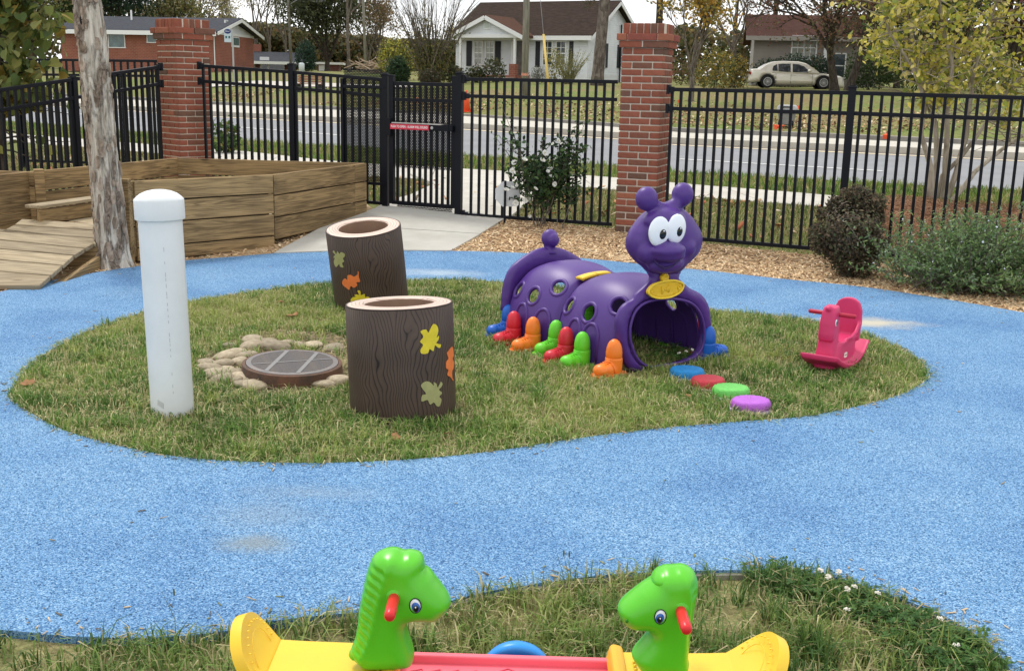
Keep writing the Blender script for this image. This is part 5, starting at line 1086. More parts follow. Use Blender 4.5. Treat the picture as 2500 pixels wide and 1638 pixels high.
# ------------------------------------------------------------------ green-horse seesaw in the foreground
SY = 2.43; SO = np.array([0.005, SY, 0.0]); sn = np.array([0, 1.0, 0])
SE = thing('seesaw', 'yellow and coral seesaw with two green horse heads facing each other, in front', 'seesaw', tuple(SO))
def SP(px, py, yo=0.0):
    p = plane_hit(px, py, SO + np.array([0, yo, 0]), sn); return np.array([p[0] - SO[0], p[2]])
k7 = lambda x, y: (500 + x / 3.4, 1300 + y / 3.4); k8 = lambda x, y: (1450 + x / 4.667, 1360 + y / 4.667)
def horse(mapf, outline, border, ear, handle, eye, nost, sgn, lbl):
    P = smooth_poly([SP(*mapf(x, y)) for x, y in outline], 4)
    if np.sum(P[:, 0] * np.roll(P[:, 1], -1) - np.roll(P[:, 0], -1) * P[:, 1]) < 0: P = P[::-1]
    B = smooth_poly([SP(*mapf(x, y)) for x, y in border], 6, False)            # raised seam between face and mane, top to bottom
    zz = B[::-1, 1]; xx = B[::-1, 0]; q = SP(*mapf(*eye)); ttop, tbot = B[:, 1].max(), B[:, 1].min()
    def relief(x, z, d):
        xb = np.interp(z, zz, xx); k = (x - xb) * sgn                          # k < 0: on the mane
        seam = .0065 * np.exp(-(k / .0065) ** 2) * (z < ttop + .004)
        mane = np.clip(-k / .010, 0, 1) * np.clip((ttop - z) / .02, 0, 1); t_ = (z + .30 * k) / .0205; saw = 1 - np.abs((t_ % 1.0) - .35) / .65
        cheek = .012 * np.exp(-(((x - q[0] + sgn * .01) / .055) ** 2 + ((z - q[1] + .01) / .045) ** 2))
        return (seam + mane * (-.013 + .011 * saw) + cheek) * np.clip(d / .008, 0, 1)
    mb = MB(); inflate(P, .054, .040, [], .0062, relief, .004, mb, both=True)
    e = [SP(*mapf(*p)) for p in ear]; me_ = mb.mesh('horse_head'); fix(me_)
    h = obj('horse_head', me_, M_GREEN, SE, True); h['label'] = lbl
    cs_ = h.modifiers.new('s', 'SMOOTH'); cs_.iterations = 2; cs_.factor = .4
    fl_ = MB(); a_ = math.atan2(e[2][1] - e[0][1], e[2][0] - e[0][0]); fl_.ball(((e[0][0] + e[2][0]) / 2, 0, (e[0][1] + e[2][1]) / 2 - .006), (math.hypot(*(e[2] - e[0])) / 2 * 1.2, .044, .019), 28, 16, Matrix.Rotation(-a_, 3, 'Y')); obj('forelock', fl_, M_GREEN, h, True)
    c = SP(*mapf(*eye))
    for s in (-1, 1):
        yy = s * .0640; w_ = obj('eye', MB().ball((0, 0, 0), (.0125, .004, .017), 20, 10), M_EYEW, h, True, loc=(c[0], yy, c[1]), rot=(0, R(-14) * sgn, 0))
    rim = MB().tube([(c[0] + .0135 * math.cos(a), -.0652, c[1] + .0180 * math.sin(a)) for a in np.linspace(0, 2 * math.pi, 24, endpoint=False)], .0012, 6, closed=True); obj('eye_outline', rim, M_EYEB, h, True)
    obj('iris', MB().ball((0, 0, 0), (.0098, .004, .0125), 18, 10), M_IRIS, h, True, loc=(c[0] + sgn * .0015, -.0675, c[1] - .003), rot=(0, R(-14) * sgn, 0))
    obj('pupil', MB().ball((0, 0, 0), (.0070, .004, .0095), 18, 10), M_EYEB, h, True, loc=(c[0] + sgn * .002, -.0687, c[1] - .0045)); obj('catchlight', MB().ball((0, 0, 0), (.0018, .002, .0022), 8, 6), M_EYEW, h, True, loc=(c[0] + sgn * .001, -.0720, c[1] - .001))
    hp = SP(*mapf(*handle))
    obj('handle', MB().tube([(hp[0], -.155, hp[1]), (hp[0], -.150, hp[1]), (hp[0], -.13, hp[1]), (hp[0], 0, hp[1]), (hp[0], .13, hp[1]), (hp[0], .15, hp[1]), (hp[0], .155, hp[1])], [.007, .012, .0135, .0125, .0135, .012, .007], 16), M_RED, SE, True)
    obj('handle_collar', MB().tube([(hp[0], -.050, hp[1]), (hp[0], -.059, hp[1])], [.022, .019], 20), M_GREEN, SE, True)
    nn = SP(*mapf(*nost)); obj('nostril', MB().ball((0, 0, 0), (.0035, .003, .0045), 10, 8), M('nostril_green', (.02, .16, .005), .5), h, True, loc=(nn[0], -.0475, nn[1]))
    return h
hL = [(1195, 1015), (1215, 950), (1255, 830), (1282, 620), (1318, 430), (1350, 300), (1390, 205), (1440, 160), (1530, 133), (1600, 135), (1640, 155), (1700, 152), (1770, 165), (1812, 200), (1828, 250), (1825, 282), (1880, 320), (1940, 400), (2010, 490), (2042, 550), (2038, 600), (1990, 660), (1915, 710), (1800, 705), (1715, 710), (1685, 745), (1685, 800), (1710, 880), (1740, 980), (1735, 1040), (1700, 1090), (1500, 1105), (1320, 1095), (1280, 1050)]
horse(k7, hL, [(1545, 190), (1525, 270), (1482, 400), (1450, 540), (1425, 660), (1405, 760), (1370, 850), (1325, 950), (1290, 1035), (1300, 1090)], [(1632, 185), (1720, 195), (1805, 262)], (1592, 450), (1768, 500), (2015, 600), 1, 'green horse head facing right')
hR = [(1085, 1210), (1075, 1120), (1090, 1000), (1115, 780), (1150, 560), (1180, 380), (1182, 260), (1150, 170), (1090, 115), (1000, 92), (920, 100), (830, 100), (740, 135), (690, 185), (660, 235), (560, 300), (440, 390), (330, 480), (272, 560), (275, 640), (310, 710), (390, 770), (470, 790), (590, 790), (625, 810), (610, 860), (530, 960), (450, 1050), (428, 1110), (470, 1190), (560, 1280), (800, 1290), (1040, 1285)]
horse(k8, hR, [(1046, 170), (1056, 300), (1072, 420), (1062, 540), (1040, 650), (1028, 760), (1022, 900), (1016, 1020), (1020, 1140), (1034, 1260)], [(880, 140), (800, 180), (680, 245)], (950, 480), (718, 530), (352, 620), -1, 'green horse head facing left')
# seats: flat board with an upturned rounded end
def seat(pts, wid, lbl):
    """pts: centre-line [(x,z)...] from inner end to tip"""
    c = smooth_poly(pts, 6, False); L_ = np.concatenate([[0], np.cumsum(np.hypot(*np.diff(c, axis=0).T))]); Lt = L_[-1]
    def wd(s):
        e = Lt - s; r_ = wid; return r_ * math.sqrt(max(1 - ((r_ - e) / r_) ** 2, 0)) if e < r_ else r_
    mb = MB(); nu, nv = 70, 25
    def pt(u, v):
        s = Lt * (1 - (1 - u) ** 1.6) * .9995; x = np.interp(s, L_, c[:, 0]); z = np.interp(s, L_, c[:, 1]); return (x, (2 * v - 1) * wd(s), z)
    mb.grid(pt, nu, nv); o = obj('seat', mb, M_YELLOW, SE, True); o['label'] = lbl
    sl = o.modifiers.new('s', 'SOLIDIFY'); sl.thickness = .028; sl.offset = 0; b = o.modifiers.new('b', 'BEVEL'); b.width = .011; b.segments = 4; b.limit_method = 'ANGLE'; b.angle_limit = R(50)
    # pressed bead ring on the upturned end
    bd = MB(); ax = np.array([c[-1][0] - c[-8][0], c[-1][1] - c[-8][1]]); ax /= np.linalg.norm(ax); ctr = np.array([np.interp(Lt - wid, L_, c[:, 0]), np.interp(Lt - wid, L_, c[:, 1])]); nrm_ = np.array([-ax[1], ax[0]]); 
    if nrm_[1] < 0: nrm_ = -nrm_
    for k in range(17):
        a = math.pi * (k / 16) * 1.15 - .12; q = ctr + ax * (.80 * wid * math.sin(a)) + nrm_ * .0142; bd.ball((q[0], .82 * wid * math.cos(a), q[1]), (.0034, .0034, .0022), 8, 6)
    obj('bead_ring', bd, M_YELLOW, o, True)
    gv = MB().tube([(*(lambda q, a: (q[0], .60 * wid * math.cos(a), q[1]))(ctr + ax * (.60 * wid * math.sin(a)) + nrm_ * .0142, a),) for a in np.linspace(-.1, math.pi + .1, 26)], .0009, 6); obj('pressed_ring', gv, M_YELLOW, o, True)
    return o, ctr, ax, nrm_
zs = SP(800, 1595, 0.1)[1]
xin0 = SP(958, 1590)[0]; xin1 = SP(1525, 1605)[0]
zl = SP(760, 1568, .13)[1] - .0; zr_ = SP(1700, 1597, .13)[1]
tipL, tipR = SP(588, 1500, .02), SP(1905, 1552, .02)
seat([(xin0 + .0, zl), (xin0 - .12, zl), (SP(676, 1590)[0], zl + .004), (SP(650, 1580)[0], zl + .012), ((SP(632, 1560)[0] + tipL[0]) / 2, (zl + tipL[1]) / 2 + .005), tuple(tipL)], .108, 'yellow seat with upturned end, left')
seat([(xin1 - .02, zr_), (xin1 + .12, zr_), (SP(1780, 1600)[0], zr_ + .004), (SP(1812, 1590)[0], zr_ + .012), ((SP(1840, 1590)[0] + tipR[0]) / 2, (zr_ + tipR[1]) / 2 + .003), tuple(tipR)], .108, 'yellow seat with upturned end, right')
for s_, x_, z_ in ((-1, xin0, zl), (1, xin1, zr_)):
    obj('seat_lip', MB().box((0, 0, 0), (.035, .26, .05)), M('amber_plastic', (.80, .42, .03), .4), SE, loc=(x_ + s_ * .0 + (-.012 if s_ > 0 else -.004), 0, z_ + .002), rot=(0, R(14) * s_, 0), bevel=.012, seg=3)
    dts = MB()
    for k in range(7): dts.ball((x_ + s_ * (.03 + .0), (k - 3) * .018 - .0, z_ + .018), (.005, .005, .004), 8, 6)
    obj('bead_row', dts, M_YELLOW, SE, True)
# beam with raised edges and pressed tread marks
zb0, zb1 = SP(960, 1589, .115)[1], SP(1525, 1606, .115)[1]
bmL, bmR = xin0 + .012, xin1 - .012; bl = bmR - bmL; tiltb = math.atan2(zb1 - zb0, bl)
BMO = obj('beam', MB().box((0, 0, -.055), (bl, .23, .07)).box((0, .107, -.024), (bl, .02, .05)).box((0, -.107, -.024), (bl, .02, .05)), M_PINKRED, SE, loc=((bmL + bmR) / 2, 0, (zb0 + zb1) / 2), rot=(0, -tiltb, 0), bevel=.005, seg=3)
tm = MB()
for i in range(-5, 6):
    for (yo_, fl_) in ((.06, 1), (-.02, -1)):
        x = i * .045
        if i == 0: 
            tm.tube([(x - .03, yo_, -.0195), (x, yo_ + .02, -.0195)], .0022, 5); tm.tube([(x, yo_ + .02, -.0195), (x + .03, yo_, -.0195)], .0022, 5)
        else:
            s = 1 if i < 0 else -1; tm.tube([(x - .014, yo_ - .006 * s, -.0195), (x + .014, yo_ + .006 * s, -.0195)], .0022, 5); tm.tube([(x + .014 * s, yo_ + .006, -.0195), (x + .018 * s, yo_ - .008, -.0195)], .0018, 5)
obj('tread_marks', tm, M('coral_shadow_groove', (.62, .055, .095), .5), BMO, True)
# blue rocker base under the middle
bs = MB(); cxb = SP(1264, 1560)[0]
def wheel(yo):
    bs.lathe([(.0, -.016), (.070, -.014), (.082, -.02), (.090, -.016), (.094, 0), (.090, .016), (.082, .02), (.070, .012), (.0, .014)], 48)
wheel(0); wm = bs.mesh('pivot_wheel'); fix(wm); wm.materials.append(M_BLUEP); wm.polygons.foreach_set('use_smooth', [True] * len(wm.polygons))
for yo in (-.155, .155): inst('pivot_wheel', wm, SE, (cxb, yo, .128), (R(90), 0, 0))
obj('pivot_bar', MB().tube([(cxb, -.15, .132), (cxb, .15, .132)], .045, 20), M_BLUEP, SE, True)
obj('keel', MB().prism([(-.28, .0), (.28, .0), (.20, .08), (.08, .17), (-.08, .17), (-.20, .08)], -.07, .07, 'y'), M_BLUEP, SE, loc=(cxb, 0, 0), bevel=.012)

# ------------------------------------------------------------------ grass, clover, chips, litter
def vnoise(P, scale, seed=0):
    r_ = np.random.default_rng(seed); g_ = r_.random((64, 64)); q = np.asarray(P) * scale; i = np.floor(q).astype(int); f = q - i; f = f * f * (3 - 2 * f)
    a = g_[i[:, 0] % 64, i[:, 1] % 64]; b = g_[(i[:, 0] + 1) % 64, i[:, 1] % 64]; c = g_[i[:, 0] % 64, (i[:, 1] + 1) % 64]; d = g_[(i[:, 0] + 1) % 64, (i[:, 1] + 1) % 64]
    return (a * (1 - f[:, 0]) + b * f[:, 0]) * (1 - f[:, 1]) + (c * (1 - f[:, 0]) + d * f[:, 0]) * f[:, 1]
def scatter(poly, n, holes=()):
    poly = np.asarray(poly); lo, hi = poly.min(0), poly.max(0); o = []; tot = 0
    while tot < n:
        Q = lo + rng.random((n, 2)) * (hi - lo); k = inpoly(Q, poly)
        for h in holes: k &= ~inpoly(Q, h)
        o.append(Q[k]); tot += k.sum()
    return np.concatenate(o)[:n]
def blades(name, P, zf, hmin, hmax, wd, label, cols, lean=.6, seed=3, straw=.3, parent=None, tall=None):
    n = len(P); r_ = np.random.default_rng(seed); a = r_.uniform(0, 2 * math.pi, n); ln = r_.gamma(2, lean / 2, n); h = r_.uniform(hmin, hmax, n)
    ns = vnoise(P, 2.3, seed); n2 = vnoise(P, 7, seed + 1); h *= .65 + .7 * n2
    if tall is not None: h *= tall
    d = np.stack([np.cos(a), np.sin(a)], 1); s = np.stack([-d[:, 1], d[:, 0]], 1); w_ = wd * r_.uniform(.6, 1.3, n)
    z0 = zf(P); V = np.zeros((n, 5, 3), np.float32)
    V[:, 0, :2] = P - s * w_[:, None] / 2; V[:, 1, :2] = P + s * w_[:, None] / 2; V[:, 0, 2] = V[:, 1, 2] = z0 - .004
    m = P + d * (h * ln * .35)[:, None]; V[:, 2, :2] = m + s * w_[:, None] * .42; V[:, 3, :2] = m - s * w_[:, None] * .42; V[:, 2, 2] = V[:, 3, 2] = z0 + h * .6
    V[:, 4, :2] = P + d * (h * ln)[:, None]; V[:, 4, 2] = z0 + h * np.clip(1.05 - .35 * ln, .25, 1)
    base = np.arange(n)[:, None] * 5; F = np.concatenate([base + np.array([0, 1, 2, 3]), base + np.array([3, 2, 4])], 1).ravel(); sz = np.tile([4, 3], n)
    n3 = vnoise(P, .8, seed + 7); t = np.clip(ns * 1.3 + n3 * 1.1 - .72 + r_.normal(0, .22, n), 0, .999); c = np.asarray(cols[:-1])[(t * (len(cols) - 1)).astype(int)]
    st = r_.random(n) < straw * (1.7 - 1.5 * n2); c = np.where(st[:, None], np.asarray(cols[-1]), c) * r_.uniform(.75, 1.25, (n, 1))
    o = obj(name, fast_mesh(name, V.reshape(-1, 3), F, sz, np.repeat(c, 2, 0)), M_GRASS, parent); o['kind'] = 'stuff'
    if label: o['label'] = label
    return o
GC = [(.31, .36, .10), (.24, .33, .08), (.18, .29, .06), (.125, .235, .045), (.085, .175, .034), (.54, .48, .26)]
sNc, sFc, bC, dC = sN[:2], sF[:2], bp_[:2], dcn[:2]
def clear(P, items, keep=True):
    k = np.ones(len(P), bool)
    for c, r_ in items: k &= np.hypot(*(P - np.asarray(c)).T) > r_
    return P[k]
soil_poly = smooth_poly([G(*p)[:2] for p in [(490, 880), (560, 838), (650, 815), (760, 812), (860, 835), (880, 880), (850, 950), (740, 962), (600, 965), (500, 930)]], 4)
P = scatter(island, 140000); P = clear(P, [(sNc, .25), (sFc, .25), (bC, .10), (dC, .285)])
P = P[~(inpoly(P, soil_poly) & (rng.random(len(P)) < .93))]
P = P[polydist(P, island) > .006]
ib = island[rng.integers(0, len(island), 7000)] + rng.normal(0, .03, (7000, 2)); ib = ib[polydist(ib, island) < .016]; blades('grass', ib, lambda P: np.zeros(len(P)) + .012, .020, .05, .0046, 'grass blades spilling over the edge of the island', GC, 1.1, 29, .3)
it_c = scatter(island, 900); it_c = clear(it_c, [(sNc, .3), (sFc, .3), (bC, .12), (dC, .34)]); it_c = it_c[polydist(it_c, island) > .05]
it_p = np.concatenate([c + rng.normal(0, .020, (26, 2)) for c in it_c]); q_ = it_p - CO[:2]; it_p = it_p[~((np.abs(q_ @ cb_[:2] + .03) < .50) & (q_ @ ca_[:2] > -.10) & (q_ @ ca_[:2] < 1.25))]
blades('grass', it_p, lambda P: np.zeros(len(P)) + .004, .045, .085, .0052, 'taller tufts in the island grass', GC, .8, 23, .2)
q_ = P - CO[:2]; lx, ly = q_ @ cb_[:2], q_ @ ca_[:2]; P = P[~((np.abs(lx + .03) < .33) & (ly > -.075) & (ly < .05))]; P = P[~((np.abs(P - CO[:2]) @ np.array([1, 1]) < 0))]
q_ = P - CO[:2]; lx, ly = q_ @ cb_[:2], q_ @ ca_[:2]; P = P[~((np.abs(lx + .03) < .36) & (ly > .0) & (ly < 1.1) & (rng.random(len(P)) < .45))]
blades('grass', P, lambda P: np.zeros(len(P)) + .004, .024, .062, .0050, 'short mixed green and straw grass covering the island', GC, .85, 3, .36)
P = scatter(fg_poly, 52000); P = P[(vnoise(P, 3.1, 9) > .30) | (rng.random(len(P)) < .18)]; P = P[polydist(P, near_edge) > .005]
cl_c = scatter(fg_poly, 430); cl_p = np.concatenate([c + rng.normal(0, .022, (34, 2)) for c in cl_c]); cl_p = cl_p[inpoly(cl_p, fg_poly)]
blades('grass', cl_p, lambda P: np.zeros(len(P)) - .004, .045, .10, .0052, 'longer tufts standing in the front grass', [(.15, .23, .05), (.10, .18, .04), (.07, .14, .03), (.045, .10, .022), (.42, .37, .19)], .75, 15, .12)
blades('grass', P, lambda P: np.zeros(len(P)) - .004, .030, .085, .0050, 'longer uneven grass around the seesaw', [(.25, .30, .085), (.18, .26, .065), (.125, .21, .048), (.085, .16, .036), (.055, .115, .025), (.48, .42, .23)], .8, 5, .34)
verge1 = np.array([AT(x, 400, y)[:2] for x, y in [(-300, 14.2), (400, 14.2), (930, 12.95), (1130, 12.5), (1240, 12.2), (1490, 11.75), (1640, 11.3), (2100, 10.6), (2700, 10), (2900, 14)]] )
swn = xs_at(SWN, np.linspace(9, -9, 40)); verge1 = np.vstack([verge1[:-1], swn])
P = scatter(verge1, 60000, [np.array(outer)]); P = P[~inpoly(P, straw)]
blades('grass', P, lambda P: Tn(P[:, 1]) - .03, .03, .075, .009, 'patchy lawn between the fence and the sidewalk', [(.22, .21, .07), (.19, .21, .06), (.15, .19, .045), (.12, .165, .035), (.09, .13, .03), (.40, .31, .16)], .8, 7, .4)
X_ = np.linspace(-14, 14, 60); a_ = xs_at(SWF, X_); b_ = xs_at(RDN, X_); verge2 = np.vstack([a_, b_[::-1]])
P = scatter(verge2, 42000); blades('grass', P, lambda P: np.full(len(P), ZR - .03), .05, .12, .013, 'brighter verge grass between the sidewalk and the road', [(.20, .24, .06), (.17, .25, .05), (.14, .24, .04), (.11, .20, .03), (.09, .16, .03), (.40, .32, .15)], .6, 8, .22)
def flakes(name, P, zf, L0, L1, W0, W1, cols, label, thick=.004, seed=1, mat=None, tilt=.35, z_up=.012):
    n = len(P); r_ = np.random.default_rng(seed); a = r_.uniform(0, 2 * math.pi, n); l_ = r_.uniform(L0, L1, n) / 2; w_ = r_.uniform(W0, W1, n) / 2
    u = np.stack([np.cos(a), np.sin(a), r_.normal(0, tilt, n)], 1); v = np.stack([-np.sin(a), np.cos(a), r_.normal(0, tilt, n)], 1); nn = np.cross(u, v); nn /= np.linalg.norm(nn, axis=1)[:, None]
    c = np.concatenate([P, (zf(P) + r_.uniform(.002, z_up, n))[:, None]], 1); V = np.zeros((n, 8, 3), np.float32); k = 0
    for t in (-1, 1):
        for (x, y) in ((-1, -1), (1, -.8), (.9, 1), (-.85, .8)): V[:, k] = c + u * (l_ * x)[:, None] + v * (w_ * y)[:, None] + nn * (t * thick / 2); k += 1
    q = np.array([4, 5, 6, 7, 0, 1, 5, 4, 1, 2, 6, 5, 2, 3, 7, 6, 3, 0, 4, 7]); F = (np.arange(n)[:, None] * 8 + q).ravel()
    cc_ = np.asarray(cols)[r_.integers(0, len(cols), n)] * r_.uniform(.7, 1.25, (n, 1))
    o = obj(name, fast_mesh(name, V.reshape(-1, 3), F, np.full(5 * n, 4), np.repeat(cc_, 5, 0)), mat or M_CHIP); o['kind'] = 'stuff'; o['label'] = label; return o
CH = [(.66, .46, .26), (.74, .55, .33), (.58, .39, .22), (.46, .29, .16), (.78, .62, .41), (.34, .21, .12)]
rp_ = np.vstack([mulch_right]); P = scatter(rp_, 34000, ); flakes('wood_chips', P, lambda P: Tn(P[:, 1]) + .006, .02, .06, .006, .018, CH, 'tan wood chips spread between the rubber and the fence')
P = scatter(mulch_left, 14000); P = P[(P[:, 1] < 11.6)]; flakes('wood_chips', P, lambda P: Tn(P[:, 1]) + .006, .02, .06, .006, .018, CH, 'wood chips in the strip beside the ramp and sandbox', seed=2)
P = scatter(straw, 9000); flakes('pine_needles', P, lambda P: Tn(P[:, 1]), .08, .2, .003, .007, [(.24, .12, .065), (.32, .17, .09), (.17, .085, .05), (.40, .24, .14)], 'rusty pine needles mulching the multi-stem tree', .002, 3, None, .3, .07)
P = scatter(soil_poly, 1300, ); P = clear(P, [(dC, .27)]); flakes('dry_grass', P, lambda P: np.zeros(len(P)) + .006, .03, .10, .002, .005, [(.45, .37, .22), (.35, .28, .17), (.28, .22, .13)], 'dead grass clippings on the soil round the drain', .002, 4, None, .25, .02)
# leaf litter on the far lawn and the near verge
Xl = rng.uniform(-20, 24, 8000); Sl = rng.gamma(1.6, 2.2, 8000) + .5; Yl = np.array([kerb_y(x) for x in Xl]) + Sl; P = np.stack([Xl, Yl], 1); P = P[(vnoise(P, .25, 5) > .35)]
flakes('leaf_litter', P, lambda P: np.array([TF(a, b) for a, b in P]), .05, .13, .035, .08, [(.30, .17, .08), (.38, .24, .12), (.48, .36, .2), (.22, .12, .07), (.55, .46, .3)], 'brown fallen leaves along the far kerb', .004, 5, None, .5, .05)
P = scatter(verge1, 420, [straw]); flakes('leaf_litter', P, lambda P: Tn(P[:, 1]), .03, .09, .02, .05, [(.34, .17, .07), (.45, .33, .2), (.40, .13, .06), (.55, .46, .34)], 'scattered dry leaves on the lawn beyond the fence', .003, 6, None, .5, .05)
# single fallen leaves close by
fl_me = []
for kd in ('maple', 'oak'):
    pts = leaf_outline(kd, .03); n = len(pts); c_ = lambda a, b: (a, b, .012 * math.sin(a * 60) + .018 * (abs(b) / .03) ** 2 * .5 + .004)
    me = MB().add([c_(a, b) for a, b in pts] + [(c_(a, b)[0], c_(a, b)[1], c_(a, b)[2] - .0015) for a, b in pts], [tuple(range(n)), tuple(range(2 * n - 1, n - 1, -1))] + [(i, i + n, (i + 1) % n + n, (i + 1) % n) for i in range(n)]).mesh('fallen_leaf'); fix(me); me.materials.append(M('dry_leaf_' + kd, (.20, .085, .035), .8, vcol=(.32, .17, .07), vscale=40)); fl_me.append(me)
for i, (px, py, k, sc_, lbl) in enumerate([(712, 787, 0, 1.3, 'curled brown leaf on the grass behind the drain'), (965, 1090, 1, 1.0, 'small brown leaf near the lower edge of the grass island'), (70, 955, 1, 1.2, 'dark leaf at the left tip of the grass island'), (688, 752, 0, .8, 'pale dry leaf on the grass left of the tilted stump'), (1518, 905, 0, 1.2, 'brown leaf caught beside the orange front boot'), (1095, 1080, 1, .7, 'tiny brown leaf on the grass below the stumps'), (1680, 985, 1, .6, 'dry leaf between the stepping stones and the blue surface')]):
    p = G(px, py); o = bpy.data.objects.new('fallen_leaf', fl_me[k]); COL.objects.link(o); o.location = (p[0], p[1], .042); o.rotation_euler = (.5 * math.sin(i * 2.1), .4, i * 1.3); o.scale = (sc_,) * 3; tag(o, lbl, 'leaf', 'single fallen leaves')
# clover with white flower heads
clover_poly = smooth_poly([G(*p)[:2] for p in [(1845, 1420), (1900, 1392), (1990, 1412), (2090, 1448), (2190, 1490), (2290, 1540), (2380, 1590), (2440, 1640), (2380, 1670), (2280, 1640), (2180, 1570), (2080, 1520), (1960, 1470)]], 4)
def clover(name, poly, n, label, h0, h1, s0, fl=0):
    P = scatter(poly, n); r_ = np.random.default_rng(12); V = []; F = []; sz = []; C = []; o = 0
    hh = r_.uniform(h0, h1, n) * (.5 + vnoise(P, 9, 4)); P = P + r_.normal(0, .035, P.shape)
    for i in range(n):
        a0 = r_.uniform(0, 2 * math.pi); s = s0 * r_.uniform(.7, 1.3); tl_ = r_.normal(0, .35, 2); g_ = np.array([(.045, .12, .022), (.06, .15, .03), (.035, .095, .02), (.09, .18, .045)][r_.integers(4)])
        for k in range(3):
            a = a0 + k * 2.094; d = np.array([math.cos(a), math.sin(a)]); e_ = np.array([-d[1], d[0]])
            for (x, y) in ((.0, 0), (.6, -.5), (1.1, -.35), (1.0, 0), (1.1, .35), (.6, .5)):
                q = d * x * s + e_ * y * s; V.append((P[i, 0] + q[0], P[i, 1] + q[1], hh[i] + q @ tl_ + .1 * abs(y) * s))
            F += [o, o + 1, o + 2, o + 3, o + 4, o + 5]; sz.append(6); C.append(g_ * r_.uniform(.8, 1.25)); o += 6
    ob = obj(name, fast_mesh(name, V, F, sz, np.array(C)), M_LEAF); ob['kind'] = 'stuff'; ob['label'] = label; return ob
clover('clover', clover_poly, 1900, 'clover patch along the front edge of the blue surface at right', .008, .045, .0105)
cl2 = smooth_poly([G(*p)[:2] for p in [(1570, 875), (1640, 850), (1690, 850), (1700, 875), (1640, 895)]], 3); clover('clover', cl2, 260, 'clover growing inside the mouth of the tunnel', .03, .06, .011)
fm = MB()
for k in range(26):
    a, b = random.uniform(0, 6.28), math.acos(random.uniform(-.4, 1)); d = Vector((math.cos(a) * math.sin(b), math.sin(a) * math.sin(b), math.cos(b))); fm.tube([d * .003, d * .0095, d * .011], [.001, .0024, .0006], 5)
fme = fm.mesh('flower_head'); fme.materials.append(M('clover_white', (.74, .70, .62), .8)); stm = MB().tube([(0, 0, -.06), (.003, 0, -.03), (0, 0, 0)], .0012, 5).mesh('stem'); stm.materials.append(M('stem_green', (.10, .18, .04), .7))
for (px, py, h, lbl) in [(2003, 1392, .075, 'white clover flower at the top edge of the clover patch, left of two'), (2022, 1408, .07, 'white clover flower standing low in the front of the top trio'), (2048, 1396, .075, 'white clover flower at the top right of the top trio'), (2068, 1438, .07, 'clover flower below the top trio'), (2086, 1432, .07, 'clover flower over the blue edge right of the top trio'), (2068, 1488, .06, 'round clover flower in the middle of the patch'), (2143, 1448, .075, 'clover flower leaning over the blue rubber edge'), (2295, 1510, .06, 'clover flower at the lower right of the patch'), (2335, 1575, .05, 'half-hidden clover flower at the bottom of the patch'), (1658, 862, .06, 'clover flower in the tunnel mouth, left'), (1675, 858, .065, 'clover flower in the tunnel mouth, middle'), (1690, 854, .065, 'clover flower in the tunnel mouth, right')]:
    p = plane_hit(px, py, np.array([0, 0, h]), np.array([0, 0, 1.])); t = thing('clover_flower', lbl, 'flower', tuple(p), random.uniform(0, 6), 'white clover flowers'); inst('flower_head', fme, t, (0, 0, 0)); inst('stem', stm, t, (0, 0, 0))
wd_ = []
for k, (px, py) in enumerate([(250, 985), (1175, 900), (1230, 912), (1345, 945), (640, 1040), (845, 985), (520, 1060), (960, 690), (1240, 885)]): wd_.append(G(px, py)[:2])

# ------------------------------------------------------------------ plants
def leaves(name, C, size, cols, mat, parent, seed=0, aspect=.55, normal_up=.0, jit=.3, droop=0.0, heart=False):
    C = np.asarray(C, float); n = len(C); r_ = np.random.default_rng(seed)
    nn = r_.normal(0, 1, (n, 3)); nn[:, 2] += normal_up; nn /= np.linalg.norm(nn, axis=1)[:, None]
    u = np.cross(nn, r_.normal(0, 1, (n, 3))); u /= np.linalg.norm(u, axis=1)[:, None] + 1e-9; u[:, 2] -= droop; u /= np.linalg.norm(u, axis=1)[:, None]; v = np.cross(nn, u); v /= np.linalg.norm(v, axis=1)[:, None] + 1e-9
    s = (size * r_.uniform(1 - jit, 1 + jit, n))[:, None]
    if heart: T_ = [(-.42, 0, 0), (-.52, .26, .05), (-.28, .48, .10), (.05, .44, .08), (.35, .22, .02), (.62, 0, -.06), (.35, -.22, .02), (.05, -.44, .08), (-.28, -.48, .10), (-.52, -.26, .05)]
    else: T_ = [(-.5, 0, 0), (-.1, aspect * .5, .06), (.25, aspect * .4, .03), (.5, 0, -.08), (.25, -aspect * .4, .03), (-.1, -aspect * .5, .06)]
    m = len(T_); V = np.stack([C + u * s * a + v * s * b + nn * s * c for a, b, c in T_], 1).reshape(-1, 3)
    c = np.asarray(cols)[r_.integers(0, len(cols), n)] * r_.uniform(.75, 1.25, (n, 1))
    return obj(name, fast_mesh(name, V, np.arange(n * m), np.full(n, m), c), mat, parent)
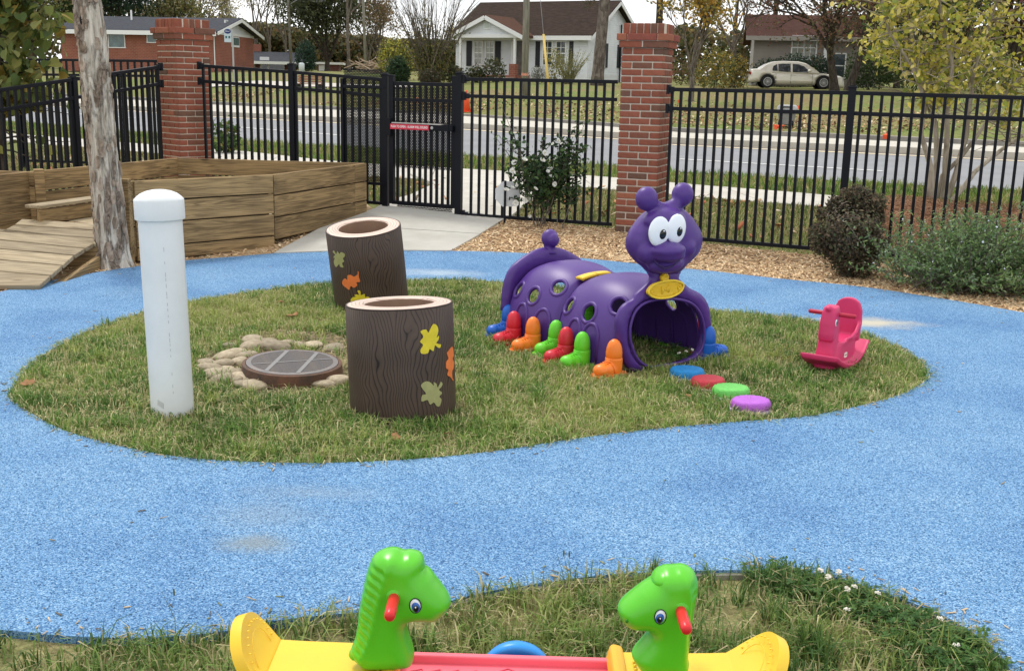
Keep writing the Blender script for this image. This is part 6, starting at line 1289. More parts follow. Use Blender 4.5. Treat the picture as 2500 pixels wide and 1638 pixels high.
def branchy(start, d, length, rad, depth, segs, tips, spread=.6, up=.25, kids=(2, 4), shrink=.68, wig=.12, rs=random):
    p = Vector(start); d = Vector(d).normalized(); n = 4; pts = [p.copy()]; rads = [rad]
    for i in range(n):
        d = (d + Vector((rs.gauss(0, wig), rs.gauss(0, wig), rs.gauss(0, wig) + up * .12))).normalized(); p = p + d * (length / n); pts.append(p.copy()); rads.append(rad * (1 - .45 * (i + 1) / n))
    segs.append((pts, rads))
    if depth == 0: tips.append((pts[-1], d)); tips.append((pts[-2], d)); return
    k = rs.randint(*kids)
    for i in range(k):
        at_ = pts[rs.choice([2, 3, 4, 4])]; a = rs.uniform(0, 2 * math.pi); perp = d.orthogonal().normalized(); perp.rotate(Matrix.Rotation(a, 3, d)); nd = (d + perp * rs.uniform(.5, 1.2) * spread + Vector((0, 0, up * .5))).normalized()
        branchy(at_, nd, length * shrink * rs.uniform(.8, 1.2), max(rads[2] * .62, .002), depth - 1, segs, tips, spread, up, kids, shrink, wig, rs)
    branchy(pts[-1], d, length * shrink, rads[-1], depth - 1, segs, tips, spread, up, kids, shrink, wig, rs)
def tree(label, base, h, tr, cols, nleaf, lsize, bark, cat='tree', name='tree', trunk_frac=.3, depth=3, spread=.6, up=.25, kids=(2, 3), stems=1, fan=.3, clump=.35, seed=1, group=None, sides=6, lean=(0, 0), leafcut=None, shrink=.68, mat=None, aspect=.55, extra=None, droop=0, flat=1.0):
    rs = random.Random(seed); r_ = np.random.default_rng(seed); t = thing(name, label, cat, tuple(base), 0, group); segs = []; tips = []
    tot = sum(shrink ** k for k in range(depth + 1))
    for s in range(stems):
        a = 2 * math.pi * (s + rs.random() * .5) / stems; d = Vector((math.cos(a) * fan * (stems > 1) + lean[0], math.sin(a) * fan * (stems > 1) + lean[1], 1)); st_ = Vector((math.cos(a), math.sin(a), 0)) * (tr * 1.6 if stems > 1 else 0)
        L1 = h * trunk_frac
        pts = [st_ + d.normalized() * (L1 * k / 4) + Vector((rs.gauss(0, .01), rs.gauss(0, .01), 0)) * L1 for k in range(5)]; pts[0].z = -.1
        segs.append((pts, [tr * (1.25 if k == 0 else 1 - .08 * k) for k in range(5)])); ll = (h - L1) / (tot) * 1.05
        for k in range(max(2, kids[1])):
            a2 = rs.uniform(0, 6.28); nd = (d + Vector((math.cos(a2), math.sin(a2), 0)) * spread * rs.uniform(.3, 1)).normalized(); branchy(pts[-1 if k % 2 else -2], nd, ll, tr * .55, depth - 1, segs, tips, spread, up, kids, shrink, .12, rs)
        branchy(pts[-1], d, ll, tr * .7, depth - 1, segs, tips, spread, up, kids, shrink, .1, rs)
    m = MB()
    for pts, rd in segs: m.tube(pts, rd, sides if rd[0] > .02 else 4, cap=False)
    obj('trunk', m, bark, t, True, recalc=False)
    if nleaf:
        TP = np.array([tuple(p) for p, _ in tips]); k = r_.integers(0, len(TP), nleaf); C = TP[k] + r_.normal(0, clump, (nleaf, 3)) * np.array([1, 1, flat]); 
        if leafcut: C = C[leafcut(C)]
        C = C[C[:, 2] > .1]
        leaves('crown', C, lsize, cols, mat or M_LEAF, t, seed, aspect, .4, droop=droop)
    return t
def blob(C, Rr, n, seed, shell=.55):
    r_ = np.random.default_rng(seed); v = r_.normal(0, 1, (n, 3)); v /= np.linalg.norm(v, axis=1)[:, None]; r0 = r_.uniform(shell, 1, n) ** .7; k = r_.integers(0, len(C), n); return np.asarray(C)[k] + v * r0[:, None] * np.asarray(Rr)[k]
def bushy(label, base, lobes, n, size, cols, cat='shrub', name='shrub', seed=1, bark=None, aspect=.45, group=None, stems=7, h=1.0, up=.4, mat=None, shell=.5, jit=.35):
    """rounded shrub: leaves through several overlapping lobes plus stems"""
    t = thing(name, label, cat, tuple(base), 0, group); rs = random.Random(seed); C = np.array([l[0] for l in lobes], float); Rr = np.array([l[1] for l in lobes], float)
    wv = Rr.prod(1) ** (2 / 3); r_ = np.random.default_rng(seed); cnt = (n * wv / wv.sum()).astype(int); Q = np.concatenate([blob(C[i:i + 1], Rr[i:i + 1], int(cnt[i]), seed + i, shell) for i in range(len(C))]); Q += r_.normal(0, size * .5, Q.shape); Q = Q[Q[:, 2] > .015]
    leaves('foliage', Q, size, cols, mat or M_LEAF, t, seed, aspect, up, jit)
    m = MB()
    for s in range(stems):
        c = C[rs.randrange(len(C))]; e_ = Vector(c) + Vector((rs.gauss(0, .3), rs.gauss(0, .3), rs.gauss(.2, .3))) * float(Rr.mean()); b = Vector((rs.gauss(0, .04), rs.gauss(0, .04), -.02)) * (h)
        mid = (b + e_) / 2 + Vector((rs.gauss(0, .05), rs.gauss(0, .05), 0)) * h; m.tube([b, mid, e_], [.012 * h, .008 * h, .003 * h], 5, cap=False)
    obj('stems', m, bark or M_BARK, t, True, recalc=False); return t
YG = [(.52, .45, .07), (.42, .41, .07), (.29, .33, .06), (.60, .52, .12), (.20, .24, .05), (.66, .57, .22)]
DG = [(.035, .06, .02), (.05, .085, .025), (.028, .05, .018), (.065, .10, .03)]; OL = [(.13, .14, .045), (.10, .12, .04), (.17, .16, .05), (.22, .18, .06), (.08, .10, .035)]
PALE = [(.30, .28, .15), (.36, .31, .16), (.24, .23, .11), (.40, .34, .20)]; BR = [(.14, .085, .05), (.18, .10, .06), (.11, .075, .045), (.12, .10, .05), (.20, .09, .06)]; ORG = [(.42, .22, .04), (.36, .25, .05), (.28, .24, .06), (.45, .30, .06), (.20, .19, .05)]

# purple-leaved round shrub and rosemary in front of the right fence
pB = AT(2072, 655, 9.62); pB[2] = T(*pB[:2])
rs_ = random.Random(77); lob = [((0, 0, .40), (.27, .27, .30)), ((.03, -.02, .22), (.26, .27, .21))]
for k in range(30):
    a = rs_.uniform(0, 6.28); b = rs_.uniform(-.5, 1.45); rr = rs_.uniform(.22, .31); lob.append(((rr * math.cos(a) * math.cos(b) * 1.05, rr * math.sin(a) * math.cos(b), .40 + rr * 1.05 * math.sin(b)), (rs_.uniform(.05, .11),) * 3))
bushy('round dark purple-brown shrub in front of the right fence post', pB, lob, 27000, .027, [(.125, .095, .062), (.155, .115, .072), (.10, .075, .055), (.12, .125, .06), (.20, .145, .09), (.07, .062, .048), (.10, .12, .06)], seed=21, aspect=.5, shell=.25, h=.6, jit=.5, stems=26)
pG = AT(2370, 690, 9.05); pG[2] = 0
GRN = [(.15, .25, .08), (.19, .30, .10), (.11, .20, .075), (.23, .33, .11), (.17, .26, .14), (.26, .33, .18)]
rsm = thing('shrub', 'sprawling green rosemary-like shrub with tiny pale flowers at the right edge', 'shrub', tuple(pG)); rs = random.Random(5); sprigs = []; stm_ = MB(); LQ = []
for k in range(760):
    a = rs.uniform(0, 6.28); el_ = rs.uniform(.08, 1.35); L_ = rs.uniform(.40, .70) * (1.0 if el_ > .5 else 1.0); b = Vector((rs.gauss(.05, .24), rs.gauss(0, .14), rs.uniform(0, .12))); d = Vector((math.cos(a) * math.cos(el_) * 1.15, math.sin(a) * math.cos(el_) * .8, math.sin(el_) * .92)); p0 = b; pts = [p0]
    for i in range(5): d = (d + Vector((rs.gauss(0, .12), rs.gauss(0, .12), rs.gauss(.02, .10)))).normalized(); p0 = p0 + d * L_ / 5; pts.append(p0)
    stm_.tube(pts, [.004, .0035, .003, .0025, .002, .0015], 4, cap=False)
    for j in range(44):
        f = rs.uniform(1.0, 5); i = min(int(f), 4); q = pts[i].lerp(pts[i + 1], f - i); LQ.append((q.x + rs.gauss(0, .016), q.y + rs.gauss(0, .016), max(q.z + rs.gauss(0, .016), .01)))
leaves('foliage', LQ, .031, GRN, M_LEAF, rsm, 4, .32, .6, .5); obj('stems', stm_, M_BARK, rsm, True, recalc=False)
FQ = [LQ[i] for i in rng.integers(0, len(LQ), 420)]; fo = leaves('blossom', [(x + rng.normal(0, .02), y, z + .03) for x, y, z in FQ if z > .2], .017, [(.62, .66, .74), (.70, .74, .78)], M_LEAF, rsm, 6, .8); 
# white flowering camellia by the fence
pC = AT(1330, 572, 11.65); pC[2] = T(*pC[:2]); cmt = thing('shrub', 'upright white-flowering camellia in front of the black fence', 'shrub', tuple(pC)); rs = random.Random(9); cs = MB(); LQ = []; tips = []
for k in range(26):
    a = rs.uniform(0, 6.28); sp_ = rs.uniform(.05, .33); hh = rs.uniform(.55, 1.06) * (1 - .25 * sp_); e_ = Vector((math.cos(a) * sp_ * 1.05, math.sin(a) * sp_ * .7, hh)); b = Vector((rs.gauss(0, .07), rs.gauss(0, .05), 0)) if k % 2 else Vector((rs.gauss(0, .05), rs.gauss(0, .04), rs.uniform(.12, .3))); m1 = b.lerp(e_, .4) + Vector((rs.gauss(0, .03), rs.gauss(0, .03), .02)); m2 = b.lerp(e_, .75) + Vector((rs.gauss(0, .03), rs.gauss(0, .03), .02)); cs.tube([b, m1, m2, e_], [.0052, .0045, .0035, .0015], 5, cap=False)
    for j in range(12):
        s = rs.uniform(.3, .95); p0 = (b.lerp(m1, s / .4) if s < .4 else m1.lerp(m2, (s - .4) / .35) if s < .75 else m2.lerp(e_, (s - .75) / .25)); p1 = p0 + Vector((rs.gauss(0, .11), rs.gauss(0, .09), rs.uniform(.0, .15))); cs.tube([p0, p1], [.003, .0015], 4, cap=False); tips.append(p1)
        for q in range(9): u = rs.uniform(.2, 1.1); pp = p0.lerp(p1, u); LQ.append((pp.x + rs.gauss(0, .022), pp.y + rs.gauss(0, .022), pp.z + rs.gauss(0, .022)))
for (ex, ez, sx) in ((-.50, 1.28, -.38), (-.56, .95, -.45), (.40, 1.12, .28)):
    b = Vector((sx * .5, 0, .45)); e_ = Vector((ex, .02, ez)); md = b.lerp(e_, .5) + Vector((ex * -.06, 0, 0)); cs.tube([b, md, e_], [.006, .004, .0015], 5, cap=False)
    for q in range(34): u = rs.uniform(.1, 1.02); pp = b.lerp(md, u * 2) if u < .5 else md.lerp(e_, u * 2 - 1); LQ.append((pp.x + rs.gauss(0, .028), pp.y + rs.gauss(0, .02), pp.z + rs.gauss(0, .02)))
leaves('foliage', LQ, .052, [(.03, .065, .022), (.045, .09, .03), (.025, .05, .02), (.07, .12, .035)], leafmat('glossy_leaves', .15, .3), cmt, 9, .48, .3); obj('stems', cs, M_BARK, cmt, True, recalc=False)
fm = MB()
for k in range(9):
    a = k * 2 * math.pi / 5 + (.4 if k > 4 else 0); d = Vector((math.cos(a), math.sin(a), .25 if k < 5 else .9)).normalized(); s_ = Vector((-math.sin(a), math.cos(a), 0)); L_ = .042 if k < 5 else .030
    P_ = [d * .004, d * L_ * .55 + s_ * L_ * .60, d * L_ + s_ * L_ * .34 + Vector((0, 0, .008)), d * L_ * .93 + Vector((0, 0, .004)), d * L_ - s_ * L_ * .34 + Vector((0, 0, .008)), d * L_ * .55 - s_ * L_ * .60]; fm.add(P_, [(0, 1, 2, 3, 4, 5)])
fm.ball((0, 0, .010), .006, 8, 6); flw = fm.mesh('flower'); flw.materials.append(leafmat('white_petals', .3, .5)); a_ = flw.attributes.new('col', 'FLOAT_COLOR', 'FACE'); cv = np.tile([.80, .80, .76, 1], (len(flw.polygons), 1)).astype(np.float32); cv[9:] = (.62, .52, .12, 1); a_.data.foreach_set('color', cv.ravel())
for i, (px, py) in enumerate([(1350, 352), (1362, 345), (1371, 352), (1345, 368), (1330, 374), (1324, 392), (1343, 414), (1349, 408), (1338, 419), (1345, 432), (1280, 391), (1250, 392), (1256, 398), (1253, 412), (1250, 418), (1278, 430), (1262, 453), (1251, 458), (1236, 465), (1311, 457), (1307, 462), (1283, 490), (1288, 486), (1300, 524), (1293, 528), (1259, 497), (1355, 450), (1334, 464)]):
    p = AT(px, py, 11.45 + rs.uniform(-.08, .1)); s_ = rs.uniform(.42, .85)
    if i % 4 == 3: continue
    o = inst('flower', flw, cmt, (p[0] - pC[0], p[1] - pC[1], p[2] - pC[2]), (R(55) + rs.uniform(-.6, .6), rs.uniform(-.6, .6), rs.uniform(-.8, .8)), (s_,) * 3)

# leafy redbud-like tree, upper left
rb_ = AT(14, 430, 12.3); rb_[2] = -.05
RT = thing('tree', 'heart-leaved tree turning yellow at the upper left behind the fence', 'tree', tuple(rb_)); rs = random.Random(3); segs = []; tips = []
m = MB(); m.tube([(0, 0, -.1), (-.03, 0, .7), (0, .02, 1.5), (.05, 0, 2.3), (.08, .02, 3.1)], [.07, .06, .055, .045, .03], 8)
LQ = []
for k in range(46):
    z = rs.uniform(.75, 2.9); a = rs.uniform(-.7, .9) if k % 3 else rs.uniform(0, 6.28); L_ = rs.uniform(.35, .85); d = Vector((math.cos(a), math.sin(a) * .8, rs.uniform(-.25, .35))).normalized(); p0 = Vector((0, 0, z)); pts = [p0]
    for i in range(5): d = (d + Vector((rs.gauss(0, .15), rs.gauss(0, .15), rs.gauss(-.03, .12)))).normalized(); p0 = p0 + d * L_ / 5; pts.append(p0)
    m.tube(pts, [.012, .010, .008, .006, .005, .003], 5, cap=False)
    for j in range(30): f = rs.uniform(.3, 5); i = min(int(f), 4); q = pts[i].lerp(pts[i + 1], f - i); LQ.append((q.x + rs.gauss(0, .09), q.y + rs.gauss(0, .10), q.z + rs.gauss(0, .09)))
obj('trunk', m, M_DARKBARK, RT, True, recalc=False)
LQ = np.array(LQ); wpt = LQ + np.array(rb_); dcam = wpt - CAM; dep = dcam @ _fw; pxx = CXP + FPX * (dcam @ _r) / dep; pyy = CYP - FPX * (dcam @ _u) / dep
keep = (pxx < 176 + 20 * np.sin(LQ[:, 2] * 7)) & (pyy < 262 + 20 * np.sin(LQ[:, 0] * 9)) | (rng.random(len(LQ)) < .03); LQ = LQ[keep]; wpt = wpt[keep]; pxx = pxx[keep]; pyy = pyy[keep]
RBC = [(.13, .17, .04), (.17, .20, .05), (.10, .14, .035), (.22, .22, .055), (.30, .22, .045), (.08, .12, .035), (.25, .26, .09)]
vis = np.where((pxx > -20) & (pyy > -20) & (pyy < 300))[0]; vis = vis[np.argsort(dcam[keep][vis] @ _fw)][:260]; rest = np.setdiff1d(np.arange(len(LQ)), vis)
heart_me = []
for c in RBC:
    T_ = np.array([(-.42, 0, 0), (-.52, .26, .05), (-.28, .48, .10), (.05, .44, .08), (.35, .22, .02), (.62, 0, -.06), (.35, -.22, .02), (.05, -.44, .08), (-.28, -.48, .10), (-.52, -.26, .05)]) * .115
    me = fast_mesh('leaf', list(map(tuple, T_)) , [0, 1, 2, 3, 4, 5, 0, 5, 6, 7, 8, 9], [6, 6], np.array([c, tuple(q * .9 for q in c)])); me.materials.append(M_LEAF); heart_me.append(me)
for i in vis:
    s_ = rs.uniform(.75, 1.25); inst('leaf', rs.choice(heart_me), RT, tuple(LQ[i]), (rs.gauss(0, .7), rs.gauss(.75, .4), rs.uniform(-2.6, -.4)), (s_,) * 3)
cr_ = leaves('leaf_mass', LQ[rest], .115, RBC, M_LEAF, RT, 8, .8, .3, .3, .3, True); cr_['kind'] = 'stuff'

# pale multi-stem tree with small yellow leaves beyond the right fence
yb = G(2292, 492); YT = thing('tree', 'pale multi-stemmed tree with small yellow-green leaves on the pine straw', 'tree', (yb[0], yb[1], T(*yb[:2]) - .03)); rs = random.Random(14); m = MB(); LQ = []
yo = np.array(YT.location)
stems = [[(2268, 490), (2275, 420), (2248, 330), (2262, 250), (2225, 160), (2170, 80), (2150, 10), (2140, -60)], [(2278, 492), (2286, 420), (2284, 300), (2240, 180), (2230, 100), (2215, 20), (2200, -60)], [(2300, 492), (2308, 400), (2312, 280), (2325, 160), (2300, 60), (2290, -60)], [(2310, 490), (2335, 420), (2360, 330), (2372, 230), (2385, 150), (2420, 50), (2450, -40)], [(2322, 492), (2380, 420), (2440, 370), (2500, 330), (2560, 280), (2600, 180)], [(2290, 491), (2300, 430), (2380, 340), (2440, 250), (2500, 180), (2540, 90)]]
for si, st_ in enumerate(stems):
    Y = yb[1] + rs.uniform(-.12, .25); pts = [Vector(AT(x, y, Y + .10 * k * math.sin(si * 2)) - yo) for k, (x, y) in enumerate(st_)]; q = [pts[0]]
    for i in range(len(pts) - 1): q += [pts[i].lerp(pts[i + 1], .5) + Vector((rs.gauss(0, .012), rs.gauss(0, .02), 0)), pts[i + 1]]
    m.tube(q, [max(.045 - .0030 * k, .008) * (.8 if si > 3 else 1) for k in range(len(q))], 8, cap=False)
    for p in q[5:]:
        for b in range(7):
            d = Vector((rs.gauss(0, 1), rs.gauss(0, .8), rs.gauss(.25, .6))).normalized(); L_ = rs.uniform(.25, .75); e_ = p + d * L_; md = p.lerp(e_, .5) + Vector((rs.gauss(0, .04), rs.gauss(0, .04), rs.gauss(0, .04))); m.tube([p, md, e_], [.009, .006, .003], 4, cap=False)
            for j in range(24): u = rs.uniform(.25, 1.08); s_ = p.lerp(md, u * 2) if u < .5 else md.lerp(e_, u * 2 - 1); LQ.append((s_.x + rs.gauss(0, .05), s_.y + rs.gauss(0, .05), s_.z + rs.gauss(0, .05)))
obj('trunk', m, M_PALEBARK, YT, True, recalc=False); LQ = np.array(LQ); wz = LQ + yo; LQ = LQ[LQ[:, 2] > 1.42 + .25 * np.sin(LQ[:, 0] * 6) - .2 * (LQ[:, 0] > .3)]
LQ = LQ[rng.random(len(LQ)) < .75]; nv_ = min(250, len(LQ)); perm = rng.permutation(len(LQ)); yl_me = []
for c in YG:
    T_ = np.array([(-.5, 0, 0), (-.1, .28, .06), (.25, .22, .03), (.5, 0, -.08), (.25, -.22, .03), (-.1, -.28, .06)]) * .085; me = fast_mesh('leaf', list(map(tuple, T_)), range(6), [6], np.array([c])); me.materials.append(M_LEAF); yl_me.append(me)
for i in perm[:nv_]: inst('leaf', rs.choice(yl_me), YT, tuple(LQ[i]), (rs.gauss(.6, .6), rs.gauss(0, .6), rs.uniform(0, 6.28)), (rs.uniform(.8, 1.25),) * 3)
cr_ = leaves('leaf_mass', LQ[perm[nv_:]], .080, YG, M_LEAF, YT, 15, .55, .3); cr_['kind'] = 'stuff'
# small shrub at the back of the left pillar and low scrub at the fence foot
pS = G(545, 372); bushy('small broad-leaved shrub behind the fence right of the left brick pillar', (pS[0], pS[1], T(*pS[:2])), [((0, 0, .28), (.22, .2, .26)), ((.1, 0, .18), (.2, .18, .18))], 420, .11, [(.07, .13, .03), (.10, .17, .04), (.05, .09, .03), (.20, .18, .05)], seed=31, h=.5)

# ------------------------------------------------------------------ far side of the road: houses
def AF(px, Y, dz=0.0):
    p = AT(px, 200, Y); return np.array([p[0], Y, TF(p[0], Y) + dz])
def window(parent, x, z, wd, ht, y=0.0, mat=None, frame=None, mull=(1, 2), depth=.06, rz=0.0, pane_split=True):
    """framed window on a wall facing -Y (local) at (x, y, z centre)"""
    fr = MB(); t = .07
    for (cx, cz, sx, sz) in ((x, z + ht / 2 + t / 2, wd + 2 * t, t), (x, z - ht / 2 - t / 2, wd + 2 * t + .08, t), (x - wd / 2 - t / 2, z, t, ht), (x + wd / 2 + t / 2, z, t, ht)): fr.box((cx, y - depth / 2, cz), (sx, depth, sz))
    for k in range(1, mull[0] + 1): fr.box((x - wd / 2 + wd * k / (mull[0] + 1), y - .03, z), (.03, .035, ht))
    for k in range(1, mull[1] + 1): fr.box((x, y - .032, z - ht / 2 + ht * k / (mull[1] + 1)), (wd, .035, .06 if (mull[1] % 2 and k == (mull[1] + 1) // 2) else .03))
    w_ = obj('window', fr, frame or M_TRIM, parent); obj('pane', MB().box((x, y - .012, z), (wd, .012, ht)), mat or M_GLASS, w_); return w_
def shutter(parent, x, z, wd, ht, y): obj('shutter', MB().box((x, y - .025, z), (wd, .05, ht)), M_SHUT, parent)
def gable_roof(parent, x0, x1, y0, y1, ze, zr, over, th, mat, name='roof'):
    ym = (y0 + y1) / 2; k = (zr - ze) / (ym - y0); yo0, yo1 = y0 - over, y1 + over; zo = ze - k * over
    m = MB(); P = [(yo0, zo), (ym, zr), (yo1, zo), (yo1, zo + th), (ym, zr + th * 1.15), (yo0, zo + th)]
    m.prism(P, x0, x1, 'x'); return obj(name, m, mat, parent)
# --- white house
hd_a = R(-29); WF = AF(1112, 73.5, -.05); WH = thing('house', 'small white house with a brown shingle roof and a gabled front porch', 'house', (WF[0], WF[1], TF(0, 72) - .05), hd_a)
L_, Dp, ze, zr = 9.3, 7.4, 2.75, 4.85
def wall_gable(x0, x1, y0, y1, ze, zr): 
    ym = (y0 + y1) / 2; return MB().prism([(y0, -.3), (y1, -.3), (y1, ze), (ym, zr), (y0, ze)], x0, x1, 'x')
obj('wall', wall_gable(0, L_, 0, Dp, ze, zr - .1), M_SIDING, WH)
obj('foundation', MB().box((L_ / 2, Dp / 2, .15), (L_ + .04, Dp + .04, .75)), M_PLASTER, WH)
gable_roof(WH, -.45, L_ + .4, 0, Dp, ze, zr, .45, .14, M_SHBR)
obj('fascia', MB().box((L_ / 2, -.44, ze - .18), (L_ + .86, .05, .26)), M_TRIM, WH)
for x in (-.46, L_ + .41):
    rk_ = MB(); a = math.atan2(zr - ze, Dp / 2); ln = math.hypot(zr - ze, Dp / 2) + .5
    for s in (1, -1): bar(rk_, (x, Dp / 2, zr - .02), (x, Dp / 2 - s * (Dp / 2 + .45), zr - .02 - (zr - ze) / (Dp / 2) * (Dp / 2 + .45)), .04, .2)
    obj('rake_board', rk_, M_TRIM, WH)
hx = lambda cx: (cx - 115) / (1540 - 115) * L_
hz = lambda cy: .33 + (828 - cy) / 343 * 2.03
for (a, b, mt) in ((335, 415, M_GLASS2), (465, 545, M_GLASS2), (1085, 1170, M_GLASS), (1222, 1310, M_GLASS)): window(WH, hx((a + b) / 2), (hz(485) + hz(712)) / 2, hx(b) - hx(a), hz(485) - hz(712), 0, mt, None, (1, 3))
for (a, b) in ((240, 298), (563, 622), (1000, 1046), (1352, 1392)): shutter(WH, hx((a + b) / 2), (hz(480) + hz(738)) / 2, hx(b) - hx(a), hz(480) - hz(738), 0)
dr = obj('door', MB().box((hx(815), -.04, (hz(470) + hz(828)) / 2), (hx(865) - hx(765), .06, hz(480) - hz(828))), M('storm_door', (.045, .035, .03), .3, vcol=(.10, .085, .07), vscale=3), WH); obj('door_frame', MB().box((hx(752), -.05, (hz(462) + hz(828)) / 2), (.14, .1, hz(462) - hz(828))).box((hx(876), -.05, (hz(462) + hz(828)) / 2), (.14, .1, hz(462) - hz(828))).box((hx(815), -.05, hz(466)), (.9, .1, .12)), M_TRIM, WH)
obj('handle', MB().ball((hx(770), -.09, hz(660)), .04, 8, 6), M_GLASS, dr)
# porch gable projecting forward
pxa, pxb, pzr = hx(262), hx(900) + .25, hz(255); pmid = (pxa + pxb) / 2; PY = -1.5
obj('porch_gable', MB().prism([(pxa, ze - .05), (pxb, ze - .05), (pmid, pzr)], PY, PY + .12, 'y'), M_SIDING, WH)
pr_ = MB(); ov = .45; k = (pzr - ze) / (pmid - pxa); pr_.prism([(pxa - ov, ze - k * ov), (pmid, pzr + .02), (pxb + ov, ze - k * ov), (pxb + ov, ze - k * ov + .13), (pmid, pzr + .17), (pxa - ov, ze - k * ov + .13)], PY - .3, Dp * .32, 'y'); obj('porch_roof', pr_, M('porch_shingles', (.10, .052, .037), .95, spec=.05, vcol=(.075, .042, .03), vscale=4), WH)
rb2 = MB()
for s in (-1, 1): bar(rb2, (pmid, PY - .31, pzr - .0), (pmid + s * (pmid - pxa + ov), PY - .31, ze - k * ov - .02), .05, .24)
rb2.box((pmid, PY - .05, ze - .12), (pxb - pxa + .3, .16, .2)); obj('porch_trim', rb2, M_TRIM, WH)
vn = obj('gable_vent', MB().box((pmid, PY - .02, ze + .55), (.42, .06, .5)), M_TRIM, WH); obj('louvre', MB().box((pmid, PY - .055, ze + .55), (.3, .03, .38)), M('vent_grey', (.45, .50, .46), .6), vn)
for cx in (308, 898): obj('porch_post', MB().box((hx(cx), PY + .05, (ze) / 2 + .1), (.14, .14, ze - .2)), M_TRIM, WH)
obj('porch_floor', MB().box((pmid, PY / 2, .12), (pxb - pxa, -PY, .42)), M_FARBRICK, WH); obj('step', MB().box((hx(820), PY - .4, .06), (1.3, .8, .26)).box((hx(820), PY - .9, -.02), (1.3, .5, .24)), M_CONC2, WH); obj('brick_pier', MB().box((hx(890), PY + .05, .5), (.42, .42, 1.0)), M_FARBRICK, WH)
# right gable wall details (facing +X)
for (cy, ht, zc__) in ((1.9, 1.35, 1.65), (5.2, 1.3, 1.65)):
    wv_ = MB(); wv_.box((L_ + .03, cy, zc__), (.08, 1.0, ht + .14)); w_ = obj('window', wv_, M_TRIM, WH); obj('pane', MB().box((L_ + .06, cy, zc__ + ht / 4), (.06, .82, ht / 2 - .06)).box((L_ + .06, cy, zc__ - ht / 4), (.06, .82, ht / 2 - .06)), M_GLASS, w_)
    for s in (-1, 1): obj('shutter', MB().box((L_ + .03, cy + s * .72, zc__), (.05, .38, ht + .1)), M_SHUT, WH)
obj('downpipe', MB().tube([(L_ + .1, Dp * .62, -.2), (L_ + .1, Dp * .62, 3.6)], .05, 6), M_SHUT, WH)

# --- left brick house
bh_a = R(-7); BF = AF(155, 96); BH = thing('house', 'red brick house with a grey roof and white gable end, left of the brick pillar', 'house', (BF[0], BF[1], AT(590, 164, 93)[2]), bh_a)
bl_ = (AT(513, 150, 94)[0] - BF[0]) * 1.02; bze, bzr, bd_ = AT(480, 76, 94)[2] - BH.location.z, AT(529, 47, 97)[2] - BH.location.z, 9.5
obj('wall', MB().prism([(0, -.6), (bd_, -.6), (bd_, bze), (0, bze)], 0, bl_, 'x'), M_FARBRICK, BH)
obj('gable_wall', MB().prism([(0.0, bze), (bd_, bze), (bd_ / 2, bzr - .15)], bl_ - .25, bl_ + .02, 'x'), M_SIDING, BH)
obj('gable_band', MB().box((bl_ + .03, bd_ / 2, bze - .1), (.06, bd_ + .1, .2)), M_TRIM, BH)
gable_roof(BH, -.5, bl_ + .75, 0, bd_, bze, bzr, .75, .16, M_SHGR)
obj('fascia', MB().box((bl_ / 2, -.76, bze - .23), (bl_ + 1.2, .06, .34)), M_TRIM, BH); rk_ = MB()
for s in (1, -1): bar(rk_, (bl_ + .77, bd_ / 2, bzr - .02), (bl_ + .77, bd_ / 2 - s * (bd_ / 2 + .75), bzr - .02 - (bzr - bze) / (bd_ / 2) * (bd_ / 2 + .75)), .06, .26)
obj('rake_board', rk_, M_TRIM, BH)
def bx_(px, Y=95): return (AT(px, 100, Y)[0] - BF[0])
def bz_(py, px=300, Y=95): return AT(px, py, Y)[2] - BH.location.z
for (a, b, t_, bt, mt) in ((262, 302, 80, 116, M_GLASST), (362, 384, 78, 102, M_GLASST)): window(BH, (bx_(a) + bx_(b)) / 2, (bz_(t_) + bz_(bt)) / 2, bx_(b) - bx_(a), bz_(t_) - bz_(bt), 0, mt, None, (0, 0))
wg = obj('window', MB().box((bl_ + .05, bd_ * .52, (bz_(88, 548) + bz_(111, 548)) / 2), (.1, 1.7, bz_(86, 548) - bz_(112, 548))), M_TRIM, BH); obj('pane', MB().box((bl_ + .09, bd_ * .52, (bz_(88, 548) + bz_(110, 548)) / 2 + .03), (.08, 1.45, bz_(88, 548) - bz_(110, 548) - .1)), M_GLASST, wg)
gvn = obj('gable_vent', MB().box((bl_ + .04, bd_ * .32, bze + .75), (.1, .7, .6)), M_TRIM, BH); obj('louvre', MB().box((bl_ + .08, bd_ * .32, bze + .75), (.08, .5, .45)), M('louvre_grey', (.35, .36, .36), .6), gvn)
obj('vent_pipe', MB().tube([(bx_(276), bd_ * .35, bzr - .5), (bx_(276), bd_ * .35, bzr + .65)], .08, 8), M_TRIM, BH); obj('downpipe', MB().tube([(bl_ + .08, .1, -.3), (bl_ + .08, .1, bze)], .05, 6), M_TRIM, BH)
# --- low brick house behind
LF = AF(590, 118); LH = thing('house', 'low dark brick house with a grey roof and small chimney behind the pole', 'house', (LF[0], LF[1], AT(650, 172, 118)[2]), R(12))
ll = AT(722, 150, 118)[0] - LF[0]; lz = lambda py: AT(650, py, 118)[2] - LH.location.z
obj('wall', MB().box((ll / 2, 4, lz(152) / 2 - .4), (ll, 8, lz(152) + .8)), M_FARBRICK2, LH); gable_roof(LH, -.6, ll + 1.2, 0, 8, lz(151), lz(129), 1.0, .14, M_SHGR); obj('fascia', MB().box((ll / 2 + .3, -1.02, lz(154)), (ll + 1.8, .06, .28)), M_TRIM, LH)
obj('chimney', MB().box((ll * .28, 4.5, lz(126)), (.9, .9, 1.6)), M_FARBRICK, LH)
for (f, w_) in ((.12, 1.3), (.62, 1.6)): window(LH, ll * f, lz(162), w_, .9, 0, M_GLASS, None, (0, 0))
